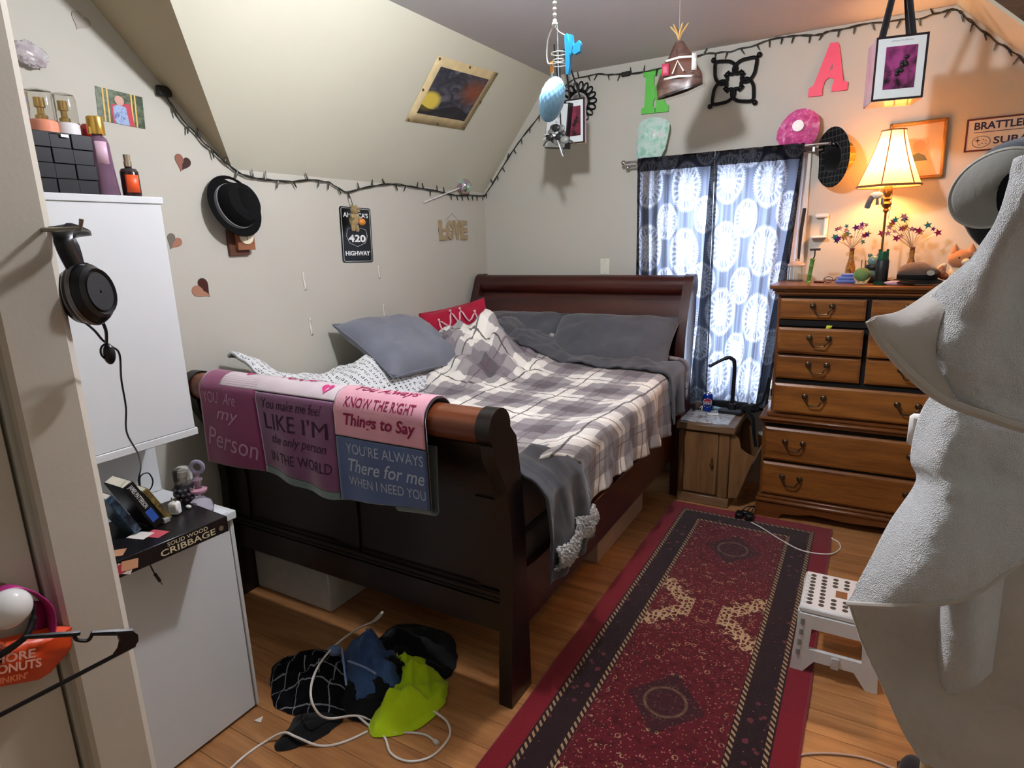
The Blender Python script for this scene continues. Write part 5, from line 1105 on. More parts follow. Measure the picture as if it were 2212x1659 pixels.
MB().tube([(chx+0.008, chy, zq), (chx+0.012, chy, zq-0.20)], 0.0014, 5).build('wire_drop', WIRE, ch, world=True)
eg = thing('easter_egg', 'pale blue quilted hanging egg with an orange loop on the pull chain', 'egg', (chx-0.012, chy, 2.125))
MB().ball((0, 0, 0), (0.040, 0.040, 0.068), 52, 44, lambda d: (1-0.10*d.z)*(1+0.030*math.sin(13*math.atan2(d.y, d.x))*math.sin(18*math.acos(max(-1, min(1, d.z)))))).xf(Matrix.Rotation(0.28, 4, CF)).build('shell', plain('#93cdf2', 0.4, var=0.03), eg)
MB().tube([(0.0, 0, 0.072), (-0.002, 0, 0.105)], 0.006, 8).build('loop', plain('#d98a36', 0.4), eg); MB().tube([(0, 0, 0.06), (0, 0, 0.075)], 0.003, 6).build('stem', WIRE, eg)
bc = thing('toy_bird', 'bright blue plastic clip shaped like a bird clipped to the pull chain', 'clip', (chx+0.048, chy, 2.245))
CYAN = plain('#2fa3d9', 0.3); 
MB().prism([(-0.012, 0.05), (-0.004, 0.056), (0.006, 0.02), (0.006, -0.03), (0.0, -0.062), (-0.008, -0.06), (-0.010, -0.01)], -0.009, 0.009).build('jaw', CYAN, bc); MB().prism([(0.004, 0.052), (0.012, 0.050), (0.016, 0.02), (0.010, -0.01), (0.006, 0.0)], -0.009, 0.009).build('jaw', CYAN, bc)
MB().prism([(0.010, 0.012), (0.036, 0.030), (0.042, 0.020), (0.040, -0.002), (0.022, -0.008), (0.010, 0.0)], -0.008, 0.008).build('wing', CYAN, bc)
# ================================================================== table lamp and things on the dresser
DT = 1.392
lp_ = ony(1899, 560, 4.03); lx = lp_.x+0.008
la = thing('table_lamp', 'brass table lamp with a glowing cream panelled shade on the dresser', 'lamp', (lx, 4.03, DT))
zs0, zs1 = ony(1922, 402, 4.03).z, ony(1915, 284, 4.03).z; LB = plain('#8a6a3c', 0.3, 0.8, var=0.1)
MB().lathe([(0.065, 0), (0.065, 0.012), (0.045, 0.022), (0.018, 0.035), (0.008, 0.05), (0.007, 0.09)]).build('base', LB, la)
MB().lathe([(0.006, 0.085), (0.006, 0.37), (0.016, 0.385), (0.010, 0.395), (0.020, 0.405), (0.026, 0.42), (0.014, 0.435), (0.022, 0.445), (0.012, 0.455), (0.020, 0.47), (0.024, 0.49), (0.018, 0.51), (0.012, 0.53), (0.012, zs0-DT+0.06)], n=16).build('stem', LB, la)
def shade_mat():
    t = NT('shade_cloth'); a = t.n('ShaderNodeBsdfTranslucent'); a.inputs[0].default_value = (0.62, 0.47, 0.29, 1); b = t.n('ShaderNodeBsdfDiffuse'); b.inputs[0].default_value = (0.78, 0.64, 0.46, 1)
    m_ = t.n('ShaderNodeMixShader'); m_.inputs[0].default_value = 0.45; t.link(a.outputs[0], m_.inputs[1]); t.link(b.outputs[0], m_.inputs[2]); t.link(m_.outputs[0], t.out.inputs[0]); return t.m
SHADE = shade_mat(); NP = 6; rb_, rt_ = 0.165, 0.062; z0, z1 = zs0-DT, zs1-DT
def shp(a, v):          # bell-shaped, six panels
    r = rt_+(rb_-rt_)*((1-v)**1.25); k = math.cos(PI/NP)/math.cos(((a+PI/NP) % (2*PI/NP))-PI/NP); return (r*(0.35+0.65*k)*math.cos(a), r*(0.35+0.65*k)*math.sin(a), z0+(z1-z0)*v)
for k in range(NP): MB().grid(6, 12, lambda u, v: shp((k+u)*2*PI/NP+0.3, v)).build('shade_panel', SHADE, la, ang=3)
PIPE = cloth('shade_piping', '#8a5a34')
for k in range(NP): MB().tube([shp(k*2*PI/NP+0.3, v/10) for v in range(11)], 0.0035, 5).build('shade_rib', PIPE, la)
for v, r_ in ((0, 0.006), (1, 0.004)): MB().tube([shp(2*PI*i/48, v) for i in range(48)], r_, 6, closed=True).build('shade_rim', PIPE, la)
LBZ = z0+0.13
MB().lathe([(0.012, LBZ-0.055), (0.014, LBZ-0.04), (0.030, LBZ-0.005), (0.032, LBZ+0.015), (0.022, LBZ+0.035), (0, LBZ+0.042)], n=16).build('bulb', glow('warm_bulb', '#ffb066', LAMP_E), la)
MB().tube([(0.02, -0.01, z0+0.02), (0.022, -0.012, 0.42), (0.014, -0.018, 0.34)], 0.0015, 5).build('pull_cord', LB, la)
o = thing('plush_charm', 'small white and grey plush charm dangling under the lampshade', 'charm', ony(1893, 428, 3.95))
MB().ball((0.0, 0, 0.015), (0.03, 0.02, 0.018)).build('body', cloth('white_plush', '#ddd6c9'), o); MB().tube(smoothpath([(-0.02, 0, 0.01), (-0.032, -0.005, -0.02), (-0.04, 0, -0.05)], 4), [0.014]*8+[0.012], 8).build('tail', cloth('grey_plush', '#5b5a66'), o)
for x in (0.005, 0.028): MB().tube([(x, -0.004, 0.0), (x+0.002, -0.006, -0.035)], [0.005, 0.009], 7).build('leg', cloth('grey_plush', '#5b5a66'), o)
MB().tube([(0.008, 0, 0.03), (0.02, 0.01, 0.06)], 0.002, 5).build('cord', plain('#cfc4b0', 0.6), o)
GLC = plain('#dfe6e4', 0.03, trans=0.95, var=0.01, ior=1.3); GLG = plain('#1d6b4e', 0.05, trans=0.75, var=0.1, ior=1.4)
def at(px, py, z=DT): return onz(px, py, z)
# clear glass jar
p = at(1718, 607); j = thing('glass_jar', 'clear glass lidded jar at the window end of the dresser', 'jar', p)
MB().lathe([(0.040, 0), (0.048, 0.006), (0.048, 0.075), (0.042, 0.085), (0.040, 0.083), (0.044, 0.074), (0.044, 0.010), (0, 0.008)], n=24, cap=False).build('body', GLC, j); MB().lathe([(0.046, 0.086), (0.050, 0.094), (0.044, 0.104), (0.02, 0.112), (0.008, 0.118), (0.010, 0.128), (0, 0.132)], n=24).build('lid', plain('#e3cbb8', 0.15, trans=0.5), j)
# green bamboo pipe with a dark handle
p = at(1746, 610); j = thing('bamboo_pipe', 'green bamboo-look pipe with a dark crossbar next to the glass jar', 'pipe', p)
MB().lathe([(0.018, 0), (0.016, 0.006), (0.010, 0.010), (0.0105, 0.04), (0.012, 0.043), (0.0105, 0.046), (0.011, 0.085), (0.0125, 0.088), (0.011, 0.091), (0.012, 0.125), (0.015, 0.13), (0.010, 0.135), (0, 0.136)], n=14).xf(Matrix.Rotation(0.10, 4, 'Y')).build('tube', plain('#4f7d33', 0.25, var=0.2), j)
MB().tube([(-0.005, 0, 0.185), (0.050, 0, 0.185)], 0.006, 8).build('crossbar', plain('#2a1a18', 0.5), j); MB().tube([(0.016, 0, 0.13), (0.022, 0, 0.15), (0.022, 0, 0.185)], 0.004, 6).build('stem', plain('#3a2a24', 0.5), j)
# folded glasses
p = at(1800, 611); j = thing('eyeglasses', 'dark red folded eyeglasses lying on the dresser', 'eyeglasses', p); GR = plain('#4a1420', 0.3)
for sx in (-0.026, 0.030): MB().tube([(sx+0.022*math.cos(a), -0.004+0.004*math.sin(a), 0.018+0.016*math.sin(a)) for a in [2*PI*i/18 for i in range(18)]], 0.002, 5, closed=True).build('rim', GR, j)
for sx in (-1, 1): MB().tube(smoothpath([(sx*0.052, 0, 0.022), (sx*-0.02, 0.015*sx+0.01, 0.012), (-sx*0.065, 0.012, 0.008)], 4), 0.002, 5).build('temple', GR, j)
MB().box(-0.10, -0.045, -0.012, 0.006, 0, 0.010, 0.003).build('case_edge', GR, j)
# star centrepieces in bottles
def stars(px, py, label, hb_, seed, spread):
    p = at(px, py) if py < 620 else at(px, py); p = Vector((p.x, 4.03, DT)); j = thing('star_centerpiece', label, 'centerpiece', p, group='foil star centrepieces'); R_ = random.Random(seed)
    MB().lathe([(0.024, 0), (0.027, 0.01), (0.025, 0.08), (0.013, 0.13), (0.012, 0.18), (0.016, 0.185), (0, 0.186)], n=16).build('vase', rgbnoise('foil_%d' % seed, ['#3a1f5a', '#7a3a1a', '#b5802a', '#2a1a4a'], 40, rough=0.15), j)
    for k in range(22):
        a = R_.uniform(-1.2, 1.2); d = R_.uniform(0.06, 0.15)*spread; e_ = (math.sin(a)*d, R_.uniform(-0.05, 0.05), 0.19+abs(math.cos(a))*d*1.0)
        MB().tube([(0, 0, 0.18), (e_[0]*0.6, e_[1]*0.6, 0.18+(e_[2]-0.18)*0.7), e_], 0.0012, 4).build('wire', plain('#c9b9a0', 0.3, 0.6), j)
        r = R_.uniform(0.014, 0.023); ph0 = R_.uniform(0, PI)
        MB().prism([(e_[0]+(r if i % 2 == 0 else r*0.42)*math.sin(ph0+PI*i/5), e_[2]+(r if i % 2 == 0 else r*0.42)*math.cos(ph0+PI*i/5)) for i in range(10)], e_[1]-0.001, e_[1]+0.001).build('star', plain(R_.choice(['#2f2a7a', '#b02a5a', '#c99a3a', '#7a2f8a', '#d98aa0', '#3a8a8a', '#b9812f']), 0.15, 0.6), j, smooth=False)
stars(1838, 600, 'foil star centrepiece in a dark vase left of the lamp', 0, 5, 0.9); stars(1957, 600, 'foil star centrepiece with pink sprays right of the lamp', 0, 8, 1.15)
# blue folded cloth, green ball, pink bits
p = at(1828, 611); tag(MB().box(-0.055, 0.055, -0.03, 0.03, 0, 0.018, 0.006).box(-0.045, 0.05, -0.025, 0.028, 0.018, 0.036, 0.006).box(-0.03, 0.045, -0.02, 0.026, 0.036, 0.052, 0.007).build('folded_bandana', cloth('blue_cotton', '#4f63a8', '#6f84c4')), 'folded blue bandana behind the green ball on the dresser', 'bandana').location = p
p = at(1860, 614); j = thing('glass_globe', 'small glass globe half filled with green at the dresser front', 'globe', p+Vector((0, 0.03, 0)))
MB().ball((0, 0, 0.044), 0.0435, 24, 16).build('globe', plain('#dfe3cf', 0.04, trans=0.9, var=0.01, ior=1.15), j); MB().ball((0, 0, 0.050), (0.036, 0.036, 0.032), 20, 14).build('filling', plain('#5d9a2e', 0.5), j); MB().lathe([(0.03, 0), (0.034, 0.004), (0.026, 0.008), (0, 0.008)]).build('foot', plain('#d9c39a', 0.3), j)
# teal figurine cup, dark green canister
p = at(1889, 612); j = thing('bear_figurine', 'grey green glass bear figurine behind the dark canister', 'figurine', Vector((p.x-0.012, 3.97, DT)))
MB().ball((0, 0, 0.05), (0.036, 0.032, 0.05)).build('body', plain('#5b7468', 0.25), j); MB().ball((0, 0, 0.118), (0.032, 0.03, 0.030)).build('head', plain('#6b8579', 0.25), j)
for sx in (-1, 1): MB().ball((sx*0.022, 0, 0.148), (0.012, 0.008, 0.012), 10, 8).build('ear', plain('#5b7468', 0.25), j)
MB().lathe([(0.038, 0.070), (0.041, 0.078), (0.041, 0.090), (0.037, 0.096)], cap=False).build('collar', BLK, j)
p = at(1902, 615); j = thing('green_canister', 'dark green glass canister with a black sleeve at the dresser front', 'canister', p+Vector((0, 0.03, 0)))
MB().lathe([(0.036, 0), (0.038, 0.006), (0.030, 0.012), (0.028, 0.018), (0.028, 0.13), (0.026, 0.135), (0.025, 0.165), (0.022, 0.172), (0, 0.172)], n=20).build('body', GLG, j); MB().lathe([(0.0285, 0.016), (0.0300, 0.018), (0.0300, 0.125), (0.0285, 0.127)], n=20, cap=False).build('sleeve', BLK, j)
for sx in (-1, 1): MB().ball((sx*0.018, 0, 0.176), (0.007, 0.006, 0.009), 8, 6).build('rim_ear', GLG, j)
for k, (px_, lab) in enumerate(((1858, 'thin brown incense stick standing behind the green globe'), (1866, 'second thin brown stick nearer the bear figurine'))):
    q = at(px_, 606); o = MB().tube([(q.x, 4.05, DT), (q.x, 4.05, DT+0.12)], 0.0028, 6).ball((q.x, 4.05, DT+0.006), (0.009, 0.009, 0.006), 8, 6).build('incense_stick', plain('#7a4a2a', 0.7)); tag(o, lab, 'stick')
# felt cap lying on the dresser, fox plush
p = at(1977, 612); j = thing('newsboy_cap', 'brown cap with a black brim lying on the dresser', 'cap', Vector((p.x, 3.84, DT)))
MB().ball((0, 0.02, 0.062), (0.088, 0.085, 0.052), 28, 16, lambda d: 1+0.03*math.cos(8*math.atan2(d.y, d.x))*max(0, d.z)).build('crown', cloth('brown_tweed', '#5d4c42', '#493a32', weave=300), j)
MB().lathe([(0.07, 0.022), (0.10, 0.014), (0.125, 0.010), (0.126, 0.016), (0.10, 0.026), (0.07, 0.036)], n=30, cap=False).xf(Matrix.Scale(0.82, 4, (0, 1, 0))).build('brim', cloth('black_felt_dull', '#0c0c0d', sheen=0.0), j)
MB().lathe([(0.088, 0.030), (0.091, 0.034), (0.091, 0.050), (0.088, 0.054)], n=30, cap=False).xf(Matrix.Scale(0.95, 4, (0, 1, 0))).build('band', cloth('black_felt_dull', '#0c0c0d', sheen=0.0), j)
MB().prism(circle(0.017, 18, 0.052, 0.064, 0.013), -0.078, -0.070).build('badge', plain('#b9b4a8', 0.3, 0.6), j)
p = at(2062, 606); j = thing('fox_plush', 'orange and cream fox plush sitting at the far end of the dresser', 'plush toy', Vector((p.x, 3.95, DT)))
OR = cloth('fox_orange', '#c98a5a', '#b5754a', weave=250); CRM = cloth('fox_cream', '#d8c9ad', '#c4b496', weave=250)
MB().ball((0, 0, 0.05), (0.055, 0.05, 0.052)).build('body', CRM, j); MB().ball((-0.005, -0.02, 0.125), (0.060, 0.05, 0.048)).build('head', OR, j); MB().ball((0.012, -0.062, 0.112), (0.022, 0.024, 0.018)).build('muzzle', CRM, j)
for sx in (-1, 1):
    MB().lathe([(0.022, 0), (0.014, 0.022), (0, 0.045)], (sx*0.035, -0.02, 0.158), 10).build('ear', OR, j); MB().ball((sx*0.022+0.004, -0.064, 0.132), 0.0055, 8, 6).build('eye', BLK, j); MB().tube([(sx*0.03, -0.03, 0.05), (sx*0.045, -0.06, 0.012)], [0.018, 0.014], 8).build('paw', CRM, j)
MB().tube(smoothpath([(-0.05, 0.0, 0.03), (-0.085, -0.02, 0.05), (-0.080, -0.03, 0.085), (-0.065, -0.03, 0.10)], 4), [0.014, 0.018, 0.02, 0.022, 0.022, 0.022, 0.022, 0.02, 0.018, 0.016, 0.012, 0.008, 0.004], 8).build('tail', rgbnoise('fox_tail', ['#8a3f4a', '#b5754a', '#d8c9ad'], 25, rough=0.9), j)
p = at(1930, 609); tag(MB().ball((0, 0, 0.012), (0.05, 0.012, 0.012), 14, 8).build('lip_tube', plain('#c49aa5', 0.3)), 'pale pink tube lying beside the brown cap', 'tube').location = Vector((p.x, 3.78, DT))
# ================================================================== things on the nightstand
NT_ = NZ+0.004
p = Vector((ony(1528, 878, 4.03).x, 4.03, NT_)); c = thing('soda_can', 'blue cola can with a round logo on the nightstand', 'can', p)
BLU = plain('#173a9c', 0.22, 0.55, var=0.03); MB().lathe([(0.024, 0), (0.030, 0.008), (0.033, 0.014), (0.033, 0.106), (0.029, 0.115), (0.026, 0.120)], n=28, cap=False).build('body', BLU, c); MB().lathe([(0.0, 0.117), (0.024, 0.117), (0.026, 0.121), (0.027, 0.1195)], n=28, cap=False).build('lid', plain('#bfc2c4', 0.2, 0.9), c); MB().lathe([(0, 0.002), (0.024, 0.0)], n=20, cap=False).build('bottom', plain('#bfc2c4', 0.2, 0.9), c)
fx = math.atan2(-p.y, -p.x)      # the logo faces the room
def oncan(a, z, r=0.0334): return (r*math.cos(fx+a), r*math.sin(fx+a), z)
def canpatch(z0, z1, fn, mt, name, r=0.0334): MB().grid(16, 10, lambda u, v: oncan((u*2-1)*fn(z0+(z1-z0)*v), z0+(z1-z0)*v, r)).build(name, mt, c, ang=3)
ca = -0.10; CZ, CRD = 0.062, 0.032
def half(z): return math.sqrt(max(0, CRD**2-(z-CZ)**2))/0.033
canpatch(CZ-CRD, CZ+CRD, half, plain('#e8e8ea', 0.3), 'logo_ring', 0.0333)
def half2(z): return math.sqrt(max(0, (CRD-0.003)**2-(z-CZ)**2))/0.033
canpatch(CZ+0.009, CZ+CRD-0.003, half2, plain('#a5203a', 0.3), 'logo_top', 0.0336); canpatch(CZ-CRD+0.003, CZ-0.009, half2, plain('#101f66', 0.3), 'logo_bottom', 0.0336)
vs, fs = textmesh('PEPSI', 1.0, 0, 0, 0.03); xs = [v[0] for v in vs]; ys = [v[1] for v in vs]; kx = 0.052/(max(xs)-min(xs)); ky = 0.013/(max(ys)-min(ys))
MB().add([oncan((v[0]-(max(xs)+min(xs))/2)*kx/0.033, CZ+(v[1]-(max(ys)+min(ys))/2)*ky, 0.0338) for v in vs], fs).build('lettering', BLK, c, smooth=False)
# gooseneck desk lamp
q = Vector((ony(1580, 878, 4.06).x, 4.06, NT_)); g = thing('desk_lamp', 'black bent-arm desk lamp on a square base on the nightstand', 'lamp', q); BKP = plain('#17161a', 0.35)
MB().prism(rrect(0.15, 0.12, 0.02), 0, 0.016, 'xy').build('base', BKP, g); MB().prism(rrect(0.13, 0.10, 0.02), 0.016, 0.020, 'xy').build('base_pad', plain('#55565c', 0.25), g)
t_ = parent_matrix(g).inverted() @ ony(1535, 790, q.y-0.06); el = parent_matrix(g).inverted() @ ony(1585, 772, q.y)
pt = smoothpath([(0.0, 0, 0.015), (0.004, 0, 0.10), (0.006, 0, el.z-0.05), (el.x-0.012, 0, el.z-0.01), (el.x-0.045, -0.012, el.z-0.006), tuple(t_)], 5)
MB().tube(pt, [0.013]*(len(pt)-5)+[0.010]*5, 10).build('arm', BKP, g); MB().box(-0.018, 0.026, -0.018, 0.018, 0.016, 0.06, 0.006).build('hinge', BKP, g); MB().ball(tuple(t_), (0.016, 0.014, 0.010), 10, 8).build('head', BKP, g)
# small things
p = onz(1553, 886, NT_); j = thing('inhaler', 'pale blue plastic tube lying in front of the cola can', 'tube', p); MB().tube([(-0.05, 0, 0.013), (0.045, 0.006, 0.013)], 0.012, 12).build('tube', plain('#7fa3b5', 0.35), j); MB().tube([(0.045, 0.006, 0.013), (0.062, 0.007, 0.013)], 0.010, 12).build('cap', WHP, j)
p = onz(1540, 896, NT_); j = thing('remote_control', 'small white remote with dark buttons on the nightstand', 'remote', p, 0.15); MB().box(-0.035, 0.035, -0.011, 0.011, 0, 0.010, 0.004).build('shell', WHP, j)
for k in range(4): MB().box(-0.025+k*0.014, -0.017+k*0.014, -0.005, 0.004, 0.010, 0.0115).build('button', plain('#39404a', 0.5), j, smooth=False)
p = onz(1503, 885, NT_); j = thing('pouch', 'dark brown soft pouch beside the cola can', 'pouch', p); MB().ball((0, 0.02, 0.028), (0.045, 0.04, 0.03), 18, 12, lambda d: 1+0.10*fbm(d.x*2, d.y*2, d.z*2)).build('body', cloth('brown_suede', '#4b3d39'), j); MB().tube(smoothpath([(0.03, -0.02, 0.02), (0.05, -0.03, 0.04), (0.045, -0.035, 0.01)], 4), 0.003, 5).build('drawstring', plain('#cfc9c2', 0.7), j)
p = onz(1513, 900, NT_); tag(MB().tube(smoothpath([(-0.012, 0, 0.004), (0, 0.01, 0.004), (0.012, 0, 0.004), (0.006, -0.02, 0.004)], 4), 0.003, 6).ball((0, -0.03, 0.008), 0.008, 10, 8).build('keyring', plain('#8d7f76', 0.3, 0.6)), 'small metal keyring near the marble edge of the nightstand', 'keyring').location = p
# black bag and cords heaped behind the stand, between bed and curtain
j = thing('tote_bag', 'slumped black bag with loose straps behind the nightstand', 'bag', (-0.70, 4.055, NT_)); BKC = cloth('black_nylon', '#101013', '#0a0a0c', sheen=0.1)
MB().ball((-0.02, 0.06, 0.03), (0.20, 0.045, 0.030), 24, 12, lambda d: 1+0.18*fbm(d.x*3, d.y*3, d.z*3)).build('body', BKC, j)
MB().tube(smoothpath([(0.10, 0.02, 0.04), (0.17, 0.0, 0.08), (0.19, 0.02, 0.14), (0.205, 0.05, 0.24)], 5), 0.009, 7).build('strap', BKC, j); MB().tube(smoothpath([(0.08, -0.02, 0.04), (0.13, -0.04, -0.005), (0.145, -0.05, -0.10), (0.16, -0.03, -0.2)], 5), 0.012, 7).build('strap', BKC, j)
MB().ball((0.10, 0.03, 0.03), (0.06, 0.04, 0.025), 14, 10, lambda d: 1+0.2*fbm(d.x*3, d.y*3, d.z*3)).build('flap', BKC, j)
o = MB().lathe([(0.020, 0), (0.022, 0.006), (0.022, 0.11), (0.016, 0.13), (0.010, 0.135), (0.010, 0.15), (0, 0.152)], n=14).build('spray_can', plain('#b9b9b4', 0.25, 0.7)); o.location = (NX1+0.06, 3.82, 0.20); tag(o, 'silver topped bottle standing in the magazine rack', 'bottle')
# ================================================================== on and around the white hutch
UT, WT = 1.848, 0.798
# woven basket
bx = onx(185, 415, -2.01); b0 = thing('woven_basket', 'black woven strap basket on top of the white hutch', 'basket', (-2.12, 0.92, UT))
BAS = plain('#17181c', 0.35, var=0.15); x0, x1, y0, y1, hb_ = -2.24, -2.005, 0.72, 1.045, 0.165
MB().box(x0+0.006, x1-0.006, y0+0.006, y1-0.006, UT, UT+hb_-0.006).build('liner', plain('#0e0e10', 0.8), b0, world=True, smooth=False)
for face in range(2):
    n = 6 if face == 0 else 4
    for i in range(n):
        for r in range(4):
            over = 0.004 if (i+r) % 2 == 0 else 0.0
            z0_ = UT+r*hb_/4; z1_ = z0_+hb_/4-0.002
            if face == 0: a = y0+i*(y1-y0)/n; MB().box(x1-0.005, x1+over, a+0.0004, a+(y1-y0)/n-0.0004, z0_, z1_+0.0012, 0.0012).build('strap', BAS, b0, world=True)
            else: a = x0+i*(x1-x0)/n; MB().box(a+0.0004, a+(x1-x0)/n-0.0004, y1-0.005, y1+over, z0_, z1_+0.0012, 0.0012).build('strap', BAS, b0, world=True)
MB().box(x0, x1+0.002, y0, y1+0.002, UT+hb_-0.006, UT+hb_, 0.002).build('rim', BAS, b0, world=True)
MB().box(x1+0.0045, x1+0.0055, 0.965, 0.985, UT+hb_-0.012, UT+hb_-0.004).build('sticker', WHP, b0, world=True, smooth=False)
GLS = plain('#e4e2da', 0.04, trans=0.95, var=0.01, ior=1.2); GOLDP = plain('#c9a24e', 0.22, 0.8)
def mist(label, x, y, z, r, liquid, name='perfume_bottle'):
    o = thing(name, label, 'bottle', (x, y, z), group='perfume bottles in the basket')
    MB().lathe([(r*0.9, 0), (r, 0.004), (r, 0.062), (r*0.9, 0.066), (0, 0.066)], n=24).build('bottle', liquid, o); MB().lathe([(r*0.35, 0.066), (r*0.35, 0.078), (r*0.20, 0.082), (r*0.20, 0.098), (r*0.32, 0.10), (r*0.30, 0.125), (0, 0.126)], n=16).build('pump', GOLDP, o)
    MB().lathe([(r, 0.066), (r*1.0, 0.13), (r*0.9, 0.143), (r*0.5, 0.147), (0, 0.147)], n=24, cap=False).build('cap', GLS, o)
p = onx(92, 262, -2.06); mist('peach perfume bottle with gold pump and clear cap in the basket', -2.06, p.y, UT+0.135, 0.036, plain('#dd8f72', 0.25))
p = onx(142, 268, -2.06); mist('white perfume bottle with gold pump and clear cap in the basket', -2.06, p.y, UT+0.135, 0.034, plain('#d6d3d3', 0.25))
MB_ = MB().box(-2.20, -2.02, 0.75, 1.02, UT+0.120, UT+0.134); o = MB_.build('tissue_paper', cloth('tissue', '#25242a'), smooth=False); tag(o, 'dark tissue paper filling the black basket', 'tissue')
p = onx(193, 290, -2.10); p = onx(186, 288, -2.10); o = thing('red_jar', 'round red stopper bottle behind the tall purple mist', 'bottle', (-2.10, p.y, UT)); MB().lathe([(0.02, 0), (0.026, 0.01), (0.026, 0.12), (0.012, 0.15), (0.012, p.z-UT-0.02)], n=16).build('bottle', plain('#8a1a1c', 0.1, trans=0.4), o); MB().ball((0, 0, p.z-UT), (0.028, 0.02, 0.028), 16, 12).build('stopper', plain('#b3161a', 0.1, trans=0.3, coat=0.5), o)
p = onx(236, 421, -2.02); o = thing('body_mist', 'tall purple body mist bottle with a gold cap on the hutch', 'bottle', (-2.03, p.y, UT)); PUR = plain('#8d6d86', 0.08, trans=0.55, var=0.1, ior=1.3)
MB().lathe([(0.034, 0), (0.036, 0.004), (0.030, 0.08), (0.027, 0.15), (0.022, 0.165), (0.014, 0.172), (0.014, 0.178)], n=24).build('bottle', PUR, o); MB().lathe([(0.022, 0.175), (0.0225, 0.177), (0.0225, 0.222), (0.021, 0.225), (0, 0.225)], n=24).build('cap', GOLDP, o)
MB().grid(10, 2, lambda u, v: (0.0288*math.cos(-0.9+1.1*u), 0.0288*math.sin(-0.9+1.1*u), 0.085+0.06*v)).xf(Matrix.Scale(1.06, 4)).build('label', plain('#c9a7b8', 0.4), o, thick=0.0006)
p = onx(287, 424, -2.02); o = thing('spray_bottle', 'small dark spray bottle with an orange label at the hutch corner', 'bottle', (-2.02, p.y, UT))
MB().lathe([(0.024, 0), (0.026, 0.004), (0.026, 0.072), (0.020, 0.082), (0.010, 0.086), (0.010, 0.092)], n=20).build('bottle', plain('#2a1416', 0.1), o); MB().lathe([(0.011, 0.09), (0.011, 0.105), (0.009, 0.107), (0.010, 0.125), (0, 0.126)], n=14).build('pump', plain('#b5a98f', 0.25, 0.7), o)
MB().grid(10, 2, lambda u, v: (0.0265*math.cos(-1.0+1.5*u), 0.0265*math.sin(-1.0+1.5*u), 0.012+0.052*v)).build('label', plain('#e0521f', 0.4), o, thick=0.0006); MB().lathe([(0.0262, 0.074), (0.021, 0.083)], n=20, cap=False).build('shoulder', GLS, o)
# headphones hooked on the door casing
ha = onx(190, 480, -1.24); hp_ = thing('headphones', 'black over-ear headphones hanging from the door casing', 'headphones', onx(150, 500, -1.235), rot=(0, 0, PI/2+0.15))
HB = plain('#101114', 0.3); HG = plain('#3b3c40', 0.35)
cupA = parent_matrix(hp_).inverted() @ onx(190, 635, -1.20); Rh = hp_.rotation_euler.to_matrix().inverted(); cupB = cupA+Rh @ Vector((-0.100, 0.036, -0.008))
top = parent_matrix(hp_).inverted() @ onx(128, 492, -1.285)
bandp = smoothpath([cupA+Vector((-0.012, 0, 0.045)), cupA+Vector((-0.022, 0.004, 0.10)), top+Rh @ Vector((0.03, 0.022, -0.012)), top, top+Rh @ Vector((-0.035, 0.0, -0.012)), cupB+Rh @ Vector((-0.012, 0.0, 0.10)), cupB+Vector((0, 0, 0.045))], 5)
for q in (0,):
    n_ = len(bandp); vs = []
    for i, p in enumerate(bandp):
        a = bandp[max(i-1, 0)]; b = bandp[min(i+1, n_-1)]; t_ = (b-a).normalized(); sd = Vector((0.75, -0.2, 0.1)); sd = (sd-t_*sd.dot(t_)).normalized(); vs += [p-sd*0.014, p+sd*0.014]
    MB().add(vs, [(2*i, 2*i+1, 2*i+3, 2*i+2) for i in range(n_-1)]).build('headband', HB, hp_, thick=0.009, ang=3)
for k, cp in enumerate((cupA, cupB)):
    Mx = Matrix.Translation(cp) @ Matrix.Rotation(PI/2-0.15, 4, 'X') @ Matrix.Rotation(0.25, 4, 'Y')
    g = MB(); g.lathe([(0.002, 0.026), (0.028, 0.026), (0.030, 0.022)], n=28, cap=False).xf(Mx @ Matrix.Scale(1.2, 4, (0, 1, 0))); g.build('speaker_plate', plain('#0a0a0b', 0.7), hp_)
    g = MB(); g.lathe([(0.030, 0.020), (0.034, 0.028), (0.038, 0.020)], n=28, cap=False).xf(Mx @ Matrix.Scale(1.2, 4, (0, 1, 0))); g.build('ring', HG, hp_)
    g = MB(); g.lathe([(0.0, -0.016), (0.030, -0.016), (0.043, -0.010), (0.046, 0.002), (0.043, 0.014), (0.036, 0.022), (0.0, 0.020)], n=28, cap=False).xf(Mx @ Matrix.Scale(1.2, 4, (0, 1, 0))); g.build('ear_cup', HB, hp_)
    g = MB(); g.lathe([(0.0455, -0.002), (0.0475, 0.003), (0.0455, 0.008)], n=28, cap=False).xf(Mx @ Matrix.Scale(1.2, 4, (0, 1, 0))); g.build('trim_ring', plain('#7a7a80', 0.25, 0.7), hp_)
Ih = parent_matrix(hp_).inverted()
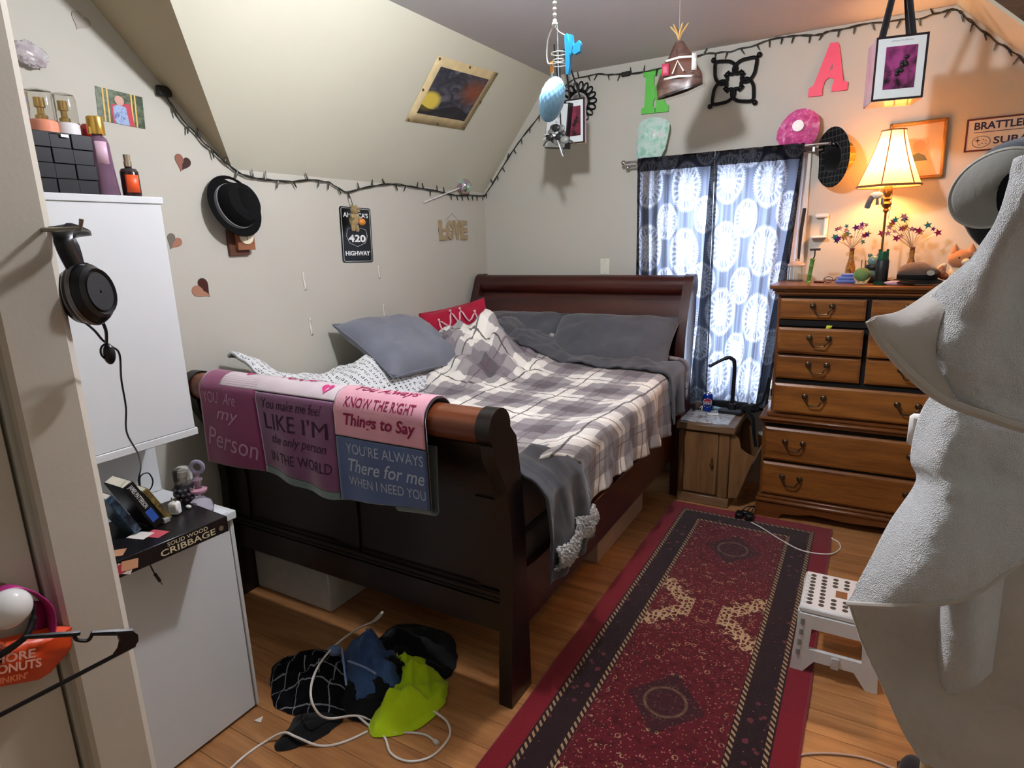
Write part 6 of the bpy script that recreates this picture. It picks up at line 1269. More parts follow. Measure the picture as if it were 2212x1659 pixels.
cab = smoothpath([cupA+Vector((-0.008, 0.01, -0.05)), Ih @ onx(205, 715, -1.24), Ih @ onx(222, 735, -1.25), Ih @ onx(240, 748, -1.26), Ih @ onx(258, 765, -1.30), Ih @ onx(262, 820, -1.35), Ih @ onx(272, 880, -1.42), Ih @ onx(274, 935, -1.5), Ih @ onx(298, 980, -1.7), Ih @ onx(304, 1010, -1.9), Ih @ onx(299, 1040, -1.95), Ih @ onx(310, 1062, -1.94), Ih @ onx(325, 1056, -1.94), Ih @ onx(330, 1038, -1.94), Ih @ onx(320, 1022, -1.94), Ih @ onx(303, 1030, -1.94), Ih @ onx(305, 1060, -1.93), Ih @ onx(318, 1095, -1.90), Ih @ onx(320, 1150, -1.86), Ih @ onx(318, 1196, -1.80), Ih @ onx(328, 1228, -1.79), Ih @ onx(345, 1255, -1.80)], 5)
MB().tube(cab, 0.0022, 6).build('cable', HB, hp_); MB().tube(cab[-4:], 0.005, 8).build('jack', HB, hp_); MB().tube([cab[-1], cab[-1]+(cab[-1]-cab[-3]).normalized()*0.018], 0.002, 6).build('jack_tip', plain('#a9a39a', 0.2, 0.9), hp_)
MB().tube(smoothpath([cupA+Vector((0.01, 0.0, -0.052)), Ih @ onx(218, 690, -1.22), Ih @ onx(229, 715, -1.23), Ih @ onx(230, 745, -1.25)], 5), 0.003, 6).build('boom', HB, hp_)
mcp = Ih @ onx(236, 765, -1.245); MB().ball(mcp, (0.011, 0.010, 0.020), 14, 10).build('microphone', HB, hp_); MB().tube([mcp+Vector((0.012*math.cos(a)-0.004, 0, 0.014*math.sin(a)+0.006)) for a in [2*PI*i/14 for i in range(14)]], 0.002, 5, closed=True).build('cable_clip', HB, hp_)
hk_ = parent_matrix(hp_) @ top; o = MB().tube([(DWX+0.02, 0.555, hk_.z-0.004), (DWX+0.085, 0.59, hk_.z-0.004), (DWX+0.09, 0.592, hk_.z+0.012)], 0.004, 6).build('wall_hook', plain('#8d8578', 0.3, 0.7)); tag(o, 'small metal hook on the door casing holding the headphones', 'hook')
# ---- worktop clutter
cr0 = onz(262, 1200, WT+0.055); cr1 = onz(455, 1135, WT+0.055)
cb = thing('cribbage_box', 'black solid wood cribbage game box overhanging the hutch worktop', 'game box', (-1.85, 1.0, WT), rot=(0, 0, 0))
CBX0, CBX1, CBY0, CBY1 = -2.02, -1.725, 0.70, 1.115
M_ = Matrix.Translation((-1.86, 0.93, 0)) @ Matrix.Rotation(-0.06, 4, 'Z') @ Matrix.Translation((1.86, -0.93, 0))
MB().box(CBX0, CBX1, CBY0, CBY1, WT, WT+0.052, 0.002).xf(M_).build('carton', plain('#141214', 0.3), cb, world=True)
def face_text(s, yc, zc, w, h, mt, shear=0.0, bold=0.0):
    mb = letters(s, w, h, 0, 0, 0, shear, bold); F = Matrix.Translation((CBX1+0.0008, yc, zc)) @ Matrix.Rotation(PI/2, 4, 'Z'); return mb.xf(F).xf(M_).build('lettering', mt, cb, world=True, smooth=False)
CRM_ = plain('#cdbf9a', 0.5); face_text('SOLID WOOD', 0.985, WT+0.0395, 0.125, 0.0125, CRM_, bold=0.01); face_text('CRIBBAGE', 0.985, WT+0.019, 0.17, 0.020, CRM_, bold=0.015)
MB().prism(circle(0.008, 14, 1.09, WT+0.02), CBX1, CBX1+0.0008, 'yz').xf(M_).build('emblem', plain('#6d5f4a', 0.4), cb, world=True, smooth=False)
for k, (yc, a, c_) in enumerate(((0.80, 0.5, '#e6d9d0'), (0.78, -0.1, '#b5404a'), (0.815, 0.2, '#d9a07a'), (0.76, 0.8, '#b5404a'))):
    MB().box(-0.022, 0.022, 0, 0.0008, -0.014, 0.014).xf(M_ @ Matrix.Translation((CBX1+0.001+0.0006*k, yc, WT+0.022+0.003*k)) @ Matrix.Rotation(PI/2, 4, 'Z') @ Matrix.Rotation(a, 4, 'Y')).build('card_print', plain(c_, 0.4), cb, world=True, smooth=False)
for k, (xc, yc, a, c_) in enumerate(((-1.80, 0.93, 0.3, '#c4555f'), (-1.83, 0.90, 0.35, '#e4ded6'), (-1.78, 0.80, 0.9, '#b98a6a'), (-1.80, 0.77, 0.8, '#d6cfc2'), (-1.77, 0.745, 1.0, '#8a5a48'))):
    MB().box(-0.03, 0.03, -0.022, 0.022, 0, 0.0006).xf(M_ @ Matrix.Translation((xc, yc, WT+0.0525+0.0004*k)) @ Matrix.Rotation(a, 4, 'Z')).build('lid_print', plain(c_, 0.4), cb, world=True, smooth=False)
CT = WT+0.0535
# books leaning
def book(label, base, h, th, dp, lean, cover, rz, spine=None, pages='#d9d2c0'):
    o = thing('book', label, 'book', base, rot=(0, 0, 0), group='paperbacks on the hutch'); M2 = Matrix.Rotation(rz, 4, 'Z') @ Matrix.Rotation(lean, 4, 'X')
    MB().box(0, dp, 0, th, 0, h, 0.001).xf(M2).build('cover', cover, o); MB().box(0.003, dp-0.004, 0.003, th-0.003, h-0.004, h+0.0008).xf(M2).build('pages', plain(pages, 0.8), o, smooth=False)
    if spine:
        for s_, z0_, z1_, hh, mt in spine:
            mb = letters(s_, (z1_-z0_), hh, 0, 0, 0, bold=0.01); mb.xf(M2 @ Matrix.Translation((dp+0.0006, th/2, (z0_+z1_)/2)) @ Matrix.Rotation(PI/2, 4, 'Z') @ Matrix.Rotation(PI/2, 4, 'Y')); mb.build('lettering', mt, o, smooth=False)
    return o
BKB = plain('#0d0d10', 0.3)
bp = onx(318, 1150, -1.83)
B1 = book('black paperback with tall white and blue spine lettering leaning on the hutch', Vector((-1.94, 0.945, CT)), 0.172, 0.034, 0.105, 0.42, BKB, 0.0, [('JAMES PATTERSON', 0.075, 0.165, 0.018, plain('#e2e2e2', 0.5))])
MB().box(0.105, 0.1062, 0.006, 0.028, 0.022, 0.066).xf(Matrix.Rotation(0.42, 4, 'X')).build('spine_panel', plain('#2f56a8', 0.4), B1, smooth=False)
book('dark blue paperback leaning furthest toward the door casing', Vector((-1.955, 0.895, CT)), 0.150, 0.022, 0.105, 0.44, rgbnoise('night_cover', ['#0b0c10', '#1d2a38', '#3f5a70', '#0d0e12'], 22), 0.0)
book('brown covered paperback leaning nearest the glass jar', Vector((-1.955, 0.995, CT)), 0.135, 0.018, 0.105, 0.46, rgbnoise('brown_cover', ['#3b3226', '#6b5a30', '#8d7a3a', '#2b2a26'], 24), 0.0)
# jar of beads, pill bottle, glass bong, charger, papers
o = thing('bead_jar', 'clear perfume bottle with dark beaded sleeve on the hutch worktop', 'bottle', onx(404, 1085, -1.98).copy()); o.location.z = WT; o.location.y = min(o.location.y, 1.16)
MB().lathe([(0.030, 0), (0.032, 0.004), (0.032, 0.10), (0.026, 0.108)], n=20).build('bottle', plain('#25242a', 0.15), o); MB().lathe([(0.010, 0.108), (0.010, 0.125), (0.014, 0.128), (0.012, 0.146), (0, 0.147)], n=14).build('pump', plain('#c9c7c2', 0.2, 0.7), o); MB().lathe([(0.031, 0.105), (0.032, 0.15), (0.028, 0.160), (0, 0.162)], n=20, cap=False).build('cap', GLS, o)
bb = MB()
for r in range(5):
    for k in range(12): a = 2*PI*(k+0.5*(r % 2))/12; bb.ball((0.033*math.cos(a), 0.033*math.sin(a), 0.02+r*0.017), 0.0065, 7, 5)
bs = bb.build('beads', plain('#6b6870', 0.12, 0.4, var=0.3, scale=60), o); bs['kind'] = 'stuff'
o = thing('glass_bong', 'small clear glass bong with a pink collar beside the game box', 'vase', onx(437, 1108, -1.90).copy()); o.location.z = WT; o.location.y = min(o.location.y, 1.175)
MB().lathe([(0.020, 0), (0.036, 0.012), (0.040, 0.032), (0.034, 0.052), (0.016, 0.066), (0.013, 0.072), (0.013, 0.085)], n=24, cap=False).build('bulb', plain('#d9cfdd', 0.05, trans=0.85, var=0.02, ior=1.2), o); MB().lathe([(0.014, 0.082), (0.026, 0.090), (0.027, 0.097), (0.016, 0.102), (0.012, 0.102)], n=24, cap=False).build('collar', plain('#c995a8', 0.15, trans=0.3), o)
MB().lathe([(0.010, 0.10), (0.012, 0.125), (0.018, 0.132), (0.010, 0.14), (0.009, 0.16)], n=16, cap=False).build('neck', plain('#d9c3cf', 0.05, trans=0.8, ior=1.2), o); MB().tube([(0.006+0.020*math.cos(a), 0.0, 0.176+0.020*math.sin(a)) for a in [2*PI*i/18 for i in range(18)]], 0.0065, 8, closed=True).xf(Matrix.Rotation(0.6, 4, 'Z')).build('mouthpiece', plain('#c9c3dc', 0.06, trans=0.6, ior=1.3), o)
o = thing('usb_charger', 'white plug-in charger standing on the game box', 'charger', onz(380, 1110, CT), 0.5); MB().box(-0.016, 0.016, -0.013, 0.013, 0, 0.042, 0.005).build('body', WHP, o)
for x in (-0.006, 0.006): MB().box(x-0.001, x+0.001, -0.003, 0.003, 0.042, 0.056).build('prong', plain('#b9b9b4', 0.2, 0.9), o, smooth=False)
MB().box(-0.009, 0.009, -0.0135, -0.013, 0.010, 0.030).build('printing', plain('#b9bcc0', 0.6), o, smooth=False)
o = thing('small_box', 'tiny grey box beside the charger on the game box', 'box', onz(355, 1128, CT), 0.3); MB().box(-0.014, 0.014, -0.012, 0.012, 0, 0.014, 0.002).build('carton', plain('#8d8c8a', 0.5), o); MB().box(-0.010, 0.010, -0.008, 0.008, 0.014, 0.0146).build('label', plain('#a9a8a6', 0.5), o, smooth=False)
pp = MB(); pp.add([(-1.96, 1.09, 0), (-1.845, 1.075, 0), (-1.842, 1.195, 0), (-1.88, 1.205, 0), (-1.90, 1.19, 0), (-1.95, 1.205, 0)], [(0,1,2,3,4,5)]); o = pp.build('letter_paper', plain('#dde3e6', 0.6, var=0.02), thick=0.002, smooth=False); o.location.z = WT+0.0015; tag(o, 'white letter lying at the corner of the hutch worktop', 'paper')
o = MB().box(-2.06, -1.97, 1.02, 1.13, WT, WT+0.02, 0.002).build('envelope_stack', plain('#d3d6d6', 0.6)); tag(o, 'thin stack of white envelopes behind the charger', 'envelopes')
o = MB().ball((0, 0, 0.006), (0.012, 0.007, 0.006), 10, 8).build('white_pebble', WHP); o.location = onz(408, 1098, CT); tag(o, 'small white crumb on the black game box', 'pebble')
# ---- closet door knob with bag, bands and a coat hanger
kn = onx(40, 1310, DWX+0.07); kb = thing('door_knob', 'white porcelain door knob on the closet door', 'door knob', (DWX-0.004, kn.y-0.012, kn.z))
KM = Matrix.Rotation(PI/2, 3, 'Y'); MB().lathe([(0.03, 0), (0.03, 0.004), (0.012, 0.008), (0.011, 0.045)], n=20, M=KM).build('rose', plain('#8a7a55', 0.3, 0.8), kb); MB().ball((0.066, 0, 0), (0.028, 0.036, 0.034), 24, 16).build('knob', plain('#e6e6e2', 0.12, var=0.02, coat=0.6), kb)
MB().box(-0.002, 0.003, -0.045, 0.018, -0.09, 0.06).build('escutcheon', plain('#c9bca8', 0.5), kb, smooth=False)
pkm = plain('#b02a78', 0.45); o = thing('headband', 'magenta plastic headbands looped over the closet door knob', 'headband', (DWX+0.03, kn.y, kn.z)); K0 = parent_matrix(o).inverted()
def strap(pts, w, mat, nm, par, th=0.003):
    P = smoothpath([K0 @ p for p in pts], 5); vs = []
    for i, p in enumerate(P):
        a = P[max(i-1, 0)]; b = P[min(i+1, len(P)-1)]; t_ = (b-a).normalized(); sd = Vector((1, 0.1, 0)); sd = (sd-t_*sd.dot(t_)).normalized(); vs += [p-sd*w/2, p+sd*w/2]
    MB().add(vs, [(2*i, 2*i+1, 2*i+3, 2*i+2) for i in range(len(P)-1)]).build(nm, mat, par, thick=th, ang=3)
strap([onx(-20, 1290, DWX+0.03), onx(10, 1272, DWX+0.032), onx(40, 1268, DWX+0.034), onx(75, 1282, DWX+0.034), onx(104, 1310, DWX+0.03), onx(110, 1350, DWX+0.028), onx(105, 1372, DWX+0.03)], 0.030, pkm, 'band', o)
def strap2(): pass
MB().grid(8, 8, lambda u, v: K0 @ onx(74+34*u, 1298+72*v, DWX+0.02-0.010*u)).build('band_side', plain('#8a1f55', 0.45), o, thick=0.003)
# dunkin bag
dbg = thing('donut_bag', 'orange donut shop bag printed MORE DONUTS hanging on the knob', 'bag', onx(60, 1420, DWX+0.03)); Db = parent_matrix(dbg).inverted()
OUT = [(-60, 1375), (0, 1380), (100, 1356), (163, 1349), (161, 1360), (158, 1395), (140, 1418), (110, 1452), (85, 1468), (0, 1484), (-60, 1492)]
ORG = plain('#d8481a', 0.38, var=0.12, scale=14)
c0 = (50, 1420)
def bagf(u, v):
    a = u*len(OUT); i = int(a) % len(OUT); f_ = a-int(a); p = OUT[i]; q = OUT[(i+1) % len(OUT)]; X = p[0]+(q[0]-p[0])*f_; Y = p[1]+(q[1]-p[1])*f_
    X = c0[0]+(X-c0[0])*(1-v); Y = c0[1]+(Y-c0[1])*(1-v); return Db @ onx(X, Y, DWX+0.022+0.030*math.sin(min(1, v*1.4)*PI/2)+0.006*fbm(X*0.03, Y*0.03, 3)*v)
MB().grid(66, 10, bagf, wrap=True).build('bag_front', ORG, dbg, ang=0.6); MB().add([Db @ onx(x, y, DWX+0.018) for x, y in OUT], [tuple(range(len(OUT)))]).build('bag_back', ORG, dbg, smooth=False)
def bagtext(s, x0, x1, yb, hpx, slope, mt):
    vs, fs = textmesh(s, 1.0, 0, 0, 0.03); xs = [v[0] for v in vs]; ys = [v[1] for v in vs]
    F = []
    for v in vs:
        X = x0+(v[0]-min(xs))/(max(xs)-min(xs))*(x1-x0); Y = yb-(v[1]-min(ys))/(max(ys)-min(ys))*hpx+slope*(X-x0); F.append(Db @ onx(X, Y, DWX+0.062))
    MB().add(F, fs).build('lettering', mt, dbg, smooth=False)
PKL = plain('#f0b5a0', 0.5); bagtext('MY', -12, 14, 1405, 13, -0.15, PKL); bagtext('MORE', -14, 77, 1438, 20, -0.20, PKL); bagtext('DONUTS', -26, 90, 1462, 20, -0.19, PKL); bagtext("DUNKIN'", -26, 60, 1484, 14, -0.22, plain('#e07a50', 0.5))
# coat hanger
hg = thing('coat_hanger', 'black plastic coat hanger hooked on the closet door knob', 'hanger', onx(60, 1350, DWX+0.07)); Hi = parent_matrix(hg).inverted(); HK = plain('#0d0d0f', 0.35)
def H(px, py, off): return Hi @ onx(px, py, DWX+off)
MB().tube([H(52, 1376, 0.085), H(110, 1372, 0.10), H(158, 1369, 0.11), H(173, 1367, 0.113)], [0.004, 0.005, 0.005, 0.0045], 7).build('shoulder', HK, hg)
MB().tube(smoothpath([H(160, 1369, 0.11), H(164, 1381, 0.111), H(178, 1384, 0.114), H(192, 1382, 0.117), H(200, 1368, 0.119)], 3), 0.0035, 6).build('notch', HK, hg)
MB().tube([H(197, 1368, 0.118), H(250, 1366, 0.13), H(285, 1364, 0.135)], [0.0045, 0.006, 0.006], 7).build('shoulder', HK, hg)
P_ = [H(*p, 0.135) for p in ((248, 1365), (285, 1362), (296, 1370), (297, 1383), (290, 1394), (246, 1414), (256, 1400), (259, 1385), (255, 1375))]
MB().add(P_, [tuple(range(len(P_)))]).build('shoulder_end', HK, hg, thick=0.008, smooth=False)
MB().tube([H(292, 1393, 0.134), H(150, 1467, 0.115), H(-60, 1576, 0.08)], 0.0042, 7).build('crossbar', HK, hg)
MB().tube(smoothpath([H(66, 1290, 0.055), H(72, 1320, 0.06), H(70, 1345, 0.068), H(58, 1372, 0.08), H(30, 1396, 0.078), H(-40, 1440, 0.07)], 5), [0.003]*8+[0.0055]*12+[0.006]*6, 7).build('hook', HK, hg)
# ================================================================== sentiment blanket over the footboard
bl = thing('throw_blanket', 'patchwork throw blanket with loving phrases draped over the footboard', 'blanket', (-1.9, 1.60, 1.16))
RC, RR = (1.63, 1.085), 0.079; BXL, BXR = -2.47, -1.245
def zbot(x):
    pts = [(-2.53, 0.765), (-2.1, 0.775), (-1.70, 0.735), (-1.245, 0.775)]
    for (a, b), (c, d) in zip(pts, pts[1:]):
        if x <= c: return b+(d-b)*max(0, x-a)/(c-a)
    return pts[-1][1]
ARC0, SIN = -20.0, 0.08            # inner drop then the arc over the roll
LARC = RR*math.radians(200)
def S(x, s, out=0.0):
    """s metres from the inner edge, over the roll and down the front"""
    rip = 0.004*math.sin(x*23+1.5*math.sin(x*7))
    r = RR+out
    if s < SIN: a = math.radians(ARC0); return Vector((x, RC[0]+r*math.cos(a)+0.006, RC[1]+r*math.sin(a)-(SIN-s)))
    if s < SIN+LARC:
        a = math.radians(ARC0)+(s-SIN)/RR; q = max(0, math.sin((s-SIN)/LARC*PI)); return Vector((x, RC[0]+(r+rip*0.6)*math.cos(a), RC[1]+(r+rip*0.4)*math.sin(a)))
    d = s-SIN-LARC; k = min(1, d/0.25)
    return Vector((x, RC[0]-r-0.004*k+rip*k*2.2+0.010*k*math.sin(x*9+2)-0.0*d, RC[1]-d))
SF = SIN+LARC                     # where the front starts to hang (z = 1.085)
def smax(x): return SF+(RC[1]-zbot(x))
fleece = lambda nm, h: cloth(nm, h, None, weave=700, sheen=0.6, bump=0.5)
DKF = fleece('fleece_dark', '#2b1f29'); 
MB().grid(110, 60, lambda u, v: S(BXL+(BXR-BXL)*u, v*smax(BXL+(BXR-BXL)*u), -0.003)).build('backing', DKF, bl, world=True, ang=3, thick=0.005)
def loop(u, v):                   # turned-up lower edge
    x = BXR-0.16+0.16*u; zb = zbot(x); y0_ = S(x, smax(x)).y; a = PI*min(1, v/0.35)
    if v < 0.35: return Vector((x+0.008*math.sin(a), y0_+0.02*(1-math.cos(a)), zb-0.02*math.sin(a)))
    k = (v-0.35)/0.65; return Vector((x, y0_+0.04+0.012*k, zb+0.22*k))
MB().grid(60, 24, loop).build('turn_up', fleece('fleece_sage', '#5d6a68'), bl, world=True, ang=3, thick=0.006)
def panel(x0, x1, s0, s1, mat):
    f0 = s0 if callable(s0) else (lambda x: s0); f1 = s1 if callable(s1) else (lambda x: s1)
    MB().grid(max(8, int((x1-x0)/0.012)), 46, lambda u, v: S(x0+(x1-x0)*u, f0(x0+(x1-x0)*u)+(f1(x0+(x1-x0)*u)-f0(x0+(x1-x0)*u))*v, 0.002)).build('panel', mat, bl, world=True, ang=3, thick=0.003)
def ptext(s, x0, x1, sc, hgt, mat, shear=0.0, bold=0.0, tilt=0.0):
    vs, fs = textmesh(s, 1.0, 0, shear, bold); bm = bmesh.new(); vv = [bm.verts.new(v) for v in vs]
    for f in fs:
        try: bm.faces.new([vv[i] for i in f])
        except ValueError: pass
    xs = [v[0] for v in vs]; ys = [v[1] for v in vs]; X0, X1, Y0, Y1 = min(xs), max(xs), min(ys), max(ys)
    P = []
    for v in bm.verts:
        a = (v.co.x-X0)/(X1-X0); b = (v.co.y-Y0)/(Y1-Y0); x = x0+(x1-x0)*a; P.append(S(x, sc+hgt*(0.5-b)+tilt*(x-x0), 0.0052))
    F = [tuple(v.index for v in f.verts) for f in bm.faces]; bm.verts.index_update(); F = [tuple(v.index for v in f.verts) for f in bm.faces]; bm.free()
    MB().add(P, F).build('lettering', mat, bl, world=True, smooth=False)
MAG, MAU, PNK, BLU2, WHF = fleece('fleece_magenta', '#8f1d60'), fleece('fleece_mauve', '#7d4870'), fleece('fleece_pink', '#e6a5b4'), fleece('fleece_blue', '#4a5f8c'), fleece('fleece_white', '#e0cfd4')
ST = SIN+RR*math.radians(80)      # a little behind the crown of the roll
panel(-2.465, -2.105, ST, lambda x: smax(x)-0.003, MAG)
panel(-2.100, -1.670, SF-0.035, lambda x: smax(x)-0.035, MAU)
panel(-2.34, -1.670, SIN+0.01, SF-0.040, WHF)
panel(-2.100, -1.670, lambda x: smax(x)-0.031, lambda x: smax(x)-0.002, fleece('fleece_teal', '#6f8484'))
panel(-1.665, -1.250, ST-0.05, SF+0.085, PNK); panel(-1.665, -1.250, SF+0.092, lambda x: smax(x)-0.003, BLU2)
LP, LD, LM, LW2 = plain('#c99ab5', 0.9), plain('#3a1c34', 0.9), plain('#8d1746', 0.9), plain('#a9b3c4', 0.9)
ptext('YOU', -2.44, -2.34, SF+0.015, 0.05, LP); ptext('my', -2.36, -2.22, SF+0.095, 0.055, LP, 0.35, tilt=0.05); ptext('Person', -2.44, -2.13, SF+0.185, 0.085, LP, 0.3, tilt=0.12); ptext('Are', -2.31, -2.23, SF+0.015, 0.05, LP, 0.35)
ptext('You make me feel', -2.06, -1.73, SF+0.005, 0.040, LD, 0.3); ptext('LIKE', -2.06, -1.88, SF+0.078, 0.065, LD); ptext("I'M", -1.84, -1.70, SF+0.078, 0.065, LD); ptext('the only person', -2.03, -1.71, SF+0.155, 0.050, LD, 0.3); ptext('IN THE WORLD', -2.05, -1.69, SF+0.225, 0.042, LD)
ptext('You Always', -1.60, -1.31, ST+0.055, 0.045, LM, 0.35, 0.01); ptext('KNOW THE RIGHT', -1.615, -1.29, SF-0.045, 0.038, LM, 0, 0.015); ptext('Things to Say', -1.615, -1.285, SF+0.025, 0.060, LM, 0.25, 0.02)
ptext("YOU'RE ALWAYS", -1.62, -1.262, SF+0.130, 0.040, LW2); ptext('There for me', -1.615, -1.262, SF+0.195, 0.052, LW2, 0.3, 0.01); ptext('WHEN I NEED YOU', -1.62, -1.262, SF+0.258, 0.036, LW2)
hm = MB()
for cx, ss, sz in ((-1.735, SF-0.085, 0.055), (-2.22, SIN+0.15, 0.045)): 
    P = [S(cx+x, ss-z, 0.0055) for x, z in heart2(sz, 24)]; hm.add(P, [tuple(range(len(P)))])
hm.build('hearts', plain('#d0407f', 0.9), bl, world=True, smooth=False)
ptext('Forever', -2.02, -1.80, SIN+0.13, 0.06, plain('#b51f5c', 0.9), 0.35, 0.015)
# ================================================================== clothes dropped on the floor
def mound(name, label, cat, outline, h, seed, mat, fold=0.03, fr=9.0, flat=2.0, zoff=0.004, part='fabric', uvs=1.0, lift=None):
    P = [onz(*p) for p in outline]; c = sum(P, Vector())/len(P); Q = smoothpath(P, 5, True); n = len(Q)
    o = thing(name, label, cat, (c.x, c.y, 0)); mb = MB(); vs = []; K = 22
    for j in range(K+1):
        t_ = j/K
        for i, p in enumerate(Q):
            x, y = p.x+(c.x-p.x)*t_, p.y+(c.y-p.y)*t_
            e = 1-(1-t_)**flat; z = zoff+h*e*(0.75+0.5*fbm(x*5+seed, y*5, 1))
            rid = math.sin((x*math.cos(seed)+y*math.sin(seed))*fr*4+4*fbm(x*6, y*6, seed)); z += fold*e**0.7*(0.5*rid+0.9*abs(fbm(x*11+seed, y*11, 2))-0.2)
            if lift: z += lift(x, y)*e
            wob = 0.012*fbm(x*18+seed, y*18, 5)
            vs.append((x+wob, y+wob*0.6, max(zoff+0.002*t_, z))); mb.uv[len(vs)-1] = (x*uvs, y*uvs)
    mb.add(vs, [(j*n+i, j*n+(i+1) % n, (j+1)*n+(i+1) % n, (j+1)*n+i) for j in range(K) for i in range(n)])
    mb.build(part, mat, o, world=True, ang=3); return o
t = NT('black_windowpane'); u, v, uvv = t.uv(); S_ = 13.0
l1 = t.M('LESS_THAN', t.M('ABSOLUTE', t.M('SUBTRACT', t.M('FRACT', t.M('MULTIPLY', t.M('ADD', u, t.M('MULTIPLY', v, 0.6)), S_)), 0.5)), 0.03); l2 = t.M('LESS_THAN', t.M('ABSOLUTE', t.M('SUBTRACT', t.M('FRACT', t.M('MULTIPLY', t.M('SUBTRACT', v, t.M('MULTIPLY', u, 0.5)), S_)), 0.5)), 0.03)
o_ = t.obj(); t.pbr(t.mix(t.M('MULTIPLY', t.M('MAXIMUM', l1, l2), 0.75), hx('#0d0d10'), hx('#8d9097')), 0.95, 0, t.bump(t.noise(o_, 60, 2), 0.4, 0.003), spec=0.1)
BKJ = cloth('black_jersey', '#0d0d0f', '#08080a', sheen=0.1); DEN = cloth('denim', '#41608f', '#26395c', weave=500, sheen=0.1, bump=0.6); NEO = cloth('neon', '#b9d818', '#a3c010', sheen=0.1, bump=0.3)
mound('sweatshirt', 'crumpled black sweatshirt half under the footboard', 'sweatshirt', [(800, 1400), (860, 1350), (960, 1365), (990, 1420), (960, 1470), (880, 1490), (820, 1560), (740, 1545), (720, 1480)], 0.10, 2.0, BKJ, 0.045, 14.0)
mound('plaid_shirt', 'black shirt with thin white windowpane checks heaped on the floor', 'shirt', [(583, 1490), (592, 1440), (630, 1418), (700, 1410), (760, 1430), (770, 1500), (740, 1548), (690, 1552), (640, 1548), (598, 1530)], 0.11, 5.0, t.m, 0.045, 14.0)
mound('trousers', 'black trouser leg trailing from the clothes heap across the floor', 'trousers', [(650, 1545), (735, 1535), (740, 1560), (700, 1590), (655, 1612), (604, 1624), (597, 1612), (622, 1575)], 0.035, 3.0, BKJ, 0.015)
jn = mound('jeans', 'crumpled blue jeans lying on top of the clothes heap', 'jeans', [(728, 1450), (745, 1410), (800, 1392), (865, 1400), (880, 1470), (865, 1530), (800, 1530), (752, 1515)], 0.19, 7.0, DEN, 0.045, 13.0)
pk0 = onz(760, 1440, 0.16); MB().tube(smoothpath([onz(752, 1428, 0.165), onz(785, 1440, 0.175), onz(812, 1455, 0.175)], 5), 0.004, 5).build('pocket_seam', cloth('denim_seam', '#6d86ac'), jn, world=True); MB().tube(smoothpath([onz(738, 1400, 0.15), onz(742, 1430, 0.16), onz(748, 1480, 0.12)], 5), 0.004, 5).build('side_seam', cloth('denim_seam', '#6d86ac'), jn, world=True); MB().ball(onz(723, 1405, 0.14), (0.03, 0.025, 0.018), 12, 8, lambda d: 1+0.2*fbm(d.x*3, d.y*3, d.z*3)).build('rolled_cuff', cloth('denim_cuff', '#5a6f94'), jn, world=True)
ne = mound('neon_shirt', 'neon yellow-green shirt crumpled over the jeans', 'shirt', [(842, 1428), (850, 1404), (886, 1398), (896, 1425), (930, 1440), (964, 1475), (967, 1510), (935, 1552), (910, 1575), (860, 1590), (808, 1594), (794, 1574), (820, 1545), (856, 1512), (868, 1470)], 0.13, 9.0, NEO, 0.05, 16.0)
# ================================================================== cables and plugs
CBW = plain('#d9d2c8', 0.4)
def cable(label, pts, r, mat, name='white_cable', plug=None):
    P = smoothpath([onz(p[0], p[1], (p[2] if len(p) > 2 else r)) for p in pts], 6); o = thing(name, label, 'cable', P[0]); MB().tube(P, r, 7).build('cord', mat, o, world=True)
    if plug:
        d = (P[-1]-P[-3]).normalized(); MB().tube([P[-1], P[-1]+d*0.02], r*1.9, 8).build('connector', plug, o, world=True)
    return o
cable('white charging cable looping around the clothes heap by the bed foot', [(800, 1348, 0.13), (826, 1322, 0.14), (815, 1338, 0.14), (770, 1360, 0.14), (718, 1400, 0.15), (682, 1450, 0.15), (671, 1500, 0.14), (685, 1538, 0.09), (712, 1552, 0.03), (765, 1546, 0.02), (800, 1556), (828, 1584), (870, 1582), (915, 1586), (938, 1600)], 0.0042, CBW, plug=CBW)
cable('white cable running across the floor from the clothes to the photo edge', [(470, 1690), (520, 1640), (570, 1604), (612, 1583, 0.03), (640, 1592, 0.03), (690, 1611), (740, 1604), (794, 1580)], 0.0042, CBW)
cable('white cable curled in a loop in front of the neon shirt', [(772, 1546, 0.02), (800, 1570), (830, 1592), (845, 1628), (885, 1645), (935, 1632), (970, 1592), (966, 1560), (936, 1536, 0.03)], 0.0042, CBW)
cable('pale cord trailing on the floor under the hanging towel', [(1702, 1668), (1702, 1645), (1735, 1630), (1800, 1628), (1870, 1638), (1935, 1662)], 0.0040, plain('#c9a894', 0.4))
pb = onz(1608, 1118, 0.012); o = thing('power_adapter', 'black power adapters clustered at the head of the rug', 'adapter', (pb.x, pb.y, 0.012)); BKA = plain('#121214', 0.4)
for dx, dy, w_, l_, h_ in ((-0.03, 0.0, 0.04, 0.07, 0.03), (0.03, -0.01, 0.045, 0.06, 0.035), (0.0, 0.03, 0.05, 0.03, 0.03)): MB().box(dx-w_/2, dx+w_/2, dy-l_/2, dy+l_/2, 0, h_, 0.005).build('adapter_block', BKA, o)
for k in range(3): MB().tube(smoothpath([(0.0+0.03*k-0.03, 0.03, 0.02), (0.02*k, 0.07, 0.04), (0.03+0.01*k, 0.12, 0.03), (0.06, 0.16+0.02*k, 0.02)], 5), 0.003, 6).build('lead', BKA, o)
cable('white phone cable running from the adapters off the rug', [(1622, 1128, 0.03), (1645, 1140, 0.014), (1690, 1168, 0.014), (1735, 1190, 0.014), (1790, 1197, 0.014), (1814, 1186), (1812, 1172), (1800, 1165)], 0.0035, plain('#e3dcd4', 0.4), plug=plain('#e3dcd4', 0.4))
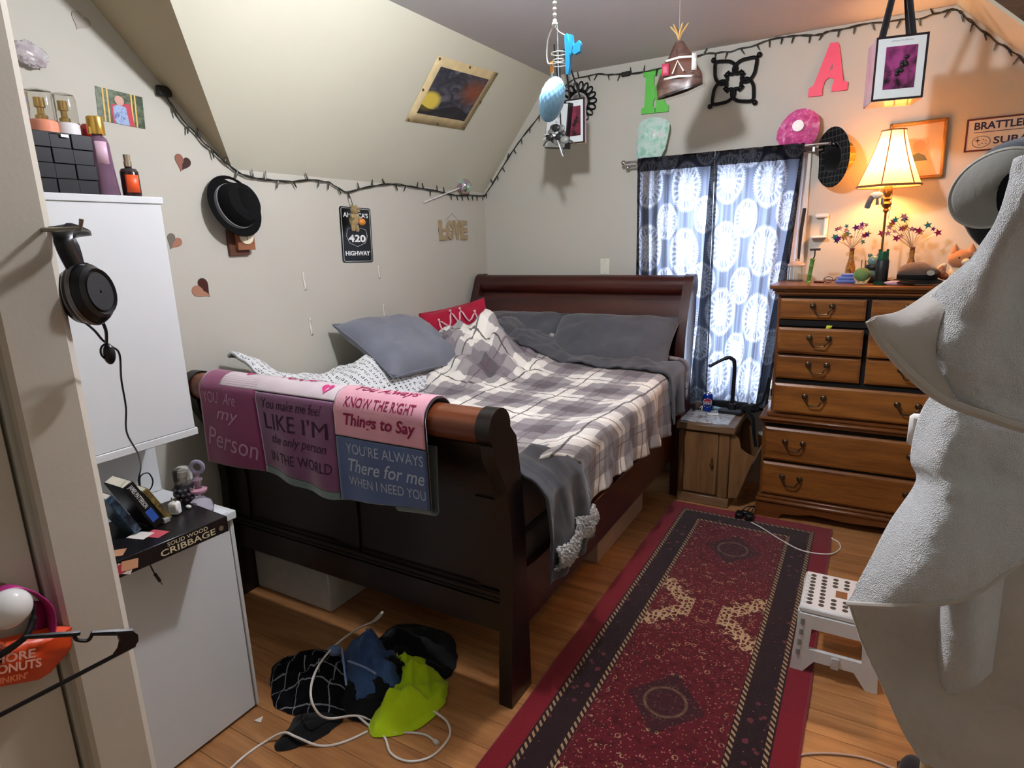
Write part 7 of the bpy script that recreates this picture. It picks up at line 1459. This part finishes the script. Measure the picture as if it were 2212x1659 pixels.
p = onz(548, 1552, 0.012); o = MB().prism([(0, 0), (0.03, 0.005), (0.012, 0.03)], 0, 0.004, 'xy').build('paper_scrap', plain('#dcd6ca', 0.7), smooth=False); o.location = (p.x, p.y, 0); tag(o, 'scrap of white card by the base of the hutch', 'paper')
p = onz(1936, 1648, 0.03); o = thing('slipper', 'dark slipper toe peeping out under the towel', 'slipper', (p.x+0.05, p.y-0.06, 0)); MB().ball((0, 0, 0.035), (0.05, 0.11, 0.035), 18, 12).build('upper', cloth('slipper_cloth', '#1c1116'), o); MB().box(-0.045, 0.045, -0.10, 0.10, 0, 0.012, 0.005).build('sole', plain('#3a1f22', 0.7), o)
# ================================================================== towel, cap and the stand that carries them
STX, STY = 0.185, 1.245
cs = thing('coat_stand', 'pale wooden coat stand carrying the towel and the grey cap', 'coat stand', (STX, STY, 0)); PINE = wood('pine_pole', hx('#b59a70'), hx('#cdb68c'), 0.5, axis=2)
MB().tube([(0, 0, 0.03), (0, 0, 1.66)], 0.016, 14).build('pole', PINE, cs); MB().ball((0, 0, 1.665), 0.022, 14, 10).build('finial', PINE, cs)
for k in range(4):
    a = PI/4+k*PI/2; MB().tube(smoothpath([(0, 0, 0.14), (0.09*math.cos(a), 0.09*math.sin(a), 0.10), (0.20*math.cos(a), 0.20*math.sin(a), 0.012)], 4), 0.011, 8).build('foot', PINE, cs)
for k in range(2):
    a = 0.2-1.5*k; MB().tube(smoothpath([(0, 0, 1.62), (0.05*math.cos(a), 0.05*math.sin(a), 1.62), (0.085*math.cos(a), 0.085*math.sin(a), 1.66)], 4), 0.007, 8).build('peg', PINE, cs)
pw = ond(1990, 930, 1.30)-Vector((STX, STY, 0)); MB().box(pw.x-0.02, pw.x+0.02, pw.y-0.01, pw.y+0.01, pw.z-0.03, pw.z+0.03, 0.006).build('plastic_hook', WHP, cs)
def terry():
    t = NT('terry'); o = t.obj(); f = t.noise(o, 5, 3); col = t.ramp(f, [(0.3, hx('#d2d4d3')), (0.7, hx('#e6e8e7'))]); loops = t.voro(o, 520, 'F1'); t.pbr(col, 0.98, 0, t.bump(t.M('ADD', loops, t.M('MULTIPLY', t.noise(o, 160, 3), 0.8)), 0.8, 0.003), spec=0.1, sheen=0.5); return t.m
TER = terry(); HEM = cloth('towel_hem', '#cdc7be', '#bdb7ad', weave=600)
tw = thing('bath_towel', 'white terry bath towel hanging in folds from the coat stand', 'towel', (STX, STY, 1.70))
def catmull(a, b, c, d, t_): return 0.5*((2*b)+(c-a)*t_+(2*a-5*b+4*c-d)*t_*t_+(3*b-a-3*c+d)*t_**3)
def sheet(rows, part, mat, nu=40, nv=60, rib=0.0, th=0.007, nz=0.004):
    G = [[ond(*p) for p in r] for r in rows]; R_, C_ = len(G), len(G[0])
    def ev(u, v):
        y = min(v*(R_-1), R_-1-1e-6); j = int(y); b = y-j; x = min(u*(C_-1), C_-1-1e-6); i = int(x); a = x-i
        def row(jj):
            g = G[max(0, min(R_-1, jj))]; q = [g[max(0, min(C_-1, i+k))] for k in (-1, 0, 1, 2)]; return catmull(*q, a)
        p = catmull(row(j-1), row(j), row(j+1), row(j+2), b)
        n = Vector((-p.x, -p.y, 0)).normalized(); e = 1 if 0.02 < u < 0.98 else 0.3
        return p+n*nz*(fbm(p.x*30, p.y*30, p.z*30)+0.6*fbm(p.x*90, p.z*90, 3))*e
    MB().grid(nu, nv, ev, lambda u, v: (u, v)).build(part, mat, tw, world=True, ang=3, thick=th)
sheet([[(2196, 345, 1.02), (2215, 336, 1.0), (2245, 330, 1.0), (2290, 328, 1.05)], [(2158, 468, 1.01), (2190, 465, 0.985), (2230, 460, 0.99), (2300, 460, 1.05)], [(2098, 560, 1.08), (2150, 575, 1.03), (2215, 585, 1.14), (2310, 590, 1.18)],
       [(2010, 645, 1.12), (2110, 680, 1.06), (2200, 690, 1.12), (2310, 700, 1.16)], [(1985, 715, 1.10), (2070, 760, 1.05), (2170, 790, 1.08), (2310, 810, 1.14)], [(2005, 795, 1.09), (2075, 830, 1.05), (2160, 870, 1.07), (2310, 905, 1.13)], [(2040, 862, 1.09), (2100, 885, 1.06), (2180, 905, 1.07), (2310, 945, 1.13)]], 'upper_fold', TER)
sheet([[(2060, 598, 1.15), (2062, 612, 1.13), (2066, 625, 1.11)], [(1950, 672, 1.10), (1990, 690, 1.08), (2030, 705, 1.075)], [(1878, 690, 1.03), (1945, 735, 1.04), (2020, 775, 1.06)], [(1892, 722, 1.03), (1965, 785, 1.04), (2045, 830, 1.055)], [(1935, 775, 1.04), (1990, 825, 1.045), (2070, 880, 1.055)]], 'turned_corner', HEM, 24, 30, nz=0.001)
MB().tube(smoothpath([ond(1880, 692, 1.028), ond(1905, 738, 1.03), (ond(1962, 803, 1.035)), ond(2035, 862, 1.045), ond(2120, 895, 1.05), ond(2212, 925, 1.08), ond(2300, 950, 1.1)], 5), 0.007, 8).build('hem', HEM, tw, world=True)
sheet([[(2022, 840, 1.16), (2090, 850, 1.12), (2160, 870, 1.12), (2310, 900, 1.18)], [(1988, 905, 1.16), (2060, 925, 1.10), (2150, 945, 1.12), (2310, 950, 1.18)], [(1971, 990, 1.15), (2035, 1000, 1.08), (2150, 1030, 1.12), (2310, 1030, 1.18)], [(1983, 1040, 1.14), (2050, 1065, 1.06), (2150, 1085, 1.10), (2310, 1095, 1.17)],
       [(1925, 1130, 1.10), (2020, 1150, 1.03), (2150, 1165, 1.08), (2310, 1150, 1.17)], [(1872, 1230, 1.06), (1990, 1240, 1.00), (2120, 1235, 1.05), (2310, 1160, 1.16)], [(1832, 1303, 1.04), (1955, 1306, 1.00), (2090, 1286, 1.04), (2310, 1135, 1.15)]], 'middle_fold', TER)
MB().tube(smoothpath([ond(1832, 1304, 1.038), ond(1955, 1308, 0.998), ond(2090, 1288, 1.038), ond(2212, 1205, 1.10), ond(2310, 1136, 1.148)], 5), 0.005, 8).build('hem', HEM, tw, world=True)
sheet([[(1834, 1306, 1.06), (1960, 1280, 1.10), (2090, 1250, 1.14), (2310, 1130, 1.2)], [(1862, 1390, 1.08), (1960, 1385, 1.12), (2070, 1380, 1.15), (2310, 1350, 1.2)], [(1902, 1475, 1.09), (1985, 1475, 1.13), (2085, 1480, 1.16), (2310, 1450, 1.2)], [(1948, 1575, 1.11), (2015, 1580, 1.13), (2110, 1580, 1.16), (2310, 1560, 1.2)], [(1990, 1645, 1.12), (2050, 1670, 1.14), (2130, 1690, 1.16), (2310, 1710, 1.2)]], 'lower_fold', HEM, nz=0.002)
sheet([[(2040, 1270, 1.10), (2060, 1260, 1.06), (2110, 1250, 1.06), (2165, 1240, 1.12)], [(2035, 1340, 1.10), (2055, 1345, 1.05), (2110, 1335, 1.05), (2155, 1320, 1.12)], [(2030, 1420, 1.10), (2055, 1425, 1.05), (2105, 1410, 1.05), (2145, 1395, 1.12)], [(2035, 1480, 1.11), (2055, 1498, 1.07), (2100, 1480, 1.07), (2138, 1450, 1.12)]], 'inner_fold', TER, 24, 30)
# cap
cp = thing('baseball_cap', 'grey baseball cap with a black underside hung on the coat stand', 'cap', ond(2160, 410, 1.16))
Ci = parent_matrix(cp).inverted()
def billp(u, v, lift=0.0):
    a = u*2*PI; rx, ry = 108*v, 78*v; X = 2160+rx*math.cos(a)-0.22*0*ry; Y = 405+ry*math.sin(a)-0.32*rx*math.cos(a)*0.9; return Ci @ ond(X, Y, 1.10-0.05*math.cos(a)*v*0-0.03*(1-v*v)+lift-0.035*math.cos(a+0.3)*v)
MB().grid(48, 10, lambda u, v: billp(u, 0.02+0.98*v), wrap=True).build('bill', cloth('grey_twill', '#8b8b82', '#7b7b73', weave=400), cp, ang=3, thick=0.004)
MB().tube([billp(i/48, 1.0) for i in range(48)], 0.0035, 6, closed=True).build('bill_edge', cloth('pale_piping', '#b9b7ab'), cp)
def under(u, v):
    a = 0.25*PI+u*0.9*PI; X = 2160+98*(1-v*0.12)*math.cos(a); Y = 412+(70+55*v*math.sin(a))*math.sin(a)-0.29*98*math.cos(a); return Ci @ ond(X, Y, 1.14+0.05*v)
MB().grid(24, 8, under).build('underside', cloth('black_twill', '#131417', sheen=0.1), cp, ang=3, thick=0.004)
MB().grid(28, 6, lambda u, v: Ci @ ond(2196+44*v*math.cos(u*2*PI), 432+62*v*math.sin(u*2*PI), 1.030), wrap=True).build('crown_opening', cloth('black_twill', '#131417', sheen=0.1), cp)
MB().ball(Ci @ ond(2225, 350, 1.18), (0.06, 0.05, 0.035), 16, 12).build('crown', cloth('navy_twill', '#2c3440'), cp)
